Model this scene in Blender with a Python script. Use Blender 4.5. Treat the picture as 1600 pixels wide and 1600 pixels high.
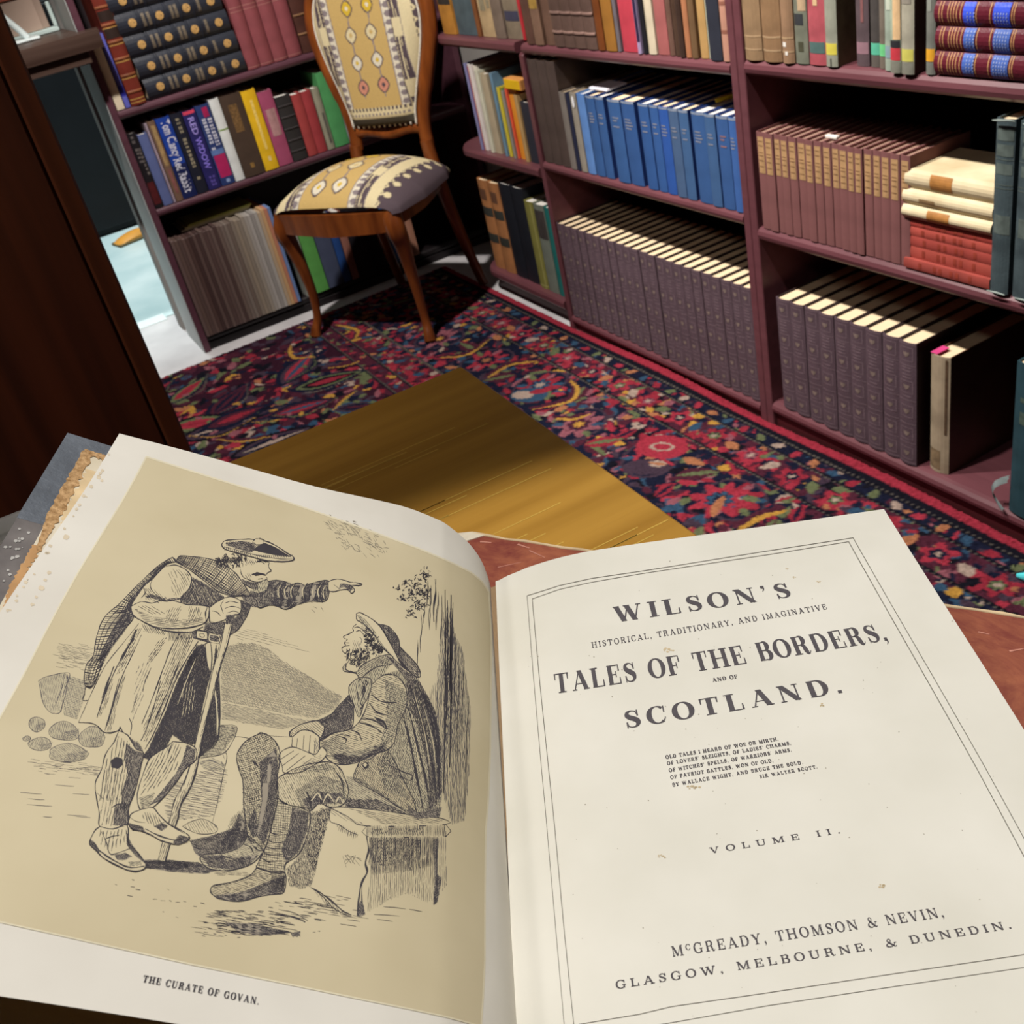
import bpy, math, random
import numpy as np
from mathutils import Vector, Matrix
for o in list(bpy.data.objects): bpy.data.objects.remove(o)
S = bpy.context.scene; COL = S.collection
random.seed(7); PI = math.pi
# ---------------------------------------------------------------- camera
cam = bpy.data.cameras.new('camera'); co = bpy.data.objects.new('camera', cam); COL.objects.link(co)
cx, cy, cz = Vector((0.48190827, 0.85217545, -0.2038662)), Vector((0.39140941, -0.41752297, -0.82004466)), Vector((-0.78394074, 0.31539116, -0.53475726))
m = Matrix.Identity(4)
for i in range(3): m[i][0] = cx[i]; m[i][1] = -cy[i]; m[i][2] = -cz[i]
m[2][3] = 1.15
co.matrix_world = m
cam.sensor_fit = 'HORIZONTAL'; cam.sensor_width = 36; cam.lens = 1650 / 1600 * 36; cam.clip_start = .02
cam.dof.use_dof = True; cam.dof.focus_distance = .47; cam.dof.aperture_fstop = 34
S.camera = co
# ---------------------------------------------------------------- light
S.view_settings.view_transform = 'Standard'; S.view_settings.look = 'None'
S.view_settings.gamma = 1; S.view_settings.use_curve_mapping = False; S.view_settings.exposure = 0.0
w = bpy.data.worlds.new('world'); S.world = w; w.use_nodes = True
w.node_tree.nodes['Background'].inputs[0].default_value = (.9, .95, 1, 1); w.node_tree.nodes['Background'].inputs[1].default_value = .02
def spot(name, loc, to, power, ang, blend=.3, col=(1, 1, 1), rad=.05):
    l = bpy.data.lights.new(name, 'SPOT'); l.energy = power; l.spot_size = math.radians(ang); l.spot_blend = blend
    l.color = col; l.shadow_soft_size = rad
    o = bpy.data.objects.new(name, l); COL.objects.link(o); o.location = loc
    o.rotation_euler = (Vector(to) - Vector(loc)).to_track_quat('-Z', 'Y').to_euler(); return o
spot('ceiling_or_added_spot', (-.13, .28, 2.55), (-.15, .15, .75), 112, 31.2, .07, (1, .975, .93), .03)
spot('ceiling_or_added_spot', (-1.98, .22, 2.5), (-2.35, 1.1, .3), 270, 82, .35, (1, .94, .88), .045)
spot('ceiling_or_added_spot', (-1.3, .25, 2.5), (-1.2, 1.3, .45), 185, 52, .45, (1, .94, .88), .045)
spot('ceiling_or_added_spot', (-.95, -.75, 2.6), (-.8, .0, .7), 20, 70, .8, (1, .95, .9), .12)  # added fill light for the bowl and the dark end of the table
spot('ceiling_or_added_spot', (-.2, -1.2, 2.5), (-1.35, -.3, 1.0), 75, 46, .7, (1, .9, .8), .15)  # added fill light, brightens the tall brown cabinet end
spot('ceiling_or_added_spot', (-4.5, .2, 2.55), (-4.45, .4, 0), 300, 62, .6, (.86, 1, 1), .2)  # added spot standing in for daylight on the next room's pale floor
# ---------------------------------------------------------------- materials
def lin(c):
    if isinstance(c, str): c = tuple(int(c[i:i + 2], 16) for i in (0, 2, 4))
    return tuple(((x / 255) / 12.92 if x / 255 <= .04045 else ((x / 255 + .055) / 1.055) ** 2.4) for x in c)
_M = {}
def M(col, rough=.6, var=.15, scale=40, bump=0., bscale=300, spec=.3, stretch=(1, 1, 1), metal=0, detail=4, col2=None, coord='Object'):
    key = (str(col), rough, var, scale, bump, bscale, spec, stretch, metal, str(col2), coord)
    if key in _M: return _M[key]
    mt = bpy.data.materials.new('material'); mt.use_nodes = True; n = mt.node_tree; N = n.nodes; L = n.links
    b = N['Principled BSDF']; b.inputs['Roughness'].default_value = rough; b.inputs['Specular IOR Level'].default_value = spec
    b.inputs['Metallic'].default_value = metal
    c = lin(col); tc = N.new('ShaderNodeTexCoord'); mp = N.new('ShaderNodeMapping'); mp.inputs['Scale'].default_value = stretch
    L.new(tc.outputs[coord], mp.inputs[0])
    ns = N.new('ShaderNodeTexNoise'); ns.inputs['Scale'].default_value = scale; ns.inputs['Detail'].default_value = detail
    L.new(mp.outputs[0], ns.inputs[0])
    cr = N.new('ShaderNodeValToRGB'); e = cr.color_ramp.elements; e[0].position = .3; e[1].position = .7
    c2 = lin(col2) if col2 else tuple(min(1, x * (1 + var)) for x in c)
    e[0].color = tuple(x * (1 - var) for x in c) + (1,); e[1].color = c2 + (1,)
    L.new(ns.outputs[0], cr.inputs[0]); L.new(cr.outputs[0], b.inputs['Base Color'])
    if bump:
        n2 = N.new('ShaderNodeTexNoise'); n2.inputs['Scale'].default_value = bscale; n2.inputs['Detail'].default_value = 3
        L.new(mp.outputs[0], n2.inputs[0]); bp = N.new('ShaderNodeBump'); bp.inputs['Strength'].default_value = bump; bp.inputs['Distance'].default_value = .002
        L.new(n2.outputs[0], bp.inputs['Height']); L.new(bp.outputs[0], b.inputs['Normal'])
    _M[key] = mt; return mt
def attr_mat(rough=.9, var=.12, scale=400, bump=.3, spec=.1):
    mt = bpy.data.materials.new('woven'); mt.use_nodes = True; N = mt.node_tree.nodes; L = mt.node_tree.links; b = N['Principled BSDF']
    b.inputs['Roughness'].default_value = rough; b.inputs['Specular IOR Level'].default_value = spec
    a = N.new('ShaderNodeAttribute'); a.attribute_name = 'Col'
    ns = N.new('ShaderNodeTexNoise'); ns.inputs['Scale'].default_value = scale; tc = N.new('ShaderNodeTexCoord'); L.new(tc.outputs['Object'], ns.inputs[0])
    mr = N.new('ShaderNodeMapRange'); mr.inputs[1].default_value = .3; mr.inputs[2].default_value = .7; mr.inputs[3].default_value = 1 - var; mr.inputs[4].default_value = 1 + var
    L.new(ns.outputs[0], mr.inputs[0]); mx = N.new('ShaderNodeVectorMath'); mx.operation = 'SCALE'
    L.new(a.outputs[0], mx.inputs[0]); L.new(mr.outputs[0], mx.inputs['Scale']); L.new(mx.outputs[0], b.inputs['Base Color'])
    bp = N.new('ShaderNodeBump'); bp.inputs['Strength'].default_value = bump; bp.inputs['Distance'].default_value = .002; L.new(ns.outputs[0], bp.inputs['Height']); L.new(bp.outputs[0], b.inputs['Normal'])
    return mt
PAGES = None
def wood(c1, c2, rough=.4, axis=0, scale=9, spec=.35):
    st = [60, 60, 60]; st[axis] = 2.5
    return M(c1, rough, .1, scale / 20, .08, 3, spec, tuple(st), 0, 4, c2)
# ---------------------------------------------------------------- mesh builder
class MB:
    def __init__(s): s.v = []; s.f = []; s.m = []; s.s = []
    def add(s, v, f, mi=0, sm=False):
        k = len(s.v); s.v += [tuple(p) for p in v]
        for q in f: s.f.append(tuple(i + k for i in q)); s.m.append(mi); s.s.append(sm)
        return s
    def box(s, x0, x1, y0, y1, z0, z1, mi=0):
        v = [(x, y, z) for z in (z0, z1) for y in (y0, y1) for x in (x0, x1)]
        return s.add(v, [(0, 2, 3, 1), (4, 5, 7, 6), (0, 1, 5, 4), (2, 6, 7, 3), (0, 4, 6, 2), (1, 3, 7, 5)], mi)
    def cbox(s, x0, x1, y0, y1, z0, z1, c=.002, mi=0):
        X = (x0, x1); Y = (y0, y1); Z = (z0, z1); v = []; idx = {}
        for i in (0, 1):
            for j in (0, 1):
                for k in (0, 1):
                    sx, sy, sz = (1 - 2 * i) * c, (1 - 2 * j) * c, (1 - 2 * k) * c
                    idx[i, j, k, 0] = len(v); v.append((X[i], Y[j] + sy, Z[k] + sz))
                    idx[i, j, k, 1] = len(v); v.append((X[i] + sx, Y[j], Z[k] + sz))
                    idx[i, j, k, 2] = len(v); v.append((X[i] + sx, Y[j] + sy, Z[k]))
        f = []
        for i in (0, 1): f.append([idx[i, j, k, 0] for j, k in ((0, 0), (1, 0), (1, 1), (0, 1))][::(-1 if i == 0 else 1)])
        for j in (0, 1): f.append([idx[i, j, k, 1] for i, k in ((0, 0), (1, 0), (1, 1), (0, 1))][::(1 if j == 0 else -1)])
        for k in (0, 1): f.append([idx[i, j, k, 2] for i, j in ((0, 0), (1, 0), (1, 1), (0, 1))][::(-1 if k == 0 else 1)])
        for a in (0, 1):
            for b in (0, 1):
                f.append([idx[a, b, 0, 0], idx[a, b, 1, 0], idx[a, b, 1, 1], idx[a, b, 0, 1]])
                f.append([idx[a, 0, b, 0], idx[a, 1, b, 0], idx[a, 1, b, 2], idx[a, 0, b, 2]])
                f.append([idx[0, a, b, 1], idx[1, a, b, 1], idx[1, a, b, 2], idx[0, a, b, 2]])
                for k in (0, 1): pass
        for i in (0, 1):
            for j in (0, 1):
                for k in (0, 1): f.append([idx[i, j, k, 0], idx[i, j, k, 1], idx[i, j, k, 2]])
        return s.add(v, f, mi)
    def prism(s, poly, z0, z1, mi=0, sm=False, xf=None):
        n = len(poly); v = [(p[0], p[1], z0) for p in poly] + [(p[0], p[1], z1) for p in poly]
        if xf: v = [xf(p) for p in v]
        s.add(v, [(i, (i + 1) % n, n + (i + 1) % n, n + i) for i in range(n)], mi, sm)
        return s.add(v, [tuple(range(n))[::-1], tuple(range(n, 2 * n))], mi)
    def tube(s, pts, rad, n=8, mi=0, sq=1., cap=True, sm=True):
        P = [Vector(p) for p in pts]; k = len(P)
        if not hasattr(rad, '__len__'): rad = [rad] * k
        up = None; v = []
        for i in range(k):
            t = (P[min(i + 1, k - 1)] - P[max(i - 1, 0)]).normalized()
            if up is None: up = Vector((0, 0, 1)) if abs(t.z) < .8 else Vector((0, 1, 0))
            a = up - t * up.dot(t); a.normalize(); b = t.cross(a); up = a
            for j in range(n):
                th = 2 * PI * j / n; v.append(P[i] + a * math.cos(th) * rad[i] + b * math.sin(th) * rad[i] * sq)
        f = [(i * n + j, i * n + (j + 1) % n, (i + 1) * n + (j + 1) % n, (i + 1) * n + j) for i in range(k - 1) for j in range(n)]
        s.add(v, f, mi, sm)
        if cap: s.add(v[:n], [tuple(range(n))[::-1]], mi); s.add(v[-n:], [tuple(range(n))], mi)
        return s
    def lathe(s, prof, n=32, mi=0, c=(0, 0, 0)):
        v = []
        for r, z in prof:
            for j in range(n): v.append((c[0] + r * math.cos(2 * PI * j / n), c[1] + r * math.sin(2 * PI * j / n), c[2] + z))
        k = len(prof)
        return s.add(v, [(i * n + j, i * n + (j + 1) % n, (i + 1) * n + (j + 1) % n, (i + 1) * n + j) for i in range(k - 1) for j in range(n)], mi, True)
    def mesh(s, name, mats):
        me = bpy.data.meshes.new(name); me.from_pydata(s.v, [], s.f)
        for mt in (mats if isinstance(mats, (list, tuple)) else [mats]): me.materials.append(mt)
        me.polygons.foreach_set('material_index', s.m); me.polygons.foreach_set('use_smooth', s.s); me.update(); return me
    def build(s, name, mats, parent=None, loc=None):
        return link(name, s.mesh(name, mats), parent, loc)
def link(name, me, parent=None, loc=None):
    o = bpy.data.objects.new(name, me); COL.objects.link(o)
    if parent: o.parent = parent
    if loc: o.location = loc
    return o
def grid_mesh(name, P, colr=None, mat=None, smooth=True):
    """P: (nu,nv,3) array of points; colr: (nu,nv,3) linear colours"""
    nu, nv = P.shape[:2]; me = bpy.data.meshes.new(name)
    i = np.arange(nu * nv).reshape(nu, nv)
    q = np.stack([i[:-1, :-1], i[1:, :-1], i[1:, 1:], i[:-1, 1:]], -1).reshape(-1, 4)
    me.vertices.add(nu * nv); me.vertices.foreach_set('co', P.reshape(-1).astype(np.float32))
    me.loops.add(q.size); me.loops.foreach_set('vertex_index', q.reshape(-1).astype(np.int32))
    me.polygons.add(len(q)); me.polygons.foreach_set('loop_start', np.arange(0, q.size, 4, dtype=np.int32))
    me.polygons.foreach_set('use_smooth', np.full(len(q), smooth))
    me.update(calc_edges=True); me.validate()
    if colr is not None:
        a = me.color_attributes.new('Col', 'FLOAT_COLOR', 'POINT')
        a.data.foreach_set('color', np.concatenate([colr.reshape(-1, 3), np.ones((nu * nv, 1))], 1).reshape(-1).astype(np.float32))
    if mat: me.materials.append(mat)
    return me
def thing(name, loc=(0, 0, 0), rz=0, label=None, cat=None, group=None):
    o = bpy.data.objects.new(name, None); COL.objects.link(o); o.location = loc; o.rotation_euler = (0, 0, rz); o.empty_display_size = .05
    return tag(o, label, cat, group)
def tag(o, label=None, cat=None, group=None, kind=None):
    if label: o['label'] = label
    if cat: o['category'] = cat
    if group: o['group'] = group
    if kind: o['kind'] = kind
    return o
def dup(root, label=None, group=None):
    r = root.copy(); COL.objects.link(r)
    for ch in list(root.children):
        c = ch.copy(); COL.objects.link(c); c.parent = r
        for g in ch.children: d = g.copy(); COL.objects.link(d); d.parent = c
    if label: r['label'] = label
    if group: r['group'] = group
    return r
def spl(pts, n=6):
    """Catmull-Rom through pts"""
    P = [np.array(p, float) for p in pts]; P = [2 * P[0] - P[1]] + P + [2 * P[-1] - P[-2]]; out = []
    for i in range(1, len(P) - 2):
        for k in range(n):
            t = k / n; a, b, c, d = P[i - 1:i + 3]
            out.append(.5 * ((2 * b) + (-a + c) * t + (2 * a - 5 * b + 4 * c - d) * t * t + (-a + 3 * b - 3 * c + d) * t ** 3))
    out.append(P[-2]); return out
ORD = 'first second third fourth fifth sixth seventh eighth ninth tenth eleventh twelfth thirteenth fourteenth fifteenth sixteenth seventeenth eighteenth nineteenth twentieth twenty-first twenty-second twenty-third twenty-fourth twenty-fifth twenty-sixth twenty-seventh twenty-eighth'.split()
def text_mb(mb, s, size, xf, mi=0, bold=0.):
    """flat lettering from the built-in font, mapped by xf(x, y) -> 3D; returns its width"""
    cu = bpy.data.curves.new('lettering', 'FONT'); cu.body = s; cu.size = size; cu.resolution_u = 2; cu.offset = bold
    ob = bpy.data.objects.new('lettering', cu); COL.objects.link(ob)
    dg = bpy.context.evaluated_depsgraph_get(); me = bpy.data.meshes.new_from_object(ob.evaluated_get(dg))
    vs = [tuple(v.co) for v in me.vertices]; fs = [tuple(p.vertices) for p in me.polygons]
    if vs: mb.add([xf(v[0], v[1]) for v in vs], fs, mi)
    wd = max([v[0] for v in vs] or [0])
    bpy.data.objects.remove(ob); bpy.data.curves.remove(cu); bpy.data.meshes.remove(me); return wd
# ---------------------------------------------------------------- room
FLOOR = M('b9b6b8', .45, .06, 6, .05, 30, .35, col2='cfcccd')
BRIGHT = M('cfe6e8', .25, .1, 3.5, 0, 30, .5, col2='eef8f8')
tag(MB().box(-3.68, 1.6, -2.2, 1.56, -.05, 0).build('floor', FLOOR), kind='structure')
tag(MB().box(-6.4, -3.69, -2.2, 3.2, -.05, 0).build('floor', BRIGHT), kind='structure')
tag(MB().cbox(-3.72, -3.65, -2.2, .41, -.01, .006, .002).build('trim_1', M('dfe9ea', .3, .05, 20)), kind='structure')
WALL = M('8c8884', .8, .05, 5)
tag(MB().box(-3.52, 1.6, 1.50, 1.56, 0, 2.7).build('wall_right', WALL), kind='structure')
tag(MB().box(-3.55, -3.49, .425, 1.56, 0, 2.7).build('wall_left', WALL), kind='structure')
tag(MB().box(-6.46, -6.4, -2.2, 3.2, 0, 2.7).build('wall_far', M('a9a7a6', .8, .05, 5)), kind='structure')
tag(MB().box(-6.4, -3.55, 3.2, 3.26, 0, 2.7).build('wall_side', WALL), kind='structure')
tag(MB().box(-6.46, 1.6, -2.26, -2.2, 0, 2.7).build('wall_front', WALL), kind='structure')
tag(MB().box(1.6, 1.66, -2.26, 1.56, 0, 2.7).build('wall_near', WALL), kind='structure')
tag(MB().box(-6.46, 1.66, -2.26, 3.26, 2.7, 2.76).build('ceiling', M('77757a', .9, .03, 4)), kind='structure')
# ---------------------------------------------------------------- bookcases
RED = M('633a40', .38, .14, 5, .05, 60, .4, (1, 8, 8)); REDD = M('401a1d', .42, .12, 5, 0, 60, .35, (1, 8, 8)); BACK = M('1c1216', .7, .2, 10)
def shelf_mb(x0, x1, y0, y1, zt, th, mi=0, nose=6):
    """board from y0 (front, half-round nose) to y1, top at zt"""
    mb = MB(); r = th / 2; prof = [(y1, zt)]
    for i in range(nose + 1):
        a = PI / 2 + PI * i / nose; prof.append((y0 + r + r * math.cos(a) * 1, zt - r + r * math.sin(a)))
    prof.append((y1, zt - th)); n = len(prof)
    v = [(x0, p[0], p[1]) for p in prof] + [(x1, p[0], p[1]) for p in prof]
    mb.add(v, [(i, (i + 1) % n, n + (i + 1) % n, n + i) for i in range(n)][:], mi, False)
    mb.add(v, [tuple(range(n)), tuple(range(n, 2 * n))[::-1]], mi); return mb
def bookcase(loc, rz, w, d, shelves, side_l, side_r, ztop, label, plinth_h, plinth_back=.008, th=.024, depth_plinth=.02, name='bookcase', red=None, low=0.):
    RED_, PL_ = (red or RED), (red and M('191315', .5, .2, 8)) or REDD  # own-maroon case: near-black plinth and lowest shelf stand in for shade
    t = thing(name, loc, rz, label, 'bookcase'); t0 = .019
    if side_l: MB().cbox(0, t0, 0, d, 0, side_l, .0015).build('side_panel', RED_, t)
    if side_r: MB().cbox(w - t0, w, 0, d, 0, side_r, .0015).build('side_panel', RED_, t)
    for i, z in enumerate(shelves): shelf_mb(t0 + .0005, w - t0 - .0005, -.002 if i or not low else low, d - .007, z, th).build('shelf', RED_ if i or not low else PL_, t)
    MB().box(t0, w - t0, d - .006, d, .01, max(side_l, side_r) - .002).build('back_panel', BACK, t)
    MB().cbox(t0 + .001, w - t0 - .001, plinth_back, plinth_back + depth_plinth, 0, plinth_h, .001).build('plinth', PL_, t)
    return t
YB = 1.238
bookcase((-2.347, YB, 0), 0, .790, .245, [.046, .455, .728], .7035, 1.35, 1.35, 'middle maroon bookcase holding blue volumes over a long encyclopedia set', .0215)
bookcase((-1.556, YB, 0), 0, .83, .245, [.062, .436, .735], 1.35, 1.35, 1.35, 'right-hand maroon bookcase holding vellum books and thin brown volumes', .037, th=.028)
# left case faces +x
LC = bookcase((-3.205, .428, 0), PI / 2, 1.06, .215, [.048, .450, .725], 1.35, 1.35, 1.35, 'maroon bookcase behind the chair with magazines on its bottom shelf', .0235, red=M('50303a', .42, .14, 5, .05, 60, .35, (1, 8, 8)), low=.012, plinth_back=.014)  # darker maroon of the same wood, with this case's shade in its colour
# corner unit with rounded open shelf ends
t = thing('bookcase', (-2.349, 1.272, 0), 0, 'small open-ended corner bookcase with rounded shelf tips beside the chair', 'bookcase')
MB().cbox(-.019, 0, -.02, .21, 0, .703, .0015).build('side_panel', RED, t)
MB().box(-.47, -.02, .204, .21, .01, .69).build('back_panel', BACK, t)
def corner_shelf(zt, th=.024):
    pts = [(-.0195, .203), (-.0195, -.03)]
    for i in range(11):
        a = -PI / 2 - PI / 2 * i / 10; pts.append((-.42 + .09 * math.cos(a), .06 + .09 * math.sin(a)))
    pts.append((-.51, .203)); mb = MB()
    k = len(pts); lv = [(zt - th, -.004), (zt - th * .75, 0), (zt - th * .25, 0), (zt, -.004)]
    v = []
    for z, inset in lv:
        for p in pts: v.append((p[0], p[1] - inset if p[1] < .05 else p[1], z))
    for l in range(3):
        mb.add(v, [(l * k + i, l * k + (i + 1) % k, (l + 1) * k + (i + 1) % k, (l + 1) * k + i) for i in range(k)], 0, False)
    mb.add(v, [tuple(range(k))[::-1], tuple(range(3 * k, 4 * k))]); return mb
for z in (.072, .430, .7275): corner_shelf(z).build('shelf', RED, t)
MB().cbox(-.46, -.02, .0, .02, 0, .0475, .001).build('plinth', REDD, t)
# ---------------------------------------------------------------- tall cabinet panel at left
t = thing('cabinet', (-1.35, .115, 0), 0, 'tall dark brown wooden cabinet end standing left of the table', 'cabinet')
WB = wood('3a1c12', '5a2c1a', .45, 2); WB2 = wood('4a2516', '6a3820', .42, 2)
MB().cbox(-.42, 0, -.95, -.026, .008, 2.1, .003).build('side_panel', WB, t)
MB().cbox(-.40, .004, -.025, 0, .008, 2.1, .003).build('edge_strip', WB2, t)
MB().cbox(-.0022, -.0004, .004, .213, 0, 1.35, .0004).build('end_facing', M('b4b8b6', .5, .05, 20), LC)['label'] = 'pale grey outer face of the bookcase end'
# ---------------------------------------------------------------- counter ledge behind the cabinet, black cupboard beyond
t = thing('counter', (-3.115, 0, 0), 0, 'dark wooden counter ledge jutting out beside the left bookcase', 'counter')
DW = wood('33221b', '54423a', .4, 1)
mb = MB(); mb.prism([(0, -.7), (0, .466), (-.07, .474), (-.083, .425), (-.36, .425), (-.36, -.7)], .892, .935); mb.build('ledge_board', DW, t)
MB().cbox(-.035, -.012, -.69, .425, .862, .8915, .002).build('edge_rail', DW, t)
for y in (-.66, -.02): MB().cbox(-.34, -.28, y, y + .06, 0, .8915, .002).build('leg', DW, t)
WHT = M('dfeaea', .35, .03, 20)
t = thing('tablet_stand', (-3.335, .305, .9355), 0, 'white stand with a slanted arm and flat foot on the counter ledge', 'stand')
MB().cbox(-.045, .035, -.075, .040, 0, .008, .003).build('foot', WHT, t)
mb = MB(); mb.tube([(-.005, .012, .008), (-.005, .0, .03), (-.005, -.03, .075), (-.005, -.066, .125), (-.005, -.09, .15)], [.009, .0085, .009, .009, .008], 8, 0, 1.3); mb.build('arm', WHT, t)
MB().cbox(-.012, .006, -.20, -.075, .09, .19, .003).build('tablet', WHT, t)
t = thing('letter_tray', (-3.44, .30, .9355), 0, 'pale mint letter tray holding pinkish cards on the counter ledge', 'tray')
MINT = M('cfe2de', .4, .05, 20)
MB().cbox(-.02, .03, -.2, .112, 0, .012, .002).build('tray_base', MINT, t)
MB().cbox(.02, .03, .102, .112, .0125, .075, .002).build('tray_side', MINT, t)
for i, c in enumerate(('b89f90', 'c2a898')): MB().cbox(-.018 + i * .016, -.006 + i * .016, -.19 + .02 * i, .095 - .02 * i, .0125, .14 - .045 * i, .001).build('card', M(c, .7, .1, 8), t)
MB().cbox(-.0015, .0, -.12, .04, .1, .128, .0003).build('red_print', M('c86a54', .6, .1), t)
t = thing('black_cupboard', (-5.1, .655, 0), 0, 'black cupboard front seen through the gap left of the bookcase', 'cupboard')
BK_ = M('0c0d10', .55, .2, 10)
MB().cbox(-.5, 0, -1.4, 0, .004, .95, .003).build('carcass', BK_, t)
for y in (-1.39, -.69): MB().cbox(.0005, .016, y, y + .68, .03, .94, .003).build('door', M('0e0f13', .5, .2, 10), t)
mb = MB(); P_ = spl([(-.085, .008), (-.05, .024), (0, .034), (.05, .033), (.085, .012)], 5); n = len(P_); v = []
for x, k in ((-.05, .5), (-.03, .9), (0, 1), (.03, .9), (.05, .5)): v += [(x * (1.1 - .2 * (k < .6)), p[0], p[1] * k + .002) for p in P_]
mb.add(v, [(j * n + i, j * n + i + 1, (j + 1) * n + i + 1, (j + 1) * n + i) for j in range(4) for i in range(n - 1)], 0, True); mb.add([(q[0], q[1], .0015) for q in v], [(0, n - 1, 5 * n - 1, 4 * n)[::-1]])
for j in (0, 4): mb.add([v[j * n + i] for i in range(n)] + [(v[j * n][0], v[j * n + n - 1][1], .0015), (v[j * n][0], v[j * n][1], .0015)], [tuple(range(n + 2))])
sh_ = thing('shoe', (-4.86, .545, 0), math.radians(12), 'orange shoe on the pale floor before the black cupboard', 'shoe')
mb.build('upper', M('e59a3e', .5, .1, 20), sh_)
MB().cbox(-.05, .05, -.088, .088, 0, .0105, .004).build('sole', M('6a5a3a', .6, .1), sh_)
# ---------------------------------------------------------------- books
PAPER = M('e2cba8', .85, .06, 30, 0, 300, .1, (1, 1, 1)); PAPERW = M('dcd8d0', .85, .05, 30); PAPERD = M('9a7a6a', .85, .1, 60, stretch=(60, 1, 1))
def cloth(col, rough=.7, var=.14): return M(col, rough, var, 25, .12, 500, .25)
def leather(col, rough=.45, var=.22): return M(col, rough, var, 18, .25, 220, .35)
_BK = {}
def arc(w, bul, n=6):
    """spine curve from -w/2 to w/2, bulging to -y; list of (x, y)"""
    out = []
    for i in range(n + 1):
        u = -1 + 2 * i / n; out.append((u * w / 2, bul * (u * u) if True else 0))
    return out
def cover_mesh(w, h, d, bul, tb, mats, side=0):
    key = ('c', round(w, 4), round(h, 4), round(d, 4), bul, tb, tuple(id(x) for x in mats), side)
    if key in _BK: return _BK[key]
    A = arc(w, bul); ti = max(tb * .8, .0012)
    inn = [(p[0] * (1 - 2 * tb / w), p[1] + ti) for p in A]
    mb = MB(); n = len(A)
    outl = [(-w / 2, d)] + A + [(w / 2, d)]
    inl = [(-w / 2 + tb, d)] + inn + [(w / 2 - tb, d)]
    k = len(outl); v = []
    for z in (0, h):
        v += [(p[0], p[1], z) for p in outl] + [(p[0], p[1], z) for p in inl]
    Z = 2 * k
    for i in range(k - 1):
        mi = side if i in (0, k - 2) else 0; sm = 0 < i < k - 2
        mb.add([v[i], v[i + 1], v[Z + i + 1], v[Z + i]], [(0, 1, 2, 3)], mi, False)
        mb.add([v[k + i], v[k + i + 1], v[Z + k + i + 1], v[Z + k + i]], [(3, 2, 1, 0)], side)
        mb.add([v[i], v[i + 1], v[k + i + 1], v[k + i]], [(3, 2, 1, 0)], mi)
        mb.add([v[Z + i], v[Z + i + 1], v[Z + k + i + 1], v[Z + k + i]], [(0, 1, 2, 3)], mi)
    for a in (0, k - 1): mb.add([v[a], v[k + a], v[Z + k + a], v[Z + a]], [(0, 1, 2, 3)], side)
    _BK[key] = mb.mesh('cover', list(mats)); return _BK[key]
def pages_mesh(w, h, d, bul, tb, mat, sq=.004):
    key = ('p', round(w, 4), round(h, 4), round(d, 4), bul, tb, id(mat), sq)
    if key in _BK: return _BK[key]
    ww = w - 2 * tb - .0006; A = [(p[0] * ww / w, p[1] + tb + .0008) for p in arc(w, bul)]
    poly = A + [(ww / 2, d - sq), (-ww / 2, d - sq)]
    mb = MB(); mb.prism(poly[::1], sq * .6, h - sq)
    _BK[key] = mb.mesh('pages', mat); return _BK[key]
def patch(mb, w, bul, x0, x1, z0, z1, off=.0004, mi=0, n=6):
    """rectangle wrapped on the spine, x in -1..1 of the spine width"""
    v = []
    for i in range(n + 1):
        u = x0 + (x1 - x0) * i / n
        for z in (z0, z1): v.append((u * w / 2, bul * u * u - off, z))
    return mb.add(v, [(2 * i, 2 * i + 2, 2 * i + 3, 2 * i + 1) for i in range(n)], mi)
def band(mb, w, bul, z, hh=.002, off=.0022, mi=0, n=6):
    v = []
    for i in range(n + 1):
        u = -1 + 2 * i / n
        for q, o in ((z - hh, 0), (z - hh * .4, off), (z + hh * .4, off), (z + hh, 0)): v.append((u * w / 2, bul * u * u - o - .0002, q))
    for i in range(n):
        for j in range(3): mb.add([v[4 * i + j], v[4 * i + 4 + j], v[4 * i + 5 + j], v[4 * i + 1 + j]], [(0, 1, 2, 3)], mi)
    return mb
def spine_text(s, size, w, bul, z, mat, up=False, xo=0., off=.0006, bold=0., maxlen=None, horiz=False):
    mb = MB()
    def xf0(x, y): return (x, y, 0)
    tmp = MB(); L = text_mb(tmp, s, size, xf0, 0, bold); k = 1 if not maxlen or L < 1e-6 else maxlen / L
    ys = [p[1] for p in tmp.v] or [0]; mid = (min(ys) + max(ys)) / 2
    out = []
    for p in tmp.v:
        if horiz: X = (p[0] - L / 2) * (k if maxlen else 1) + xo; Zz = z + p[1] - mid
        else: X = (p[1] - mid) + xo; Zz = z - p[0] * k
        u = X / (w / 2); out.append((X, bul * u * u - off, Zz))
    mb.add(out, tmp.f); return mb.mesh('lettering', mat)
def scrawl(w, h, bul, z0, z1, x0, x1, mat, seed, step=.011):
    """rows of small blurred marks where the photograph's lettering cannot be read"""
    rr = random.Random(seed); mb = MB(); z = z1 * h
    while z > z0 * h:
        l = step * rr.uniform(.45, .8)
        if rr.random() > .12:
            for k in range(2):
                a = x0 + (x1 - x0) * (k * .5 + rr.uniform(0, .1)); patch(mb, w, bul, a, a + (x1 - x0) * rr.uniform(.3, .42), z - l, z, .0006, 0, 2)
        z -= step
    return mb.mesh('lettering', mat)
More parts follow.
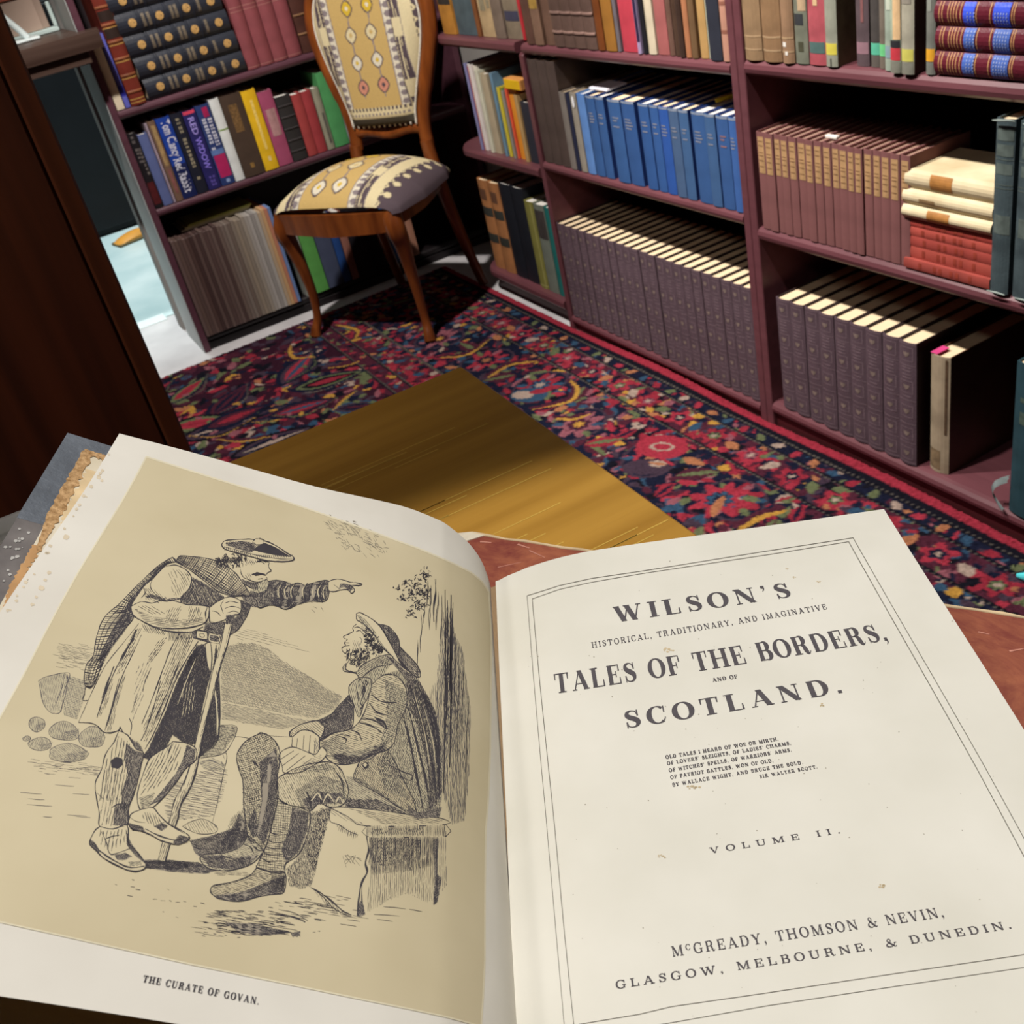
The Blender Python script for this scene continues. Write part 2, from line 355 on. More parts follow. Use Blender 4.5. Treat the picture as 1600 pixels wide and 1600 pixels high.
def book(loc, rz, w, h, d, mat, label, group=None, bul=.003, tb=.0022, pages=None, side=None, deco=None, name='book', lean=0, flat=None, sq=.004, cat='book'):
    """spine faces local -y; origin at the middle of the spine's foot"""
    t = thing(name, loc, rz, label, cat, group)
    if lean: t.rotation_euler = (0, lean, rz)
    mats = [mat, side or mat]
    link('cover', cover_mesh(w, h, d, bul, tb, mats, 1 if side else 0), t)
    link('pages', pages_mesh(w, h, d, bul, tb, pages or PAPER, sq), t)
    for e in deco or []:
        if e[0] == 'lab':                      # name, x0, x1, z0, z1, material
            mb = MB(); patch(mb, w, bul, e[2], e[3], e[4] * h, e[5] * h, e[7] if len(e) > 7 else .0004); mb.build(e[1], e[6], t)
        elif e[0] == 'bands':
            mb = MB()
            for z in e[1]: band(mb, w, bul, z * h, e[3] if len(e) > 3 else .002)
            tag(mb.build('raised_bands', e[2], t), kind='stuff')
        elif e[0] == 'lines':
            mb = MB()
            for z in e[1]: patch(mb, w, bul, -.98, .98, z * h, z * h + (e[3] if len(e) > 3 else .0012))
            tag(mb.build('gilt_lines', e[2], t), kind='stuff')
        elif e[0] == 'text':
            me = spine_text(e[1], e[2], w, bul, e[3] * h, e[4], xo=e[5] if len(e) > 5 else 0, maxlen=e[6] * h if len(e) > 6 and e[6] else None, bold=e[7] if len(e) > 7 else 0)
            tag(link('lettering', me, t), kind='stuff')
        elif e[0] == 'mesh': tag(link(e[1], e[2], t), kind='stuff')
    return t
GILT = M('a98a4a', .4, .2, 60, spec=.5); GILTD = M('7a6048', .5, .25, 60); 
FY = YB + .002   # spine plane of the right-hand cases
def R(x0, x1, z, h, mat, label, d=.19, y=0, **k):
    return book(((x0 + x1) / 2, FY + y, z + .0006), k.pop('rz', 0), x1 - x0 - .0008, h, d, mat, label, **k)
FX = -3.207
def Lb(y0, y1, z, h, mat, label, d=.18, x=0, **k):
    return book((FX + x, (y0 + y1) / 2, z + .0006), PI / 2, y1 - y0 - .0008, h, d, mat, label, **k)
# --- encyclopedia sets: one volume with tooling, then copies
ENC = leather('584850', .5, .16); ENCB = leather('2a1c1e', .6, .2); TOOL = M('75636a', .5, .25, 90); EMB = M('7d6e66', .45, .25, 60)
def enc_tooling(w, h, bul):
    mb = MB()
    for z0, z1 in ((.855, .965), (.60, .70), (.40, .50), (.215, .315), (.045, .15)):
        for a, b, c, dd in ((-.72, .72, z0, z0 + .006), (-.72, .72, z1 - .006, z1), (-.72, -.64, z0, z1), (.64, .72, z0, z1)): patch(mb, w, bul, a, b, c * h, dd * h, .0003)
    for z in (.015, .185, .345, .54, .82, .985): patch(mb, w, bul, -.95, .95, z * h, z * h + .0016, .0003)
    for z in (.72, .745, .775, .80, .57): patch(mb, w, bul, -.5, .5, z * h, z * h + .0022, .0003)
    return mb.mesh('tooling', TOOL)
def enc_emblem(w, h, bul):
    mb = MB()
    for zc in (.91, .65, .45, .265, .0975):
        c = zc * h; r = .0055
        pts = [(-.34, .8), (-.12, .55), (0, .8), (.12, .55), (.34, .8), (.3, -.2), (0, -1), (-.3, -.2)]
        mb.add([(p[0] * w / 2, bul * p[0] ** 2 - .0004, c + p[1] * r) for p in pts], [tuple(range(8))[::-1]])
    return mb.mesh('emblem', EMB)
def enc_set(xs, z, h, group, where):
    w0 = xs[1] - xs[0]; first = None
    for i in range(len(xs) - 1):
        lab = '%s dark brown encyclopedia volume from the left %s' % (ORD[i], where)
        if first is None:
            wv = (xs[-1] - xs[0]) / (len(xs) - 1)
            first = R(xs[0], xs[0] + wv, z, h, ENC, lab, group=group, bul=.004, side=ENCB, name='encyclopedia_volume',
                      deco=[('mesh', 'tooling', enc_tooling(wv - .0008, h, .004)), ('mesh', 'emblem', enc_emblem(wv - .0008, h, .004))])
            o = first
        else: o = dup(first, lab)
        o.location.x = (xs[i] + xs[i + 1]) / 2; o.location.y = FY + random.uniform(-.0012, .0012)
enc_set([-1.507 + i * .0385 for i in range(10)], .062, .240, 'encyclopedia set on the bottom right shelf', 'on the right case bottom shelf')
enc_set([-2.3265 + i * .0325 for i in range(24)], .046, .254, 'encyclopedia set on the long bottom shelf', 'along the middle case bottom shelf')
# --- right case, bottom shelf: vellum-spined folio and teal volume
VELB = M('9d8d76', .6, .3, 14, .1, 120, .3, col2='b8a78c')
o = R(-1.144, -1.103, .062, .226, VELB, 'lone folio with pale worn spine and dark boards beside the encyclopedias', side=leather('4a2f22', .4), d=.2, y=.012, bul=.006, deco=[('lab', 'spine_crack', .62, .82, .35, .98, M('5a4634', .7, .3, 200)), ('lab', 'spine_stain', -.9, .3, .03, .2, M('7d6a50', .7, .4, 60))])
mb = MB(); mb.cbox(-.018, -.004, .002, .03, .2265, .2285, .0004); mb.build('pink_marker', M('c8407a', .6, .1), o)
TEAL = cloth('26424a', .6, .2)
o = R(-.966, -.905, .062, .272, TEAL, 'dark teal clothbound book with torn foot at the bottom shelf right edge', y=-.004, bul=.005, deco=[('lab', 'faded_title', -.6, .8, .62, .70, M('46574e', .7, .3, 90)), ('lab', 'faded_title', -.6, .8, .76, .79, M('46574e', .7, .3, 90))])
mb = MB(); P = []
for i in range(7):
    for j in range(5):
        u = i / 6; q = j / 4; P.append((-.0315 - .03 * math.sin(u * PI) * (1 - .25 * q) - .002 * (j % 2), -.004 - .006 * q + .01 * u, .004 + .062 * u - .012 * q * u))
mb.add(P, [(i * 5 + j, i * 5 + j + 1, (i + 1) * 5 + j + 1, (i + 1) * 5 + j) for i in range(6) for j in range(4)], 0, True)
mb.build('torn_flap', M('6a7474', .7, .3, 60), o)
# --- right case, middle shelf: thin brown set with tan labels
xs = [-1.526, -1.503, -1.481, -1.463, -1.444, -1.423, -1.401, -1.382, -1.362, -1.342, -1.323, -1.303, -1.287, -1.270, -1.251, -1.233, -1.214, -1.194, -1.1745]
MAR = cloth('7b5150', .65, .12); TAN = M('b08c62', .7, .16, 60); TANT = M('7d5d40', .7, .2, 60)
for i in range(18):
    a, b = xs[i], xs[i + 1]; ww = b - a - .0008
    mb = MB()
    for q in (.905, .86, .79, .76, .71, .65): patch(mb, ww, .0015, -.55, .5, q * .177, q * .177 + .0018, .0006)
    R(a, b, .436, .177, MAR, '%s thin maroon-brown volume with tan spine label from the left' % ORD[i], group='thin brown volumes with tan labels', d=.13, y=random.uniform(-.001, .003), bul=.0015, tb=.0016, pages=PAPERD, name='thin_volume',
      deco=[('lab', 'spine_label', -.72, .72, .595 + random.uniform(-.01, .01), .955, TAN), ('mesh', 'label_print', mb.mesh('label_print', TANT))])
o = MB().cbox(-1.373, -1.346, FY + .02, FY + .028, .6135, .6185, .001).build('paper_slip', PAPERW); tag(o, 'white paper slip on top of the thin maroon-brown volumes', 'paper'); o.rotation_euler = (0, .0, 0)
def flat_book(x0, x1, z0, z1, mat, label, d=.12, y=0., jit=0, **k):
    """lies on its side, spine to the room, head to the left"""
    w = z1 - z0 - .0008; h = x1 - x0
    o = book((x1, FY + y, (z0 + z1) / 2), 0, w, h, d, mat, label, **k); o.rotation_euler = (0, -PI / 2, 0)
    return o
VEL = M('d8c49a', .55, .22, 14, .1, 120, .3, col2='e6d8b6'); OCH = M('a8743c', .6, .25, 60)
RS = [cloth(c, .55, .2) for c in ('98463e', 'a34a40', '9c443c', 'a84c42', '9d4038')]
zr = [.436, .4525, .4715, .4885, .5035, .516]
for i in range(5):
    q = ['bottom of the red stack on the shelf', 'second from the bottom of the red stack', 'middle one of the five stacked reds', 'second from the top of the red stack', 'topmost red under the vellum books'][i]
    mb = MB()
    for a in (.2, .35, .42, .55, .62, .8): patch(mb, zr[i + 1] - zr[i] - .0008, .001, -.6, .6, a * .16, a * .16 + .006, .0003)
    flat_book(-1.179 - (.004 if i == 0 else 0) + .002 * (i % 2), -1.019 + .0015 * (i % 3), zr[i], zr[i + 1], RS[i], 'small flat red cloth book, ' + q, d=.11, y=.004 - .006 * (i == 0), bul=.001, tb=.0018, group='red books in a flat stack', deco=[('mesh', 'faded_print', mb.mesh('faded_print', M('8d3a2c', .6, .2, 60)))])
zv = [.5175, .5395, .5645, .5945]
for i in range(3):
    q = ['lowest vellum of the stack with brown label, above the reds', 'middle vellum of the stack with a torn spine patch', 'topmost vellum of the stack with cracked spine'][i]
    dc = [('lab', 'spine_label', -.8, .8, .70 - .25, .70, OCH)] if i != 1 else [('lab', 'torn_patch', -.5, .1, .62, .80, M('8d7350', .7, .3, 60))]
    flat_book(-1.186 + .003 * (i == 2), -1.019, zv[i], zv[i + 1], VEL, 'cream flat book, ' + q, d=.13 - .01 * i, y=-.004 + .002 * i, bul=.006, tb=.002, group='vellum books in a flat stack', deco=dc)
TB = M('39464b', .6, .3, 20, .15, 300, .3, col2='4b5a5e'); FAD = M('55605c', .65, .3, 60)
for i, (a, b) in enumerate([(-1.0165, -.985), (-.978, -.926)]):
    o = R(a, b, .436, .252, TB, ['tall worn blue-black folio beside the vellum stack', 'second tall blue-black folio at the right frame edge'][i], group='tall blue-black folios', y=-.006, bul=.003, d=.2,
      deco=[('lab', 'title_panel', -.8, .9, .885, .95, FAD), ('lab', 'title_panel', -.8, .9, .80, .865, FAD), ('lab', 'title_panel', -.8, .9, .70, .76, FAD), ('lines', (.62, .64, .78, .96), FAD), ('lab', 'title_panel', -.8, .9, .36, .47, FAD)])
    mb = MB(); mb.tube([(-.017, -.004, .250), (-.004, -.007, .252), (.01, -.005, .2525), (.017, -.002, .251)], [.0008, .0016, .0014, .0008], 6); mb.tube([(-.016, -.003, .002), (0, -.004, .003), (.015, -.003, .002)], [.001, .0016, .001], 6)
    tag(mb.build('frayed_edge', M('8b9690', .7, .2, 60), o), kind='stuff')
# --- right case, top shelf
for i, (a, b, c) in enumerate([(-1.5355, -1.491, '8d7356'), (-1.489, -1.443, '86694c'), (-1.442, -1.413, '907258')]):
    R(a, b, .735, .235, M(c, .65, .2, 30, .1, 200, .25), ['tall tan cloth book against the right case left side', 'tall tan cloth book, second from the right case left side', 'narrower tan cloth book with white foot marks'][i], bul=.006, y=-.004, group='tan cloth books', deco=[('lines', (.07, .16), M('a58a6a', .6, .2, 60), .003)] + ([('lab', 'foot_mark', -.5, .1, .11, .14, PAPERW), ('lab', 'foot_mark', -.1, .3, .055, .08, PAPERW)] if i == 2 else []))
def dj(a, b, col, foot, label, extra=(), y=0., h=.21, side=None, d=.14):
    dc = [('lab', 'foot_band', -.92, .92, .085, .165, M(foot, .5, .1, 60))] if foot else []
    return R(a, b, .735, h, M(col, .5, .25, 30, .05, 200, .35, col2=None), label, bul=.0025, y=y, d=d, side=side, group='novels in worn picture jackets', deco=dc + list(extra), name='novel')
PM = lambda c: M(c, .5, .2, 50)
dj(-1.411, -1.381, '6f7264', None, 'novel with black and cream marbled jacket beside the tan books', [('lab', 'jacket_art', -.9, .9, .55, .98, PM('2c2e30')), ('lab', 'jacket_art', -.2, .9, .38, .5, PM('b39a7c')), ('lab', 'jacket_art', -.9, .5, .28, .36, PM('35373a')), ('lab', 'jacket_mark', -.4, .4, .09, .16, PM('4a4a3a'))])
dj(-1.3795, -1.342, 'a65058', '4d6663', 'novel with a lady in red on its spine', [('lab', 'jacket_art', -.45, .6, .50, .98, PM('c7aa82')), ('lab', 'jacket_art', -.2, .3, .42, .5, PM('c7aa82')), ('lab', 'jacket_art', -.9, -.5, .7, .98, PM('b98280'))])
dj(-1.3405, -1.315, '8e9082', 'c9bd4e', 'grey-blue novel with a yellow foot band and brown board', [('lab', 'jacket_art', -.6, .95, .66, .98, PM('7d8f98')), ('lab', 'jacket_mark', -.1, .1, .0, .06, PM('3a3a34'))], side=PM('6d624a'), y=-.002)
dj(-1.2895, -1.263, '584a4e', '8f6f78', 'dark novel with a pink figure on its spine', [('lab', 'jacket_art', -.35, .3, .50, .86, PM('a9585a')), ('lab', 'jacket_art', -.1, .25, .86, .95, PM('b76a66')), ('lab', 'jacket_art', -.05, .35, .3, .5, PM('7d5454'))], y=.012)
dj(-1.2605, -1.240, '5b5650', '58b092', 'dark olive novel with a mint green foot band', [('lab', 'jacket_art', -.1, .7, .52, .9, PM('a58a68')), ('lab', 'jacket_art', -.9, .9, .17, .48, PM('45413f'))], y=.012)
dj(-1.239, -1.2235, '6e655a', '6bc080', 'thin brown novel with a bright green foot band', [('lab', 'jacket_art', -.6, .6, .55, .95, PM('5a4a42'))], y=.008)
dj(-1.2225, -1.2055, '93a092', '8298a0', 'pale sage novel with a faded blue foot', [('lab', 'jacket_art', -.4, .9, .4, .48, PM('b9c0b0'))], y=.002)
dj(-1.2045, -1.184, '9aa894', 'b83a44', 'sage novel with tan figure and red and black foot', [('lab', 'jacket_art', -.5, .95, .72, .99, PM('2f3236')), ('lab', 'jacket_art', -.3, .95, .22, .55, PM('cfae84')), ('lab', 'jacket_band', -.92, .92, .168, .215, PM('2a2a2e')), ('lab', 'jacket_foot', -.92, .92, .0, .08, PM('77776c'))], y=-.006)
dj(-1.1825, -1.1585, '9c9888', 'bdb85a', 'grey novel with pale yellow foot band and dark red board', [('lab', 'jacket_art', -.95, .6, .45, .55, PM('857f74')), ('lab', 'jacket_foot', -.92, .92, .0, .08, PM('77776c'))], side=cloth('4a2c2c'), y=-.007)
dj(-1.144, -1.127, '6f716a', 'd39a2c', 'grey novel with an orange foot band against the burgundy stack', [('lab', 'jacket_art', -.6, .3, .4, .98, PM('878a82'))], y=.0)
BURG = leather('5e1f2c', .35, .12); BL = leather('4460a8', .4, .2); BLV = leather('3a54d0', .4, .12)
for i in range(4):
    z0 = .7365 + i * .0325; bl = [BL, BL, BLV, BLV][i]
    pt = M('8d9ac4', .5, .3, 150)
    mb = MB()
    for q in range(5):
        for k in range(6 if i < 2 else 4):
            patch(mb, .031, .006, -.75 + k * .28, -.6 + k * .28, .245 * (.585 - .018 * q), .245 * (.592 - .018 * q), .0012)
            if q < 3: patch(mb, .031, .006, -.75 + k * .28, -.6 + k * .28, .245 * (.765 - .022 * q), .245 * (.772 - .022 * q), .0012)
    flat_book(-1.125 + .002 * (i % 2), -.880, z0, z0 + .0318, BURG, 'burgundy flat volume with blue spine labels, %s' % ['bottom of its stack', 'second from the bottom of its stack', 'third from the bottom with bright blue labels', 'topmost cut by the frame'][i],
        d=.17, y=-.004, bul=.006, group='burgundy volumes in a flat stack', name='burgundy_volume',
        deco=[('lab', 'spine_label', -.97, .97, .725, .80, bl, .0008), ('lab', 'spine_label', -.97, .97, .50, .605, bl, .0008), ('lab', 'spine_label', -.97, .97, .22, .31, bl, .0008),
              ('lines', (.96, .94, .90, .88, .86, .84, .815, .71, .622, .485, .47, .33, .2), M('b0845a', .4, .25, 80), .0016), ('mesh', 'label_print', mb.mesh('label_print', pt))])
# --- middle case, middle shelf
DKB = leather('4c3f3a', .6, .2)
for i in range(3):
    a = -2.326 + i * .0415
    R(a, a + .0413, .455, .238, DKB, 'tall dark brown volume at the left end of the blue row, %s' % ['leftmost of three', 'middle of three', 'rightmost of three'][i], group='tall dark brown volumes', bul=.003, y=.002)
R(-2.199, -2.173, .455, .174, cloth('77706a'), 'thin grey book between the dark brown and navy ones', bul=.002)
R(-2.171, -2.154, .455, .174, cloth('23263c'), 'thin navy book left of the white-tagged one', bul=.002)
o = R(-2.152, -2.127, .455, .177, cloth('8f887c'), 'grey-beige book with an oval white tag on its spine', bul=.002)
mb = MB(); mb.add([(.0035 + .0055 * math.cos(a * PI / 8), -.0012, .158 + .013 * math.sin(a * PI / 8)) for a in range(16)], [tuple(range(16))]); mb.build('white_tag', M('e8e8ea', .4, .03), o)
R(-2.123, -2.0905, .455, .177, cloth('5a82bd'), 'light blue book beside the grey-beige tagged one', bul=.002, pages=PAPERW)
blues = [(-2.088, -2.053, '35588c'), (-2.052, -2.018, '35578a'), (-2.000, -1.953, '36598c'), (-1.952, -1.904, '33558a'), (-1.890, -1.8535, '33578f'), (-1.852, -1.822, '355a94'), (-1.820, -1.788, '2f56a0'), (-1.785, -1.754, '486082'), (-1.753, -1.722, '40608a'), (-1.7135, -1.673, '37598c'), (-1.671, -1.640, '3f5f8a'), (-1.638, -1.603, '37598e'), (-1.601, -1.5785, '3d62a0')]
BT = M('7f8494', .5, .25, 90); BTR = M('8a6a70', .5, .25, 90)
for i, (a, b, c) in enumerate(blues):
    ww = b - a - .0008; mb = MB()
    for q in range(4):
        k = .78 - q * .035
        if q == 2 and i % 3: continue
        patch(mb, ww, .003, -.55 + .1 * (i % 3), .35 + .12 * ((i + q) % 3), k * .176, k * .176 + .0028, .0005)
    R(a, b, .455, .176, cloth(c, .6, .1), '%s blue clothbound volume from the left in the blue row' % ORD[i], group='blue clothbound volumes', bul=.003, y=random.uniform(-.001, .002), pages=PAPERW if i > 8 or i % 3 == 1 else PAPER, side=cloth('1f3672', .6, .1), name='blue_volume',
      deco=[('lines', (.972,), M('8894a6', .5, .2, 60), .004), ('mesh', 'spine_title', mb.mesh('spine_title', BTR if i == 11 else BT))])
o = MB().cbox(-2.112, -2.042, FY + .03, FY + .085, .6335, .6385, .0015).build('folded_paper', M('e6e4ee', .6, .03)); tag(o, 'white folded paper lying on the first blue volumes', 'paper')
mb = MB(); mb.tube([(0, 0, 0), (.0, .03, .001), (.0, .10, .001)], [.0045, .0045, .0045], 6)
o = mb.build('pencil', M('c9a92a', .5, .1)); o.location = (-1.700, FY + .055, .6365); o.rotation_euler = (0, 0, -.35); tag(o, 'yellow pencil lying across the tops of the blue volumes', 'pencil')
# --- middle case top shelf
TOPF = [(-2.300, -2.264, '5d4238', .22, 'plain brown book left of the brown-grey pair'), (-2.262, -2.222, '7d6150', .21, 'mottled brown book with a gilt patch near its head'), (-2.220, -2.179, '6f5446', .21, 'mottled brown-grey book beside the big ribbed set'),
 (-2.002, -1.975, '6e3c1c', .23, 'rust brown book right of the ribbed set'), (-1.973, -1.934, '8f6228', .23, 'ochre brown book left of the red one'), (-1.932, -1.920, '656066', .2, 'thin blue-grey book left of the bright red one'),
 (-1.918, -1.861, 'b03a48', .24, 'thick bright red clothbound book on the top shelf'), (-1.858, -1.846, '9d8cae', .22, 'thin lavender paperback right of the bright red book'), (-1.844, -1.829, '17151c', .22, 'thin black book left of the cream one'),
 (-1.827, -1.801, 'c9bda4', .22, 'cream book right of the thin black one'), (-1.799, -1.763, '9c5a58', .22, 'faded pinkish red book on the top shelf'), (-1.761, -1.745, '6a4f44', .2, 'thin brown book with a torn tail'),
 (-1.744, -1.726, '4a372c', .2, 'dark brown book left of the other dark one'), (-1.725, -1.709, '3d2d26', .2, 'very dark brown book left of the terracotta one'), (-1.707, -1.691, 'a8704e', .21, 'terracotta book on the top shelf'),
 (-1.689, -1.671, '6b5238', .21, 'olive brown book left of the short tan one'), (-1.668, -1.645, 'b08c58', .10, 'short tan pamphlet book with a pale head'), (-1.643, -1.636, 'b8bca8', .2, 'very thin pale green book left of the navy one'),
 (-1.634, -1.599, '2a2d38', .23, 'dark navy book near the upright'), (-1.597, -1.5775, 'b58672', .23, 'pinkish tan book against the upright')]
for i, (a, b, c, h, l) in enumerate(TOPF):
    dc = []
    if i == 1: dc = [('lab', 'gilt_patch', -.9, .9, .36, .5, M('a08040', .5, .3, 60))]
    if i == 7: dc = [('lab', 'spine_print', -.1, .9, .1, .95, M('2a2440', .5, .3, 120))]
    if i == 9: dc = [('lab', 'spine_shade', -.75, -.6, .05, .95, M('8a7f68', .6, .3, 120))]  # narrow darker strip along the cream spine
    if i == 19: dc = [('lines', (.2, .4, .6), M('8a5a4a', .6, .2, 60), .006)]
    R(a, b, .7285, h, (leather if i in (0, 1, 2, 3, 11, 12, 13) else cloth)(c), l, bul=.003, y=random.uniform(-.002, .006), d=.16, deco=dc)
for i in range(4):
    a = -2.176 + i * .0432
    R(a, a + .043, .7285, .23, leather('5f4a42', .55, .3), 'big brown ribbed leather volume on the top shelf, %s of four' % ORD[i], group='ribbed brown leather volumes', bul=.003, y=-.001, deco=[('bands', (.13, .30, .50, .7, .88), leather('7d635a', .45, .3), .0035)])
# --- corner unit, top
TOPG = [(-2.790, -2.712, 'b07a34', .2, 'thick orange-tan book with a black label beside the chair back'), (-2.708, -2.594, '4c5a60', .22, 'wide blue-grey cloth folio on the corner unit top'), (-2.592, -2.572, '7a4c2c', .2, 'thin brown book right of the blue-grey folio'),
 (-2.569, -2.496, 'b39a74', .2, 'worn cream book with frayed paper spine'), (-2.494, -2.441, '75665a', .2, 'grey-brown quarter book right of the frayed cream one'), (-2.439, -2.364, '7f7260', .2, 'grey-tan book with a navy spine label'),
 (-2.358, -2.345, 'b02c34', .2, 'thin bright red book beside a cream one'), (-2.343, -2.326, 'c9b89c', .2, 'thin cream book between red and blue ones'), (-2.324, -2.304, '3a78a8', .2, 'thin sky blue book right of the thin cream one')]
for i, (a, b, c, h, l) in enumerate(TOPG):
    dc = []
    if i == 0: dc = [('lab', 'black_label', -.9, .95, .36, .55, M('33302c', .6, .1))]
    if i == 3: dc = [('lab', 'frayed_spine', -.6, .2, .3, .98, M('8a8068', .7, .3, 60)), ('lab', 'frayed_spine', .4, .8, .33, .98, M('8a8068', .7, .3, 60))]
    if i == 5: dc = [('lab', 'navy_label', -.9, .9, .2, .31, M('3f3f52', .6, .2))]
    book(((a + b) / 2, 1.262 + .004 * (i % 2), .7285), 0, b - a - .001, h, .15, cloth(c, .65, .22), l, bul=.003, deco=dc)
# --- corner unit, middle: thin bright books
TOPM = [(-2.713, -2.701, '7f7fa8', .226, 'thin lavender-blue book at the left end of the corner shelf'), (-2.700, -2.676, 'd8d0cc', .224, 'white book with orange spine stripe on the corner shelf'), (-2.675, -2.657, 'd9d2c4', .22, 'pale book right of the orange-striped one'),
 (-2.656, -2.637, 'c9c8b4', .212, 'cream-green pamphlet bundle on the corner shelf'), (-2.636, -2.599, 'b0a288', .205, 'frayed tan paper bundle on the corner shelf'), (-2.592, -2.576, '14161a', .2, 'thin black book on the corner shelf'),
 (-2.574, -2.560, '6a8aa0', .21, 'thin steel blue book on the corner shelf'), (-2.558, -2.541, 'c9b83c', .175, 'thin yellow book on the corner shelf'), (-2.540, -2.529, '5d7a4c', .172, 'very thin green book right of the yellow one'),
 (-2.527, -2.515, '8d8880', .17, 'thin grey book left of the coral one'), (-2.513, -2.503, 'd8583c', .178, 'thin coral red book on the corner shelf'), (-2.502, -2.466, 'dd8e2c', .178, 'orange book on the corner shelf'),
 (-2.464, -2.446, 'b09060', .165, 'tan book right of the orange one'), (-2.444, -2.402, '2c2e38', .15, 'dark blue-grey book at the right end of the corner shelf')]
for i, (a, b, c, h, l) in enumerate(TOPM):
    dc = []
    if i == 1: dc = [('lab', 'orange_stripe', -.98, -.3, .0, .98, M('d8623c', .5, .1, 60))]
    o = book(((a + b) / 2, 1.262 + .004 * (i % 3), .4305), 0, b - a - .001, h, .16, cloth(c, .55, .1), l, bul=.002, tb=.0012, pages=PAPERW, deco=dc)
o = MB().cbox(-2.498, -2.412, 1.262, 1.34, .6090, .634, .001).build('card_box', M('c98a4a', .6, .1)); tag(o, 'small orange-tan card box lying on the orange and tan books', 'box')
MB().cbox(-2.494, -2.416, 1.2605, 1.262, .6105, .6325, .0004).build('yellow_label', M('e0b41c', .5, .05), o)
# --- corner unit, bottom
HL = leather('a87248', .5, .25); HD = leather('3a3b36', .5, .2)
for i, (a, b) in enumerate([(-2.800, -2.737), (-2.735, -2.672)]):
    book(((a + b) / 2, 1.264, .0725), 0, b - a - .001, .265, .17, HL, ['half-leather tan folio with black labels at the corner shelf left end', 'half-leather tan folio with black labels, right one of the pair'][i], group='half-leather folios with black labels', bul=.005,
         deco=[('lab', 'black_label', -.95, .95, .60, .70, HD), ('lab', 'black_label', -.95, .95, .30, .40, HD), ('lab', 'black_label', -.7, .5, .78, .9, leather('6a4a38'))])
for i, (a, b) in enumerate([(-2.668, -2.600), (-2.598, -2.530)]):
    book(((a + b) / 2, 1.266, .0725), 0, b - a - .001, .272, .17, leather('1b1e26', .5, .2), ['tall black folio right of the half-leather pair', 'tall black folio left of the olive one'][i], group='tall black folios', bul=.003, pages=PAPERW)
OL = [(-2.525, -2.478, '7f7c40', 'olive green book left of the grey-green one'), (-2.476, -2.422, '6f766c', 'grey-green book with a dark square label'), (-2.420, -2.387, '1f6a66', 'teal book right of the grey-green one'), (-2.385, -2.371, 'a2906c', 'thin tan book against the middle bookcase side')]
for i, (a, b, c, l) in enumerate(OL):
    book(((a + b) / 2, 1.262, .0725), 0, b - a - .001, .246 - .012 * (i == 3), .16, cloth(c, .6), l, bul=.003, pages=PAPERW, deco=[('lab', 'dark_label', -.9, .9, .62, .94, M('3f3a38', .6, .2))] if i == 1 else ([('lines', (.03,), M('a8a468'), .003), ('lab', 'pale_line', .5, .62, .0, .98, M('a8a468'))] if i == 0 else None))
# --- left case, top shelf
Lb(.449, .471, .7255, .165, M('cdbfa6', .6, .1, 30, .1), 'cream paperback at the left end of the upper shelf', d=.12, bul=.001)
Lb(.473, .487, .7255, .19, cloth('5a5cae', .5), 'thin periwinkle blue paperback beside the cream one', d=.12, bul=.001, deco=[('lab', 'blue_patch', -.95, .95, .16, .3, M('2c2c98', .5))])
Lb(.490, .532, .7255, .285, leather('6a2a20', .4, .25), 'tall red-brown leather volume with gilt bands', bul=.007, x=.004, deco=[('bands', (.12, .27, .42, .57, .72, .87), leather('7d4a30', .35, .3), .004), ('lines', (.02, .05, .24, .39, .54, .69), M('b08a4a', .4, .25, 80), .0025), ('lab', 'dark_label', -.95, .95, .60, .69, leather('2c201c')), ('lab', 'dark_label', -.95, .95, .75, .84, leather('2c201c'))])
BLK = leather('2a2d36', .3, .2)
for i in range(5):
    z0 = .7265 + i * .0555; w = .0545; h = .29
    mb = MB()
    for zc in (.86, .60, .34, .1):
        c = zc * h; n = 12
        mb.add([(.011 * math.cos(a * 2 * PI / n), .010 * (.011 * math.cos(a * 2 * PI / n) / (w / 2)) ** 2 - .001, c + .011 * math.sin(a * 2 * PI / n)) for a in range(n)], [tuple(range(n))])
    mb2 = MB()
    for zc in (.75, .70, .48, .44, .22): patch(mb2, w, .010, -.6, .6, zc * h - .004, zc * h + .004, .0008)
    o = book((FX + .004 + .002 * (i % 2), .8305 - .004 * i, z0 + w / 2), 0, w - .0008, h, .19, BLK, 'big black leather flat volume with gilt rosettes, %s' % ['bottom of its stack', 'second from the bottom of its stack', 'third from the bottom of its stack', 'fourth from the bottom of its stack', 'topmost in the stack'][i],
             group='black volumes in a flat stack', bul=.010, tb=.003, name='black_volume', deco=[('mesh', 'gilt_rosettes', mb.mesh('gilt_rosettes', M('b8925a', .4, .25, 120))), ('mesh', 'gilt_tooling', mb2.mesh('gilt_tooling', M('6a6052', .4, .35, 120))), ('bands', (.79, .66, .53, .40, .27), BLK, .004)])
    o.matrix_world = Matrix.Translation(o.location) @ Matrix.Rotation(PI / 2, 4, 'Z') @ Matrix.Rotation(-PI / 2, 4, 'Y')
MRN = cloth('83454a', .6, .12)
for i, (a, b) in enumerate([(.834, .873), (.874, .915), (.916, .959), (.960, 1.003)]):
    Lb(a, b, .7255, .26, MRN, '%s maroon clothbound volume from the left on the upper shelf' % ORD[i], group='maroon volumes on the upper shelf', bul=.008, deco=[('lines', (.62, .58, .02), M('a87a70', .5, .2, 80), .0014)])
for i, (a, b) in enumerate([(1.006, 1.055), (1.057, 1.10), (1.102, 1.15)]):
    Lb(a, b, .7255, .25, leather('4a2c24', .45, .25), '%s dark brown leather volume behind the chair back' % ORD[i], group='brown leather volumes behind the chair', bul=.006, deco=[('bands', (.2, .4, .6, .8), leather('7d5c40', .4, .3), .003)])
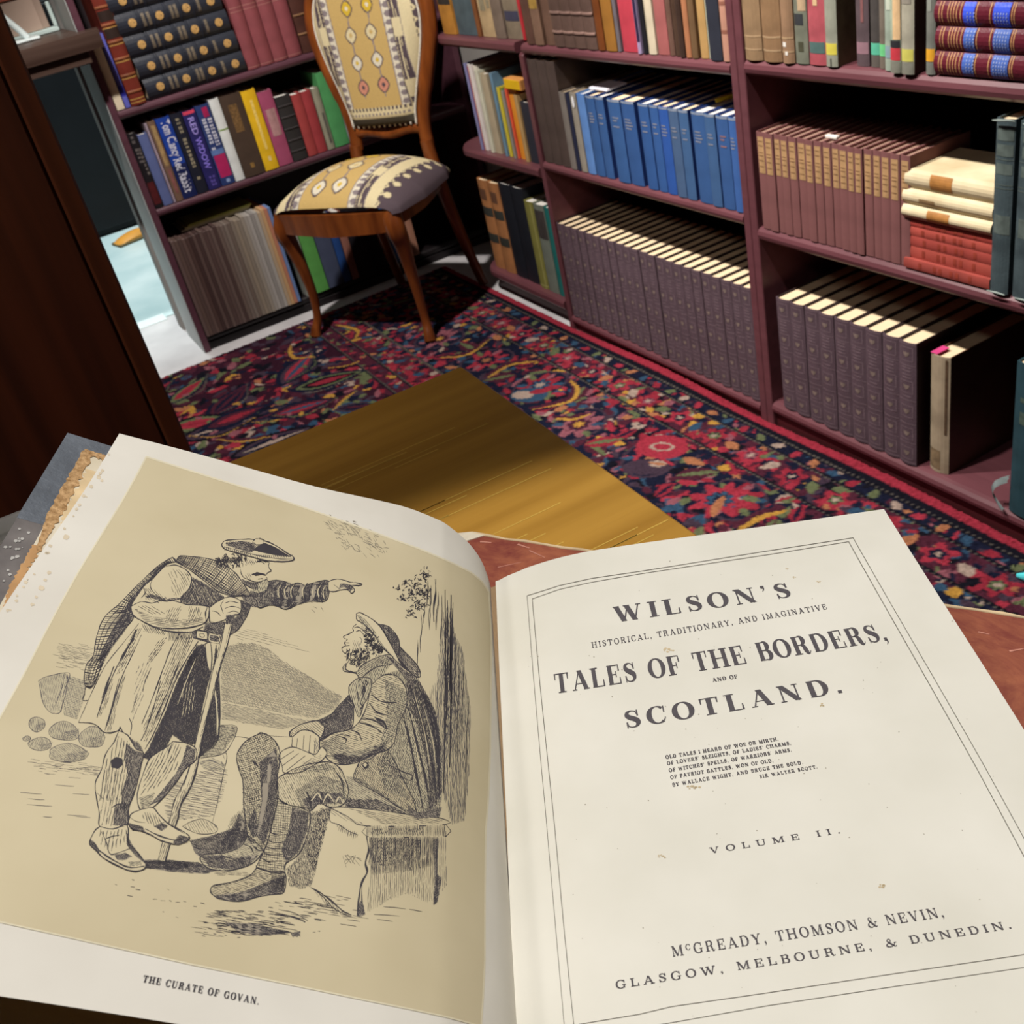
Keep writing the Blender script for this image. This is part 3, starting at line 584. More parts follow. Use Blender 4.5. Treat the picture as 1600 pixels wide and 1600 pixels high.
# --- left case, middle shelf
WT = M('cfd0dc', .5, .05); 
MID = [(.4485, .4725, '1a171b', .21, 'black paperback with grey lettering at the shelf left end'), (.474, .502, '56618e', .20, 'slate blue book on the middle left shelf'), (.5035, .511, 'a08f9c', .222, 'very thin lilac book beside the slate blue one'),
 (.512, .533, '6d5546', .225, 'brown and gold mottled book left of the royal blue one'), (.535, .576, '1c3c92', .225, 'thick royal blue thriller with big white lettering'), (.578, .610, '1d1f2c', .225, 'dark book with gold-grey lettering right of the royal blue one'),
 (.612, .650, '27245c', .223, 'navy book lettered RED WIDOW in lilac and pink'), (.652, .693, '2a3a6c', .226, 'blue and crimson book with white lettering'), (.695, .724, 'd5d9d8', .232, 'white book with a thin green line'),
 (.725, .789, '46382f', .231, 'wide dark brown book with gilt crest'), (.790, .833, 'dcb022', .227, 'bright yellow book with cream lettering'), (.835, .879, '9c4a68', .212, 'rose pink book right of the yellow one'),
 (.881, .928, '2c2a2b', .185, 'black leather book with ribs on the middle left shelf'), (.930, .9605, '9c4040', .178, 'faded red book, left of two'), (.9615, .993, '983a3e', .178, 'faded red book, right of two'),
 (.995, 1.018, '8d8a78', .178, 'grey-beige mottled book left of the green one'), (1.0195, 1.066, '4c9058', .215, 'green cloth book partly behind the chair'), (1.068, 1.080, 'a9b4b8', .17, 'very thin pale blue book behind the chair stile')]
for i, (a, b, c, h, l) in enumerate(MID):
    dc = []; W = b - a
    if i == 0: dc = [('lab', 'red_foot', -.9, .9, .05, .35, M('4a1418', .6, .3, 60)), ('mesh', 'lettering', scrawl(W, h, .0035, .62, .96, -.5, .15, M('6d6664', .6, .2), 1)), ('mesh', 'lettering', scrawl(W, h, .0035, .45, .80, .2, .8, M('6d6664', .6, .2), 2))]
    if i == 3: dc = [('lab', 'gold_patch', -.5, .6, .45, .95, M('9a8058', .5, .3, 60)), ('lab', 'gold_patch', -.4, .5, .1, .4, M('7d4f4c', .5, .3, 60))]
    if i == 4: dc = [('lab', 'dark_foot', -.98, .98, .0, .42, M('16204e', .5, .2, 20)), ('text', 'Tom Clancy', .036, .965, WT, 0, .45, .0006), ('text', 'Red Rabbit', .034, .50, WT, 0, .43, .0006)]
    if i == 5: dc = [('mesh', 'lettering', scrawl(W, h, .0035, .12, .94, -.3, .35, M('9a9078', .5, .2), 3))]
    if i == 6: dc = [('text', 'RED', .024, .92, M('9d8fd8', .5, .1), 0, .22, .0004), ('text', 'WIDOW', .024, .66, M('8a7ae0', .5, .1), 0, .40, .0004), ('lab', 'red_head', -.9, .9, .955, .995, M('c8405a', .5)), ('mesh', 'lettering', scrawl(W, h, .0035, .06, .22, -.4, .5, M('5a4c9c', .5, .1), 4))]
    if i == 7: dc = [('lab', 'crimson_panel', -.8, .9, .10, .38, M('a8245a', .5, .1)), ('lab', 'crimson_dot', -.2, .6, .85, .97, M('9c2050', .5)), ('lab', 'blue_panel', -.95, .95, .385, .45, M('5a74a8', .5)), ('mesh', 'lettering', scrawl(W, h, .0035, .50, .83, .1, .75, WT, 5, .009)), ('mesh', 'lettering', scrawl(W, h, .0035, .48, .84, -.65, -.1, WT, 6, .009)), ('lab', 'blue_mark', -.2, .3, .03, .07, M('8ea0c8'))]
    if i == 8: dc = [('lab', 'green_line', -.98, .98, .622, .640, M('7f9a52', .5)), ]
    if i == 9: dc = [('lab', 'gilt_crest', -.45, .35, .55, .88, M('6d5334', .5, .5, 140)), ('lab', 'gilt_mark', -.2, .15, .1, .16, M('8a6a3a', .5, .4, 200))]
    if i == 10: dc = [('lab', 'lettering_strip', -.15, .22, .26, .88, M('e4c66a', .5, .25, 160)), ('lab', 'cream_dot', -.15, .25, .11, .17, M('e6cf90', .5))]
    if i == 11: dc = [('lab', 'portrait_patch', -.6, .7, .40, .76, M('a87f80', .6, .25, 50))]
    if i == 12: dc = [('bands', (.15, .32, .5, .68, .85), leather('3a3637', .4), .0025)]
    if i == 15: dc = [('lab', 'dark_streak', -.1, .5, .1, .6, M('5a5850', .6, .3, 60))]
    Lb(a, b, .4505, h, (leather if i in (12,) else cloth)(c, .5, .12), l, bul=.0035, d=.15, x=random.uniform(-.002, .002), pages=PAPERW, deco=dc)
# --- left case, bottom shelf: magazines
mc = ['5c4a46', '57453f', '4f3e3a', '5a4742', '4a3733', '3d2c2a', '55433f', '433230', '5c4b46', '4f3d3a', '574541', '5f4e49', '4a3936', '66564f', '6d5f58', '766a62', '6a5c54', '7d7166', '8a7d6e', '82776b', '93897d', '9a938c', 'a39d98', '8f8a86', 'a5a09a', 'b09a80', 'c09a70', 'b57a62', '6b82b0']
n = len(mc); a = .449; W = (.764 - a) / n
for i in range(n):
    mb = MB(); mb.cbox(-W / 2 + .0002, W / 2 - .0002, 0, .2, 0, .303 + random.uniform(-.003, .003), .0012)
    o = mb.build('magazine', M(mc[i], .5, .12, 30, stretch=(80, 80, 1)))
    o.location = (FX + .010 + random.uniform(-.002, .002), a + W * (i + .5), .0486); o.rotation_euler = (0, 0, PI / 2)
    tag(o, '%s upright magazine from the left, %s spine, bottom shelf behind the chair' % (ORD[i] if i < 28 else 'last', ['taupe', 'dark taupe', 'brown', 'grey', 'buff', 'orange', 'blue'][0 if i < 3 else 1 if i < 13 else 2 if i < 17 else 3 if i < 25 else 4 if i < 26 else 5 if i < 28 else 6]), 'magazine', 'upright magazines on the bottom left shelf')
for i, (c, dz) in enumerate([('b9b59c', 0), ('c2c08a', .005), ('a9b060', .010)]):
    o = MB().cbox(-3.385, -3.255, .50 + .012 * i, .715 + .006 * i, .3535 + dz, .3582 + dz, .001).build('magazine', M(c, .4, .1, 30)); tag(o, 'magazine lying flat on the upright ones, %s' % ['bottom of three, pale', 'middle of three, yellowish', 'top of three with yellow-green cover'][i], 'magazine', 'magazines lying flat on top')
for i in range(4):
    Lb(.790 + i * .0075, .797 + i * .0075, .0485, .225 + .004 * i, M('9a9c92', .5, .15, 60), '%s thin pale green-white brochure left of the green book' % ORD[i], bul=.0006, tb=.0008, d=.15, group='thin brochures', pages=PAPERW)
LOW = [(.822, .866, '5a9a4e', .23, 'bright green book seen under the chair seat'), (.868, .919, '454c62', .225, 'slate grey-blue book right of the bright green one'), (.921, .946, '24447c', .22, 'dark blue book right of the slate one'), (.949, .974, '8a5c50', .22, 'dusty terracotta book right of the dark blue one'),
       (.976, 1.03, '1d1a20', .23, 'black book in the shade behind the chair'), (1.032, 1.075, '141318', .24, 'black slim book, darkest under the chair'), (1.08, 1.135, '3f6aa0', .27, 'blue book glimpsed under the chair right side'), (1.138, 1.16, '6b4458', .26, 'plum book right of the glimpsed blue one'), (1.163, 1.195, 'a87862', .3, 'tan book glimpsed beside the chair right side')]
for (a, b, c, h, l) in LOW: Lb(a, b, .0485, h, cloth(c, .5, .1), l, bul=.002, d=.16, pages=PAPERW)
# ---------------------------------------------------------------- upholstered chair
CY = math.radians(31.164); ce = Vector((math.cos(CY), math.sin(CY), 0))
chair = thing('side_chair', Vector((-2.823, .828, 0)) + ce * .022, CY, 'carved brown wooden side chair upholstered in patterned tan kilim', 'chair')
CW = M('6d3415', .28, .3, 6, .05, 60, .5, (6, 6, 1), col2='8a4a1e')
WV = attr_mat(.9, .1, 500, .35)
for s in (-1, 1):
    q = spl([(s * .190, -.004, .380, .027), (s * .199, -.014, .335, .029), (s * .199, -.004, .29, .024), (s * .194, .006, .22, .0185), (s * .193, .012, .13, .0145), (s * .199, .006, .06, .013), (s * .208, -.006, .026, .016), (s * .211, -.012, .008, .018)], 4)
    mb = MB(); mb.tube([p[:3] for p in q], [p[3] for p in q], 12, 0, .92); mb.build('front_leg', CW, chair)
    # knee bracket curving into the apron
    q = spl([(s * .185, -.008, .352, .016), (s * .172, -.006, .336, .010), (s * .168, -.004, .318, .006)], 4)
ybk = lambda z: .305 + (z - .42) * .13
for s in (-1, 1):
    q = spl([(s * .128, .305, .47, .017), (s * .134, .305, .40, .018), (s * .142, .318, .28, .017), (s * .150, .345, .14, .015), (s * .158, .378, .008, .013)], 4)
    mb = MB(); mb.tube([p[:3] for p in q], [p[3] for p in q], 10, 0, 1.15); mb.build('rear_leg', CW, chair)
# balloon back frame
half = [(.128, .455), (.126, .50), (.136, .56), (.157, .625), (.180, .69), (.196, .75), (.199, .805), (.184, .86), (.150, .90), (.105, .925), (.055, .945), (0, .965)]
def outline(inset=0.):
    q = spl([(x, z) for x, z in half], 5)
    R_ = [(max(p[0] - inset * (1 if p[0] > .02 else p[0] / .02), 0), p[1] - (inset if p[1] > .88 else 0)) for p in q]
    return R_
fr = spl([(x, z) for x, z in half], 4)
full = [(x, z) for x, z in fr] + [(-x, z) for x, z in fr[::-1][1:]]
MB().tube([(x, ybk(z), z) for x, z in full], [.0165 if z < .6 else .019 for x, z in full], 10, 0, 1.25).build('back_frame', CW, chair)
q = spl([(-.125, .500), (-.07, .503), (0, .492), (.07, .503), (.125, .500)], 5)
MB().tube([(p[0], ybk(.5), p[1]) for p in q], [.0155] * len(q), 8, 0, .9).build('cross_rail', CW, chair)
# seat rails
def apron(name, p0, p1, z0, z1, dip, th, n=14):
    a = Vector(p0); b = Vector(p1); d = (b - a).normalized(); nn = Vector((d.y, -d.x, 0)); v = []; mb = MB()
    for i in range(n + 1):
        u = i / n; p = a.lerp(b, u); lo = z0 + dip * (abs(2 * u - 1) ** 2.2) - (dip * .8) * math.exp(-((u - .5) / .12) ** 2) * .6
        bow = nn * (.012 * (1 - (2 * u - 1) ** 2))
        for off in (0, th): v += [tuple(p + bow - nn * off + Vector((0, 0, lo))), tuple(p + bow - nn * off + Vector((0, 0, z1)))]
    f = []
    for i in range(n):
        k = 4 * i; f += [(k, k + 4, k + 5, k + 1), (k + 2, k + 3, k + 7, k + 6), (k, k + 2, k + 6, k + 4), (k + 1, k + 5, k + 7, k + 3)]
    f += [(0, 1, 3, 2), (4 * n, 4 * n + 2, 4 * n + 3, 4 * n + 1)]
    return mb.add(v, f).build(name, CW, chair)
apron('front_rail', (-.190, -.030, 0), (.190, -.030, 0), .326, .386, .006, .026)
apron('side_rail', (.203, -.01, 0), (.150, .30, 0), .335, .384, .004, .02)
apron('side_rail', (-.150, .30, 0), (-.203, -.01, 0), .335, .384, .004, .02)
apron('rear_rail', (.125, .312, 0), (-.125, .312, 0), .345, .384, .0, .02)
# cushion and back panel, woven pattern as a per-point colour
K = {k: np.array(lin(c)) for k, c in dict(tan='c2a468', lt='d6c8a0', dk='564a50', gr='857a7c', pk='c98a74', ye='cfae3a', wh='d8d0bc', ol='6a6458').items()}
def paint(S_, T_, motifs, fieldx0, fieldx1, base='tan'):
    """S_,T_ in metres; builds the woven colours"""
    C = np.empty(S_.shape + (3,)); C[:] = K['lt']
    def put(mask, c): C[mask] = K[c]
    x0 = fieldx0(T_); x1 = fieldx1(T_)
    # side bands: zigzag, dark stripes, pale blocks
    for sd, x in ((-1, x0 - S_), (1, S_ - x1)):
        out = x > 0
        put(out & (x < .022), 'wh')
        zz = np.abs(((T_ / .022) % 1) - .5) * 2
        put(out & (x < .022) & (x > .003 + .013 * zz) & (zz < .62), 'gr')
        put(out & (x > .0215) & (x < .0245), 'dk')
        blk = ((T_ + .03) % .155) < .045
        st = out & (x > .026) & (x < .052)
        put(st & ~blk, 'dk'); put(st & ~blk & (x > .034) & (x < .038), 'lt'); put(st & ~blk & (x > .042) & (x < .044) & (((T_ / .06) % 1) < .5), 'lt')
        put(st & blk, 'lt')
        put(out & (x > .052) & (x < .054), 'gr')
        far = out & (x > .088)
        put(far, 'dk')
        put(out & (np.abs(x - .088 - .006 * np.sin(T_ * 220)) < .003), 'lt')
        put(far & ((((T_ + .01) % .05) - .025) ** 2 + (x - .108) ** 2 < .010 ** 2), 'lt')
    put((S_ >= x0) & (S_ <= x1), base)
    for xx in (x0, x1): put(np.abs(S_ - xx) < .0016, 'gr')
    for (mx, mz, r, c, c2) in motifs:
        d = np.abs(S_ - mx) / r + np.abs(T_ - mz) / (r * 1.12); e = ((np.abs(S_ - mx) / r) ** 1.5 + (np.abs(T_ - mz) / (r * 1.1)) ** 1.5) ** (1 / 1.5)
        put((e < 1.24) & (S_ > x0) & (S_ < x1), 'dk'); put(e < 1.0, c); put(e < .34, c2)
    return C
mot = []
for i, (z, c, c2, dx) in enumerate([(.628, 'pk', 'dk', 0), (.692, 'wh', 'ye', -.006), (.762, 'lt', 'tan', -.010), (.829, 'ye', 'wh', -.008), (.90, 'wh', 'ye', -.010)]):
    mot += [(-.029 + dx, z, .0165, c, c2), (.042 + dx, z + .003, .0165, c, c2)]
qi = [(x, z) for x, z in spl([(.112, .520), (.118, .56), (.139, .625), (.162, .69), (.178, .75), (.181, .80), (.168, .848), (.138, .885), (.098, .908), (.05, .925), (0, .942)], 10)]
zs = np.array([p[1] for p in qi]); xs_ = np.array([p[0] for p in qi])
nu, nv = 150, 190
T = np.linspace(.522, .940, nv); hw = np.interp(T, zs, xs_); U = np.linspace(-1, 1, nu)
SX = U[:, None] * hw[None, :]; TT = np.repeat(T[None, :], nu, 0)
edge = np.clip((1 - np.abs(U[:, None])) * hw[None, :] / .03, 0, 1) * np.clip((TT - .522) / .03, 0, 1) * np.clip((.94 - TT) / .03, 0, 1)
YY = ybk(TT) - .012 - .020 * np.sqrt(edge) - .010 * (1 - U[:, None] ** 2)
Cc = paint(SX, TT, mot, lambda t: -.083 - .02 * (t - .576) / .25, lambda t: .090 - .012 * (t - .576) / .25)
# joining stems and the lower border
for k in (0, 1):
    for i in range(4):
        a, b = mot[2 * i + k], mot[2 * i + 2 + k]; t = np.clip((TT - a[1]) / (b[1] - a[1]), 0, 1)
        m_ = (np.abs(SX - (a[0] + (b[0] - a[0]) * t)) < .0022) & (TT > a[1] + .018) & (TT < b[1] - .018); Cc[m_] = K['gr']
    a = mot[k]; Cc[(np.abs(SX - a[0]) < .0016) & (TT < a[1] - .018) & (TT > a[1] - .03)] = K['gr']
lo = TT < .575; Cc[lo] = K['lt']; zz = np.abs(((SX / .013) % 1) - .5) * 2
Cc[(TT < .575) & (TT > .566) & (zz < .5)] = K['dk']; Cc[(TT < .558) & (TT > .552) & (zz > .5)] = K['gr']; Cc[TT < .546] = K['ol'] * .6
me = grid_mesh('back_upholstery', np.stack([SX, YY, TT], -1)[::-1], Cc[::-1], WV); link('back_upholstery', me, chair)
# braid and studs round the back panel
loop = [(x, z) for x, z in qi] + [(-x, z) for x, z in qi[::-1][1:]]; loop = [(-.112 + .224 * i / 12, .520) for i in range(12)] + loop
BR = M('c9c2b4', .3, .3, 300, .4, 400, .6)
mb = MB()
for i, (x, z) in enumerate(loop):
    mb.lathe([(.0, -.006), (.003, -.0045), (.0036, 0), (.003, .0045), (0, .006)], 6, 0, (x, ybk(z) - .016, z))
o = mb.build('braid_trim', BR, chair); o['kind'] = 'stuff'
# seat
nu, nv = 150, 130
Yv = np.linspace(-.028, .318, nv); u = np.linspace(-1, 1, nu)
hwS = np.interp(Yv, [-.028, -.012, .1, .25, .318], [.205, .224, .232, .208, .170]); cxS = .006
SX = u[:, None] * hwS[None, :] + cxS; SY = np.repeat(Yv[None, :], nu, 0) - .012 * (1 - u[:, None] ** 2) * (Yv[None, :] < .12)
ed = (1 - np.abs(u[:, None]) ** 5) * (1 - np.abs((Yv[None, :] - .141) / .177) ** 5)
dome = np.clip(ed, 0, 1) ** .42
ZZ = .378 + .044 * dome + .050 * (1 - u[:, None] ** 2) * (1 - ((Yv[None, :] - .141) / .177) ** 2)
mot = []
for i, (y, c, c2, dx) in enumerate([(.012, 'wh', 'ye', 0), (.105, 'lt', 'tan', -.028), (.185, 'ye', 'tan', -.032), (.262, 'pk', 'lt', -.03)]):
    mot += [(-.045 + dx * .3, y, .021, c, c2), (.026 + dx * .2, y + .005, .021, c, c2)]
Cc = paint(SX, SY + .06, [(a, b + .06, c, d, e) for a, b, c, d, e in mot], lambda t: -.098 + 0 * t, lambda t: .078 + 0 * t)
for k in (0, 1):
    for i in range(3):
        a, b = mot[2 * i + k], mot[2 * i + 2 + k]; t = np.clip((SY - a[1]) / (b[1] - a[1]), 0, 1)
        m_ = (np.abs(SX - (a[0] + (b[0] - a[0]) * t)) < .0028) & (SY > a[1] + .023) & (SY < b[1] - .023); Cc[m_] = K['gr']
me = grid_mesh('seat_cushion', np.stack([SX, SY, ZZ], -1), Cc, WV); link('seat_cushion', me, chair)
# ---------------------------------------------------------------- rug: woven pattern, one colour per knot
def make_rug():
    x0, x1, y0, y1, st = -3.135, .30, -.75, 1.244, .0040
    nx = int((x1 - x0) / st) + 1; ny = int((y1 - y0) / st) + 1
    X, Y = np.meshgrid(np.linspace(x0, x1, nx), np.linspace(y0, y1, ny), indexing='ij')
    rg = np.random.default_rng(5)
    c = {k: np.array(lin(v)) for k, v in dict(navy='181b2e', red='8a2a38', crim='98303f', mar='4a2230', wine='341826', yel='b0853c', org='a0694a', oli='5f6648', blu='304a62', pal='a08c80', pur='40323f', gry='5c5650', dk='15141d', pnk='87505a').items()}
    C = np.empty((nx, ny, 3)); C[:] = c['navy']
    def win(cx_, cy_, r):
        i0 = max(int((cx_ - r - x0) / st), 0); i1 = min(int((cx_ + r - x0) / st) + 2, nx); j0 = max(int((cy_ - r - y0) / st), 0); j1 = min(int((cy_ + r - y0) / st) + 2, ny)
        return slice(i0, max(i1, i0)), slice(j0, max(j1, j0))
    def ell(cx_, cy_, rx, ry, rot, col, r0=0.):
        s = win(cx_, cy_, max(rx, ry)); dx, dy = X[s] - cx_, Y[s] - cy_; a, b = math.cos(rot), math.sin(rot)
        q = ((dx * a + dy * b) / rx) ** 2 + ((-dx * b + dy * a) / ry) ** 2
        C[s][(q <= 1) & (q >= r0)] = c[col]
    def flower(cx_, cy_, r, n, col, mid, core, ph=0.):
        s = win(cx_, cy_, r * 1.1); dx, dy = X[s] - cx_, Y[s] - cy_; d = np.hypot(dx, dy); th = np.arctan2(dy, dx) + ph
        R_ = r * (.78 + .22 * np.cos(n * th)); V = C[s]
        V[d < R_] = c[col]; V[(d < R_ * .62) & (np.cos(n * th) < .2) & (d > R_ * .4)] = c['navy']; V[d < R_ * .48] = c[mid]; V[d < R_ * .24] = c[core]
    def stroke(pts, w, col, taper=True):
        q = np.array(spl([(a, b) for a, b in pts], 10))
        for i, p in enumerate(q):
            r = w * (.5 + .5 * math.sin(PI * (i + .5) / len(q)) if taper else 1); s = win(p[0], p[1], r); C[s][np.hypot(X[s] - p[0], Y[s] - p[1]) < max(r, .003)] = c[col]
    def leaf(cx_, cy_, L_, W_, rot, col, mid=None):
        s = win(cx_, cy_, L_); dx, dy = X[s] - cx_, Y[s] - cy_; a, b = math.cos(rot), math.sin(rot); u = (dx * a + dy * b) / L_; v_ = (-dx * b + dy * a) / W_
        m_ = (np.abs(u) < 1) & (np.abs(v_) < (1 - u * u) * (1 - .35 * u)); C[s][m_] = c[col]
        if mid: C[s][m_ & (np.abs(v_) < .35 * (1 - u * u))] = c[mid]
    cols = ['red', 'crim', 'pnk', 'mar', 'yel', 'oli', 'blu', 'pal', 'org', 'pur']
    pr_ = np.array([.15, .10, .08, .20, .04, .10, .10, .04, .05, .14])
    def scatter(ya, yb_, n, r0, r1, bg=None):
        if bg: C[(Y >= ya) & (Y < yb_)] = c[bg]
        for k in range(n):
            leaf(rg.uniform(x0, x1), rg.uniform(ya, yb_), rg.uniform(r0, r1), rg.uniform(r0, r1) * .5, rg.uniform(0, PI), rg.choice(cols, p=pr_))
    # field with large boteh leaves
    C[Y < .73] = c['wine']
    scatter(y0, .73, 5200, .010, .034)
    cols = ['navy', 'dk', 'wine', 'mar', 'pur', 'red', 'oli', 'blu', 'pnk', 'yel']; pr_ = np.array([.22, .2, .16, .14, .1, .08, .04, .03, .02, .01]); scatter(y0, .73, 3600, .012, .034)
    cols = ['red', 'crim', 'pnk', 'mar', 'yel', 'oli', 'blu', 'pal', 'org', 'pur', 'navy', 'dk']; pr_ = np.array([.11, .07, .05, .15, .03, .07, .07, .03, .04, .10, .18, .10])
    for k in range(150):
        cx_ = rg.uniform(x0, x1); cy_ = rg.uniform(y0, .70); rot = rg.uniform(.9, 1.5) if rg.random() < .7 else rg.uniform(2, 2.6); L_ = rg.uniform(.07, .12)
        leaf(cx_, cy_, L_, L_ * .42, rot, rg.choice(['navy', 'dk', 'blu'], p=[.5, .35, .15])); leaf(cx_, cy_, L_ * .86, L_ * .31, rot, rg.choice(['mar', 'oli', 'pur'])); leaf(cx_, cy_, L_ * .7, L_ * .2, rot, rg.choice(['red', 'navy', 'crim']), rg.choice(['red', 'blu', 'pal', 'mar']))
        for q in range(3): ell(cx_ + rg.normal(0, .05), cy_ + rg.normal(0, .04), .012, .007, rg.uniform(0, 3), rg.choice(['yel', 'oli', 'pnk', 'pal'], p=[.2, .35, .3, .15]))
        stroke([(cx_ - .10 * math.cos(rot), cy_ - .08 * math.sin(rot)), (cx_ + .05 * math.sin(rot), cy_ - .05 * math.cos(rot)), (cx_ + .1 * math.cos(rot), cy_ + .09 * math.sin(rot))], .004, rg.choice(['yel', 'oli', 'gry'], p=[.25, .4, .35]))
    # inner guard border
    scatter(.78, .865, 900, .010, .024, 'mar')
    for xx in np.arange(x0, x1, .125): flower(xx, .822, .034, 6, 'red', 'pnk', 'oli', xx); ell(xx + .062, .822, .016, .01, 1., 'blu')
    scatter(.735, .775, 500, .006, .015, 'mar')
    # main border: navy with big curling palmettes
    scatter(.87, 1.088, 2300, .009, .026, 'navy')
    for i, xx in enumerate(np.arange(-3.10, .3, .245)):
        k = i % 3; yy = .985 + .025 * math.sin(i * 2.1)
        ell(xx, yy, .075, .062, .4 * i, 'pur'); ell(xx, yy, .068, .055, .4 * i, 'navy')
        flower(xx, yy, .060, 7 if k else 9, ['crim', 'red', 'pnk'][k], ['navy', 'blu', 'mar'][k], ['org', 'pal', 'yel'][k], i)
        for j in range(6): a = j * PI / 3 + i; leaf(xx + .052 * math.cos(a), yy + .045 * math.sin(a), .018, .008, a, ['oli', 'blu', 'pnk'][(i + j) % 3])
        leaf(xx + .12, yy + .03 * (-1) ** i, .045, .022, 1.2 + i, 'mar', 'oli'); leaf(xx + .12, yy - .05 * (-1) ** i, .03, .014, .3 * i, 'red', 'navy')
    # outer borders
    scatter(1.092, 1.170, 1000, .009, .024, 'mar')
    for i, xx in enumerate(np.arange(x0, x1, .118)):
        flower(xx, 1.131, .033, 5 + i % 2, ['crim', 'red'][i % 2], ['navy', 'oli', 'pnk'][i % 3], 'pal', i); leaf(xx + .058, 1.13, .022, .012, 1.2 * i, ['blu', 'org', 'pal', 'oli'][i % 4])
    scatter(1.176, 1.204, 260, .005, .012, 'navy')
    for i, xx in enumerate(np.arange(x0, x1, .052)): leaf(xx, 1.19, .016, .009, .9 * i, ['red', 'oli', 'pal', 'crim', 'org', 'blu'][i % 6])
    C[(Y > 1.204) & (Y < 1.220)] = c['dk']
    sel = Y >= 1.220; C[sel] = c['red'] * 1.15
    for yy in (.730, .778, .866, 1.089, 1.173, 1.207):
        b_ = np.abs(Y - yy) < .0042; C[b_] = c['dk']; dash = b_ & (np.abs(Y - yy) < .0024) & ((((X / .012) % 1) < .55)); C[dash] = c['gry']
    # the curls and flowers that stand out
    for w_, pts in ((.0065, [(-2.269, .939), (-2.284, 1.01), (-2.244, 1.067)]), (.0065, [(-2.071, 1.067), (-2.021, 1.053), (-1.987, 1.009), (-2.022, .93)]), (.0055, [(-2.494, .907), (-2.442, .969), (-2.476, 1.057)]), (.006, [(-1.939, .944), (-1.905, .968), (-1.893, 1.005)]),
                   (.007, [(-1.301, .951), (-1.302, 1.003), (-1.285, 1.045)]), (.006, [(-2.983, .64), (-2.935, .619), (-2.876, .617), (-2.852, .645)]), (.006, [(-3.003, .795), (-2.955, .813), (-2.893, .824), (-2.848, .8)]), (.005, [(-2.456, .576), (-2.492, .625), (-2.503, .659)]), (.004, [(-2.564, .289), (-2.492, .337), (-2.46, .397)]), (.004, [(-2.716, .664), (-2.686, .702), (-2.68, .739)])):
        q = [(a - .012, b) for a, b in pts]; stroke(q, w_ * 1.5, 'mar'); stroke(pts, w_, 'yel')
    leaf(-2.64, .633, .11, .045, 1.25, 'navy'); leaf(-2.64, .633, .095, .034, 1.25, 'oli'); leaf(-2.64, .633, .08, .026, 1.25, 'dk'); leaf(-2.64, .633, .06, .014, 1.25, 'red')
    leaf(-2.652, .366, .10, .045, 1.5, 'navy'); leaf(-2.652, .366, .08, .03, 1.5, 'mar'); leaf(-2.652, .366, .055, .015, 1.5, 'red')
    flower(-1.404, .987, .062, 8, 'crim', 'blu', 'navy', .3); stroke([(-1.372, .947), (-1.39, .97), (-1.404, .995)], .010, 'org'); leaf(-1.36, 1.03, .02, .01, .4, 'oli')
    ell(-1.649, 1.031, .06, .045, .3, 'crim'); ell(-1.649, 1.031, .028, .017, .5, 'pal', .45); ell(-1.608, .961, .05, .03, .6, 'pur'); leaf(-1.60, .985, .022, .012, .5, 'pal', 'org')
    ell(-2.096, .96, .05, .035, .5, 'blu'); ell(-2.11, .95, .03, .02, .5, 'pal'); ell(-2.09, .99, .03, .012, 1, 'red')
    leaf(-1.764, .96, .045, .02, 1, 'red', 'oli'); leaf(-1.55, 1.04, .03, .012, .2, 'org')
    # weft noise
    C *= .78 * (1 + .10 * rg.standard_normal((nx, ny, 1)))
    C = np.clip(C, 0, 1)
    Z = .0062 + .0009 * rg.standard_normal((nx, ny)) + .012 * np.exp(-((Y - 1.236) / .022) ** 2) * (.6 + .4 * np.sin(X * 9)) * (X > -2.3)
    Z[:, 0] = Z[:, -1] = 0; Z[0] = Z[-1] = 0
    o = link('rug', grid_mesh('rug', np.stack([X, Y, np.maximum(Z, 0)], -1), C, attr_mat(.95, .1, 900, .3, .05), False))
    tag(o, 'red and navy Persian rug with curling floral borders on the floor', 'rug')
make_rug()
mb = MB(); mb.tube([(0, 0, .012), (.012, .004, .014), (.03, .008, .015), (.045, .008, .012)], [.004, .0085, .009, .004], 8, 0, .8)
o = mb.build('pebble', M('4fc4cc', .35, .1)); o.location = (-.885, 1.165, 0); tag(o, 'small turquoise pebble-like object on the rug at the right frame edge', 'pebble')
# ---------------------------------------------------------------- table
t = thing('table', (-.849, .3286, 0), math.radians(-2), 'yellow-stained wooden table under the open book', 'table')
TW = M('a8772c', .33, .16, .9, .05, 8, .4, (34, 1.1, 8), 0, 5, 'c49340')
STK = M('d8b256', .35, .15, 4, 0, 60, .4, (30, 1, 1))
mb = MB(); mb.cbox(0, 1.25, -.85, 0, .717, .745, .003); mb.build('table_top', TW, t)
mb = MB(); rr = random.Random(3)
for k in range(170):
    x = rr.choice([.12, .22, .30, .33, .36, .40, .52, .55]) + rr.gauss(0, .012) + rr.uniform(-.1, .1) * (k % 5 == 0); y = -rr.uniform(.0, .5); l = rr.uniform(.03, .22)
    mb.add([(x - .0005, y, .74515), (x + .0005, y, .74515), (x + .0006, y - l, .74515), (x - .0002, y - l, .74515)], [(0, 3, 2, 1)])
o = mb.build('grain_streaks', STK, t); o['kind'] = 'stuff'
for x in (.05, 1.15):
    for y in (-.79, -.09): MB().cbox(x, x + .055, y, y + .055, .008, .7165, .004).build('leg', TW, t)
for a in ((.106, 1.149, -.075, -.055), (.106, 1.149, -.775, -.755)): MB().cbox(a[0], a[1], a[2], a[3], .63, .7165, .001).build('apron', TW, t)
for a in ((.065, .085), (1.165, 1.185)): MB().cbox(a[0], a[1], -.734, -.091, .63, .7165, .001).build('apron', TW, t)
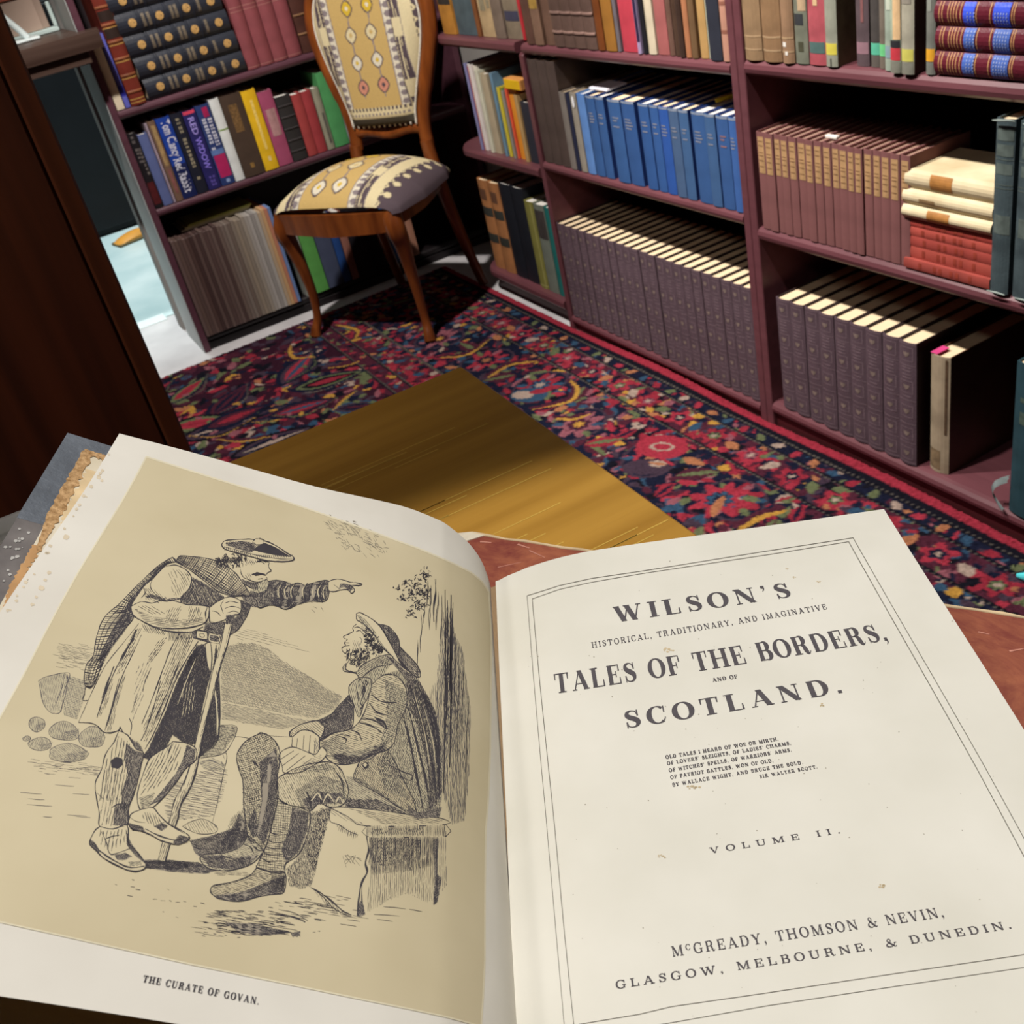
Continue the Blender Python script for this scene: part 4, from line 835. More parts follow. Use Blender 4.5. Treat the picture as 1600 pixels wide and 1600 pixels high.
# ---------------------------------------------------------------- marbled ledger under the open book
t = thing('ledger', (-.5477, .1797, .7455), math.radians(31.4), 'large closed ledger in red marbled boards lying under the open book', 'book')
MARB = M('8d3f3c', .5, .3, 14, .06, 200, .35, (1, 1.6, 1), 0, 8, 'b06a4c'); 
n = MARB.node_tree; nz = [x for x in n.nodes if x.bl_idname == 'ShaderNodeTexNoise'][0]; nz.inputs['Distortion'].default_value = 2.2; nz.inputs['Roughness'].default_value = .7
CRM = M('d8bf98', .7, .2, 60)
def rounded(x0, x1, y0, y1, r, rs):
    out = []
    for i, (cx_, cy_, a0) in enumerate([(x1 - r, y1 - r, 0), (x0 + r, y1 - r, PI / 2), (x0 + r, y0 + r, PI), (x1 - r, y0 + r, 1.5 * PI)]):
        for k in range(5): a = a0 + PI / 2 * k / 4; out.append((cx_ + r * math.cos(a), cy_ + r * math.sin(a)))
    return out
for z0, z1 in ((0, .0035), (.0335, .037)):
    mb = MB(); mb.prism(rounded(0, .43, -.30, 0, .012, 4), z0, z1); mb.build('cover_board', MARB, t)
MB().cbox(.006, .424, -.296, -.006, .0036, .0334, .0005).build('pages', PAPER, t)
MB().cbox(.0, .43, -.3055, -.3005, .001, .036, .002).build('spine', leather('5a2a24'), t)
mb = MB(); mb.tube([(.010, -.0006, .0368)] + [(.010 + .41 * i / 30, -.0006 + .0005 * math.sin(i * 2.3), .0368) for i in range(1, 31)], [.0008 + .0006 * abs(math.sin(i * 1.7)) for i in range(31)], 5)
mb.build('worn_edge', CRM, t)
mb = MB(); mb.prism([(-.0004, -.022), (.024, .0004), (.012, .0006), (.003, -.003), (-.0006, -.012)], .0335, .0376); mb.build('corner_piece', M('d6cbb6', .7, .15, 60), t)
mb = MB(); rr = random.Random(8)
for k in range(46):
    x = rr.uniform(.02, .41); y = -abs(rr.gauss(0, .012)) - .001 if k % 2 else -rr.uniform(0, .05); l = rr.uniform(.003, .016); a = rr.uniform(-.7, .7); w = rr.uniform(.0003, .0009)
    p = [(-l / 2, -w), (l / 2, -w * .4), (l / 2, w * .4), (-l / 2, w)]
    mb.add([(x + q[0] * math.cos(a) - q[1] * math.sin(a), min(y + q[0] * math.sin(a) + q[1] * math.cos(a), -.0004), .03715) for q in p], [(0, 1, 2, 3)])
o = mb.build('scuffs', M('c88a78', .6, .2, 60), t); o['kind'] = 'stuff'
# ---------------------------------------------------------------- white bowl behind the book's left cover
t = thing('bowl', (-.494, -.062, .7455), 0, 'white glazed bowl propping the left cover of the open book', 'bowl')
GL = M('e4e2de', .2, .03, 10, spec=.5)
prof = [(.0, .0), (.045, 0), (.047, .006), (.060, .018), (.085, .05), (.096, .09), (.100, .142), (.0985, .145), (.0955, .142), (.092, .09), (.080, .053), (.05, .022), (0, .016)]
MB().lathe(prof, 48).build('body', GL, t)
MB().lathe([(.0945, .1405), (.0965, .1462), (.100, .1468), (.1018, .1425), (.1005, .1385)], 48).build('rim', GL, t)
# ---------------------------------------------------------------- the open book
BG = Vector((-.43, .1545, 0)); BA = math.radians(63.5)
bk = thing('open_book', BG, BA, 'large open antique book with an engraved plate and a letterpress title page', 'book')
# local axes: X across to the right page, -Y down the page, Z up
LP = np.array([(-.0036, .8075), (-.0036, .8126), (-.0036, .8256), (-.0050, .8379), (-.0091, .8497), (-.0164, .8617), (-.0217, .8674), (-.0328, .8764), (-.0442, .8835), (-.0726, .8992), (-.0999, .9160), (-.1265, .9323), (-.156, .9494), (-.185, .9662)])
RP = np.array([(-.02, .8195), (.0005, .8213), (.0056, .8229), (.0129, .8246), (.0201, .8262), (.0342, .8278), (.0514, .8282), (.0649, .8274), (.0784, .8266), (.1456, .8218), (.2056, .8182), (.225, .817)])
def dense(P, n=6):
    q = np.array(spl([tuple(p) for p in P], n)); return q
LD, RD = dense(LP), dense(RP)
_Rc = np.array([[.48190827, .85217545, -.2038662], [.39140941, -.41752297, -.82004466], [-.78394074, .31539116, -.53475726]])
_c = np.array([math.cos(BA), math.sin(BA), 0]); _v = np.array([-math.sin(BA), math.cos(BA), 0])
def to_page(uv, P):
    """drawing coordinates (the plate as sketched in perspective) -> (segment position on the leaf profile, distance down the page)"""
    uv = np.asarray(uv, float).reshape(-1, 2); d = np.concatenate([(uv - 800) / 1650, np.ones((len(uv), 1))], 1) @ _Rc
    O = np.array([0, 0, 1.15]) - np.array(BG); a0, t0 = O @ _c, -(O @ _v); z0 = O[2] + .02 * t0
    da, dt = d @ _c, -(d @ _v); dz = d[:, 2] + .02 * dt
    best = np.full(len(uv), 1e9); W = np.zeros(len(uv))
    for i in range(len(P) - 1):
        ea, ez = P[i + 1] - P[i]; det = -da * ez + dz * ea; det = np.where(np.abs(det) < 1e-12, 1e-12, det)
        ra, rz_ = P[i][0] - a0, P[i][1] - z0
        s = (-ra * ez + rz_ * ea) / det; w_ = (da * rz_ - dz * ra) / det
        lo = -1e-9 if i else -9; hi = 1 + 1e-9 if i < len(P) - 2 else 9
        ok = (w_ >= lo) & (w_ <= hi) & (s > 0) & (s < best); best[ok] = s[ok]; W[ok] = i + w_[ok]
    return W, t0 + best * dt
def on_leaf(W, tt, P, off):
    i = np.clip(W.astype(int), 0, len(P) - 2); f = (W - i)[:, None]; q = P[i] * (1 - f) + P[i + 1] * f
    e = P[i + 1] - P[i]; nn = np.stack([-e[:, 1], e[:, 0]], 1); nn /= np.linalg.norm(nn, axis=1)[:, None]; nn *= np.sign(nn[:, 1:2] + 1e-6)
    if P is LD: nn = np.where(nn[:, 0:1] < -.2, -nn, nn)
    a = q[:, 0] + nn[:, 0] * off; z = q[:, 1] - .02 * tt + nn[:, 1] * off
    return np.stack([a, -tt, z], 1)
LEAF = M('d9d3c8', .8, .05, 14, .05, 40, .15, col2='e2ddd3'); LEAFR = M('e0dccf', .8, .04, 16, .04, 40, .15, col2='e7e3d8')
def leaf_obj(name, P, k0, k1, edge, nt, mat, th=.00018, ripple=None):
    ks = np.linspace(k0, k1, 90); ts = np.linspace(0, .2815, nt)
    Wg, Tg = np.meshgrid(ks, ts, indexing='ij')
    A = on_leaf(Wg.ravel(), Tg.ravel(), P, 0).reshape(len(ks), nt, 3)
    if edge: A = edge(A, Wg, Tg)
    if ripple: A[..., 2] += ripple(A[..., 0], Tg)
    B = A.copy(); B[..., 2] -= th
    top = grid_mesh(name, A[::-1] if False else A, None, mat)
    return top, A
def rip_l(a, t): return .0009 * np.sin(t * 38 + a * 22) * np.clip((-a - .02) / .06, 0, 1) + .0008 * np.exp(-((t - .235 + .3 * (a + .02)) / .012) ** 2) * np.clip((-a) / .03, 0, 1) * np.clip((.07 + a) / .04, 0, 1)
kL = len(LD) - 1
def edge_l(A, W, T):
    # fore-edge runs slightly out of square
    return A
# left leaf: parameter from gutter to fore-edge a = -(.156 + .05 t)
def left_leaf():
    ts = np.linspace(0, .2815, 110); us = np.linspace(0, 1, 100); G_ = np.empty((100, 110, 3)); aP = LD[:, 0]
    for j, tt in enumerate(ts):
        ae = -(.156 + .05 * tt); ke = np.interp(-ae, -aP[8:], np.arange(8, len(LD)))
        W = us ** .8 * ke; p = on_leaf(W, np.full(100, tt), LD, 0); p[:, 2] += rip_l(p[:, 0], tt); G_[:, j] = p
    return G_
GLf = left_leaf()
o = link('frontispiece_leaf', grid_mesh('frontispiece_leaf', GLf, None, LEAF), bk); o['label'] = 'off-white leaf bearing the tan engraved plate'
def rip_r(a, t): return .0004 * np.sin(t * 30 + a * 18) - .0006 * np.exp(-((t - .165 - .25 * (a - .03)) / .015) ** 2) * np.clip((.09 - a) / .05, 0, 1)
ks = np.linspace(4.9, 0, 1)
aR = np.linspace(-.004, .206, 90); tR = np.linspace(0, .2815, 110); GR = np.empty((90, 110, 3))
for j, tt in enumerate(tR):
    al = -.0002 - .016 * tt; a = al + (aR - aR[0]) / (aR[-1] - aR[0]) * (.206 - al); z = np.interp(a, RD[:, 0], RD[:, 1]) - .02 * tt + rip_r(a, tt)
    GR[:, j] = np.stack([a, np.full(90, -tt), z], 1)
o = link('title_leaf', grid_mesh('title_leaf', GR, None, LEAFR), bk); o['label'] = 'cream title leaf with a ruled border'
# text block under the title leaf
mb = MB(); na = 24; at_ = np.concatenate([[-.0042], np.linspace(-.0035, .2055, na - 1)]); zt = np.interp(at_, RD[:, 0], RD[:, 1]) - .0026
v = []
for tt in (.0008, .2808):
    for a, z in zip(at_, zt): v += [(a, -tt, z - .02 * tt), (a, -tt, .7878)]
f = []
N2 = 2 * na
for i in range(na - 1):
    f += [(2 * i, N2 + 2 * i, N2 + 2 * i + 2, 2 * i + 2), (2 * i + 1, 2 * i + 3, N2 + 2 * i + 3, N2 + 2 * i + 1), (2 * i, 2 * i + 2, 2 * i + 3, 2 * i + 1), (N2 + 2 * i, N2 + 2 * i + 1, N2 + 2 * i + 3, N2 + 2 * i + 2)]
f += [(0, 1, N2 + 1, N2), (N2 - 2, 2 * N2 - 2, 2 * N2 - 1, N2 - 1)]
mb.add(v, f); mb.build('text_block', M('9a7f60', .85, .1, 200, stretch=(1, 1, 30)), bk)
BOARD = leather('3c3b42', .45, .25); 
MB().cbox(-.012, .211, -.2862, .0045, .7832, .7872, .001).build('cover_board', BOARD, bk)
# spine and hinged left board
mb = MB(); sp = [(-.0125, .7832), (-.0185, .792), (-.0205, .808), (-.0185, .824), (-.0130, .838)]
sp2 = [(p[0] + .003, p[1]) for p in sp]
v = [(p[0], y, p[1]) for y in (.0045, -.2862) for p in sp] + [(p[0], y, p[1]) for y in (.0045, -.2862) for p in sp2]
f = []
for i in range(4): f += [(i, i + 1, 6 + i, 5 + i), (10 + i, 15 + i, 16 + i, 11 + i), (i, 10 + i, 11 + i, i + 1), (5 + i, 6 + i, 16 + i, 15 + i)]
mb.add(v, f, 0, True); mb.build('spine', BOARD, bk)
def lz(a): return np.interp(-a, [.0, .0125, .030, .190], [.832, .8385, .8500, .9480 + .0105])
def board(name, a0, a1, t0, t1, off, th, mat, na=10, wob=0, tilt=.02):
    A = np.linspace(a0, a1, na); v = []; mb = MB(); rr = random.Random(4)
    for tt in (t0, t1):
        for a in A: v += [(a, -tt, lz(a) - tilt * tt + off), (a, -tt, lz(a) - tilt * tt + off - th)]
    f = []; n2 = 2 * na
    for i in range(na - 1):
        f += [(2 * i, 2 * i + 2, n2 + 2 * i + 2, n2 + 2 * i), (2 * i + 1, n2 + 2 * i + 1, n2 + 2 * i + 3, 2 * i + 3), (2 * i, 2 * i + 1, 2 * i + 3, 2 * i + 2), (n2 + 2 * i, n2 + 2 * i + 2, n2 + 2 * i + 3, n2 + 2 * i + 1)]
    f += [(0, n2, n2 + 1, 1), (n2 - 2, n2 - 1, 2 * n2 - 1, 2 * n2 - 2)]
    mb.add(v, f); return mb.build(name, mat, bk)
board('cover_board', -.0132, -.1812, -.0045, .2872, 0, .0036, BOARD)['label'] = 'left board in scuffed black leather'
board('leather_corner', -.12, -.1819, -.0050, .068, .0003, .0003, M('62676f', .42, .25, 30, .6, 260, .5))
board('marbled_side', -.16, -.1818, .068, .200, .0002, .0002, M('4a4446', .6, .5, 30, .2, 200, .3, col2='7a7472'))['label'] = 'rubbed dark side paper of the board'
board('pastedown', -.020, -.1722, .0065, .2815, .0008, .0005, M('d8cbb0', .8, .12, 20, col2='e0d6c2'))['label'] = 'cream stained pastedown'
def ragged(name, a_in, a_out, t0, t1, off, mat, n=40, amp=.0008, alongt=True):
    rr = random.Random(len(name)); mb = MB(); v = []
    for i in range(n + 1):
        q = t0 + (t1 - t0) * i / n; k = 1 - max(0, (i / n - .7) / .3) * .55
        j0, j1 = rr.uniform(-amp, amp), rr.uniform(-amp * .5, amp * .5)
        if alongt:
            for a in (a_in + j0, a_in + (a_out - a_in) * k + j1): v.append((a, -q, lz(a) - .02 * q + off))
        else:
            for tt in (a_in + j1, a_out + j0): v.append((q, -tt, lz(q) - .02 * tt + off))
    mb.add(v, [(2 * i, 2 * i + 2, 2 * i + 3, 2 * i + 1) for i in range(n)]); return mb.build(name, mat, bk)
TN = M('b48a5c', .85, .35, 420, .4, 900, .1, col2='cfa97c')
ragged('torn_turn_in', -.1685, -.1730, .0065, .086, .0012, TN)['label'] = 'fuzzy tan torn leather turn-in'
ragged('torn_turn_in', .0050, .0095, -.1725, -.150, .0013, TN, alongt=False)
ragged('damp_stain', -.1695, -.1722, .083, .125, .0011, M('b98f62', .85, .2, 60))
ragged('damp_stain', -.160, -.1685, .020, .075, .0010, M('d2ba93', .85, .2, 60), amp=.002)
mb = MB(); rr = random.Random(6)
for k in range(34):
    a_, q = rr.uniform(-.181, -.1735), rr.uniform(.075, .14); l = rr.uniform(.0002, .0007)
    mb.add([(a_ + l * math.cos(j), -q + l * 1.6 * math.sin(j), lz(a_ + l * math.cos(j)) - .02 * q + .0005) for j in np.linspace(0, 2 * PI, 6)[:-1]], [(0, 1, 2, 3, 4)])
o = mb.build('scuffs', M('a9a6a2', .7, .3, 60), bk); o['kind'] = 'stuff'
# ---------------------------------------------------------------- printing on the two leaves
INK = M('3f3b40', .75, .12, 200); INKL = M('5d585a', .8, .15, 200); INKB = M('8a8272', .85, .1, 120)
PLATE = M('c9bb9a', .8, .06, 12, .05, 40, .15, col2='d1c4a5'); PLIGHT = M('dbd1b6', .8, .05, 60)
LAY = [0]
class Art:
    """flat shapes in drawing coordinates, laid on a leaf"""
    def __init__(s): s.p = []; s.f = []; s.l = []
    def poly(s, pts):
        n = len(s.p); s.p += [tuple(q) for q in pts]; s.l += [LAY[0]] * len(pts); s.f.append(tuple(range(n, n + len(pts))))
    def fill(s, pts, step=2.6):
        """a closed shape as narrow strips, so that it follows the curve of the leaf"""
        P = np.asarray(pts, float); Q = np.roll(P, -1, 0); y0, y1 = P[:, 1].min(), P[:, 1].max(); n = max(int((y1 - y0) / step), 1)
        def cuts(y):
            m_ = (P[:, 1] > y) != (Q[:, 1] > y); a, b = P[m_], Q[m_]; return np.sort(a[:, 0] + (y - a[:, 1]) * (b[:, 0] - a[:, 0]) / (b[:, 1] - a[:, 1]))
        for i in range(n):
            ya, yb_ = y0 + (y1 - y0) * i / n, y0 + (y1 - y0) * (i + 1) / n; ca, cb = cuts(ya + 1e-3), cuts(yb_ - 1e-3)
            if len(ca) != len(cb): ca = cb = cuts((ya + yb_) / 2)
            for j in range(0, len(ca) - 1, 2):
                m_ = max(1, int(max(ca[j + 1] - ca[j], cb[j + 1] - cb[j]) / 9)); n0 = len(s.p); u = np.linspace(0, 1, m_ + 1)
                for q in u: s.p += [(ca[j] + (ca[j + 1] - ca[j]) * q, ya), (cb[j] + (cb[j + 1] - cb[j]) * q, yb_)]
                s.l += [LAY[0]] * (2 * m_ + 2); s.f += [(n0 + 2 * k, n0 + 2 * k + 1, n0 + 2 * k + 3, n0 + 2 * k + 2) for k in range(m_)]
    def ribbon(s, pts, w, taper=0.):
        P = np.asarray(pts, float); k = len(P)
        if k < 2: return
        d = np.gradient(P, axis=0); d /= np.maximum(np.linalg.norm(d, axis=1), 1e-9)[:, None]; nn = np.stack([-d[:, 1], d[:, 0]], 1)
        W = np.full(k, w) if np.isscalar(w) else np.asarray(w, float)
        if taper: u = np.linspace(-1, 1, k); W = W * (1 - taper * np.abs(u) ** 1.5)
        n0 = len(s.p); A = P + nn * W[:, None] / 2; B = P - nn * W[:, None] / 2
        for a, b in zip(A, B): s.p += [tuple(a), tuple(b)]
        s.l += [LAY[0]] * (2 * k)
        s.f += [(n0 + 2 * i, n0 + 2 * i + 1, n0 + 2 * i + 3, n0 + 2 * i + 2) for i in range(k - 1)]
    def build(s, name, prof, off, mat, label=None, z=None):
        W, tt = to_page(s.p, prof); V = on_leaf(W, tt, prof, off)
        if any(s.l): V = V + (on_leaf(W, tt, prof, off + 1e-3) - V) * (np.array(s.l) * .012)[:, None]
        V[:, 2] += (rip_l if prof is LD else rip_r)(V[:, 0], tt)
        me = bpy.data.meshes.new(name); me.from_pydata(V.tolist(), [], s.f); me.materials.append(mat); me.update()
        o = link(name, me, bk); o['kind'] = 'stuff'
        if label: o['label'] = label
        return o
A = Art(); rr = random.Random(31)
def blot(x, y, r, n=10): A.fill([(x + r * (.7 + .3 * rr.random()) * math.cos(j * 2 * PI / n), y + r * (.6 + .3 * rr.random()) * math.sin(j * 2 * PI / n)) for j in range(n)], 1.5)
for k in range(26): u = rr.random(); blot(168 - 165 * u + rr.uniform(3, 9), 706 + 262 * u, rr.uniform(1.5, 4.5))
for x, y in ((64, 905), (58, 918), (50, 932), (70, 893), (44, 944), (150, 745), (95, 835)): blot(x + 8, y + 4, rr.uniform(3, 7))
A.build('leaf_stains', LD, .0001, M('d3c4ab', .85, .08, 60))
A = Art()
for k in range(60): blot(rr.choice([rr.uniform(30, 190), rr.uniform(300, 720)]), rr.uniform(1470, 1590) if k % 2 else rr.uniform(700, 900), rr.uniform(.4, 1.0), 6)
A.build('specks', LD, .00012, M('9a9282', .85, .1, 60))
# plate tint
def resamp(pts, n):
    P = np.asarray(pts, float); L_ = np.concatenate([[0], np.cumsum(np.linalg.norm(np.diff(P, axis=0), axis=1))]); q = np.linspace(0, L_[-1], n)
    return np.stack([np.interp(q, L_, P[:, 0]), np.interp(q, L_, P[:, 1])], 1)
topE = [(228, 713), (300, 735), (400, 766), (500, 801), (600, 838), (660, 860), (700, 877), (735, 894), (754, 910), (763, 925)]
botE = [(-165, 1406), (0, 1443), (150, 1477), (300, 1510), (480, 1545), (640, 1577), (700, 1590), (751, 1604)]
lefE = [(228, 713), (130, 885), (40, 1050), (0, 1118), (-165, 1406)]
rigE = [(763, 925), (767, 1000), (766, 1100), (765, 1180), (762, 1250), (758, 1300), (757, 1400), (757, 1500), (754, 1560), (751, 1604)]
def coons(n=60, m_=50):
    T_, B_, L_, R_ = resamp(topE, n), resamp(botE, n), resamp(lefE, m_), resamp(rigE, m_); u = np.linspace(0, 1, n)[:, None, None]; v = np.linspace(0, 1, m_)[None, :, None]
    return (1 - v) * T_[:, None] + v * B_[:, None] + (1 - u) * L_[None] + u * R_[None] - ((1 - u) * (1 - v) * T_[0] + u * (1 - v) * T_[-1] + (1 - u) * v * B_[0] + u * v * B_[-1])
Q = coons(); W, tt = to_page(Q.reshape(-1, 2), LD); V = on_leaf(W, tt, LD, .00016); V[:, 2] += rip_l(V[:, 0], tt)
o = link('engraved_plate', grid_mesh('engraved_plate', V.reshape(Q.shape[0], Q.shape[1], 3), None, PLATE), bk); o['label'] = 'tan tinted panel of the engraved plate'
A = Art()
for e in (topE, lefE, botE, rigE):
    A.ribbon(resamp(e, 60), 2.6)
A.build('plate_edge', LD, .00022, PLIGHT)
# ---- letterpress: a high-contrast serif face drawn as strokes
def glyphs(s, h):
    G_ = {}
    def bar(x0, x1, y, w=None): return ([(x0, y), (x1, y)], [w or h] * 2)
    def stem(x, y0=0., y1=1., w=None): return ([(x, y0), (x, y1)], [w or s] * 2)
    def sf(x, y, l=None, w=None): l = l or s / 2 + .10; return bar(x - l, x + l, y + (h / 2 if y < .5 else -h / 2), w)
    def arc_(cx_, cy_, rx, ry, a0, a1, n=18, p=1.6, k=1.):
        P = []; W_ = []
        for i in range(n + 1):
            a = math.radians(a0 + (a1 - a0) * i / n); P.append((cx_ + rx * math.cos(a), cy_ + ry * math.sin(a))); W_.append(h + (s * 1.08 * k - h) * abs(math.cos(a)) ** p)
        return (P, W_)
    def cur(pts, ws): q = spl([(a, b, c) for (a, b), c in zip(pts, ws)], 5); return ([(p[0], p[1]) for p in q], [p[2] for p in q])
    G_['A'] = (.96, [([(.13, 0), (.46, 1)], [h * 1.3] * 2), ([(.46, 1), (.79, 0)], [s] * 2), bar(.24, .68, .32), sf(.13, 0, .13), sf(.80, 0, .17)])
    G_['B'] = (.80, [stem(.19), bar(.05, .46, 1 - h / 2), bar(.05, .48, h / 2), bar(.19, .48, .53), arc_(.44, .765, .20, .235, 90, -90), arc_(.46, .265, .24, .265, 90, -90)])
    G_['C'] = (.84, [arc_(.46, .5, .36, .49, 48, 310), ([(.77, .62), (.77, .98)], [h * 1.2] * 2), cur([(.69, .125), (.76, .22), (.79, .33)], [h, h, h])])
    G_['D'] = (.92, [stem(.19), bar(.05, .42, 1 - h / 2), bar(.05, .42, h / 2), arc_(.42, .5, .36, .485, 90, -90)])
    G_['E'] = (.80, [stem(.19), bar(.05, .70, 1 - h / 2), bar(.05, .72, h / 2), bar(.19, .52, .51), ([(.69, .68), (.69, 1)], [h * 1.6, h]), ([(.72, .34), (.72, 0)], [h, h * 1.6]), ([(.52, .36), (.52, .66)], [h] * 2)])
    G_['F'] = (.76, [stem(.19), bar(.05, .70, 1 - h / 2), sf(.19, 0), bar(.19, .52, .49), ([(.69, .66), (.69, 1)], [h * 1.6, h]), ([(.52, .34), (.52, .64)], [h] * 2)])
    G_['G'] = (.92, [arc_(.46, .5, .36, .49, 48, 318), ([(.76, .64), (.76, .98)], [h * 1.2] * 2), stem(.74, .04, .42, s * .9), bar(.58, .90, .42)])
    G_['H'] = (1.0, [stem(.19), stem(.80), bar(.19, .80, .51)] + [sf(x, y) for x in (.19, .80) for y in (0, 1)])
    G_['I'] = (.40, [stem(.20), sf(.20, 0), sf(.20, 1)])
    G_['L'] = (.76, [stem(.19), sf(.19, 1), bar(.05, .68, h / 2), ([(.69, .36), (.69, 0)], [h, h * 1.8])])
    G_['M'] = (1.16, [stem(.16, w=h * 1.3), ([(.18, 1), (.56, .03)], [s] * 2), ([(.55, .03), (.92, 1)], [h * 1.2] * 2), stem(.95), sf(.16, 0, .13), sf(.95, 0), bar(.03, .2, 1 - h / 2), bar(.9, 1.1, 1 - h / 2)])
    G_['N'] = (1.0, [stem(.16, w=h * 1.3), ([(.18, 1), (.80, .02)], [s] * 2), stem(.82, w=h * 1.3), sf(.16, 0, .13), sf(.82, 1, .13), bar(.03, .2, 1 - h / 2)])
    G_['O'] = (.94, [arc_(.47, .5, .37, .49, 0, 360, 32)])
    G_['P'] = (.78, [stem(.19), bar(.05, .44, 1 - h / 2), bar(.19, .44, .47), sf(.19, 0), arc_(.43, .735, .24, .265, 90, -90)])
    G_['R'] = (.92, [stem(.19), bar(.05, .44, 1 - h / 2), bar(.19, .46, .51), sf(.19, 0), arc_(.43, .755, .23, .245, 90, -90), cur([(.46, .5), (.60, .42), (.65, .2), (.72, .03), (.82, .03), (.88, .13)], [h, s * .8, s, s * .7, h, h])])
    G_['S'] = (.70, [cur([(.585, .70), (.52, .90), (.35, .97), (.18, .90), (.14, .74), (.24, .61), (.40, .51), (.55, .38), (.57, .20), (.46, .06), (.30, .03), (.16, .10), (.105, .30)], [h, h, h * 1.2, s * .6, s * .9, s * 1.05, s * 1.1, s * 1.05, s * .8, s * .4, h, h, h]), ([(.595, .66), (.595, 1)], [h * 1.5, h]), ([(.10, .34), (.10, 0)], [h * 1.5, h])])
    G_['T'] = (.84, [stem(.42), sf(.42, 0), bar(.05, .79, 1 - h / 2), ([(.06, .68), (.06, 1)], [h, h * 1.8]), ([(.78, .68), (.78, 1)], [h, h * 1.8])])
    G_['U'] = (.96, [stem(.19, .3), ([(.77, .3), (.77, 1)], [h * 1.3] * 2), cur([(.19, .32), (.22, .14), (.34, .035), (.48, .02), (.64, .06), (.74, .16), (.77, .32)], [s, s * .95, s * .6, h * 1.2, h, h * 1.2, h * 1.3]), sf(.19, 1), sf(.77, 1, .13)])
    G_['V'] = (.92, [([(.15, 1), (.47, 0)], [s] * 2), ([(.47, 0), (.78, 1)], [h * 1.3] * 2), sf(.15, 1, .16), sf(.78, 1, .13)])
    G_['W'] = (1.32, [([(.14, 1), (.42, 0)], [s] * 2), ([(.42, 0), (.68, .96)], [h * 1.3] * 2), ([(.62, 1), (.92, 0)], [s] * 2), ([(.92, 0), (1.18, 1)], [h * 1.3] * 2), sf(.14, 1, .15), sf(.62, 1, .15), sf(1.18, 1, .12)])
    G_['Y'] = (.90, [([(.14, 1), (.45, .44)], [s] * 2), ([(.77, 1), (.47, .44)], [h * 1.3] * 2), stem(.45, 0, .46), sf(.45, 0), sf(.14, 1, .15), sf(.77, 1, .12)])
    G_['&'] = (.98, [cur([(.88, .50), (.72, .22), (.52, .05), (.33, .02), (.15, .12), (.13, .30), (.28, .48), (.48, .64), (.54, .82), (.44, .97), (.31, .93), (.27, .76), (.40, .52), (.62, .22), (.80, .03), (.93, .10)], [h, h, h, s * .6, s * .9, s * .8, h, h, s * .4, h, s * .5, s * .7, s, s, s * .6, h]), bar(.76, .98, .50)])
    dot = ([(.11, .0), (.11, .17)], [.17] * 2)
    G_['.'] = (.32, [dot]); G_[','] = (.32, [dot, cur([(.155, .06), (.15, -.09), (.06, -.2)], [.08, .07, .02])])
    G_["'"] = (.28, [([(.11, .83), (.11, 1)], [.16] * 2), cur([(.15, .88), (.14, .74), (.06, .64)], [.08, .06, .02])]); G_[' '] = (.42, [])
    G_['c'] = (.50, [([(a * .56, .42 + b * .55) for a, b in P], [w_ * .6 for w_ in W_]) for P, W_ in G_['C'][1]])
    return G_
def set_line(A, txt, p0, p1, hgt, xs, s, h, vp, prof):
    G_ = glyphs(s, h); W_ = [G_[c][0] for c in txt]; total = sum(W_)
    p0 = np.array(p0, float); p1 = np.array(p1, float); L_ = np.linalg.norm(p1 - p0) / (hgt * xs)
    gap = (L_ - total) / max(len(txt) - 1, 1); x = 0
    for c, wc in zip(txt, W_):
        for P, ww in G_[c][1]:
            P = np.array(P, float); k = len(P)
            if k == 2 and len(set(P[:, 0])) > 0: pass
            if k == 2:   # flat caps: build as a quadrilateral
                pass
            d = np.gradient(P, axis=0); d /= np.maximum(np.linalg.norm(d, axis=1), 1e-9)[:, None]; nn = np.stack([-d[:, 1], d[:, 0]], 1); ww = np.array(ww)
            E = []
            for sg in (1, -1):
                q = P + sg * nn * ww[:, None] / 2
                if k == 2 and abs(d[0][1]) < .999 and abs(d[0][0]) < .999:   # diagonal: cut square to the line of type
                    q = P + np.stack([sg * -np.sign(d[:, 1]) * ww / 2 / np.maximum(np.abs(d[:, 1]), .3), 0 * ww], 1)
                u = (x + q[:, 0]) / L_; b = p0 + (p1 - p0) * u[:, None]; up = np.array(vp, float) - b; up /= np.linalg.norm(up, axis=1)[:, None]
                E.append(b + up * (q[:, 1] * hgt)[:, None])
            n0 = len(A.p)
            for a, b in zip(*E): A.p += [tuple(a), tuple(b)]
            A.f += [(n0 + 2 * i, n0 + 2 * i + 1, n0 + 2 * i + 3, n0 + 2 * i + 2) for i in range(k - 1)]
        x += wc + gap
VPR = (716, -257); VPL = (760, -237)
A = Art()
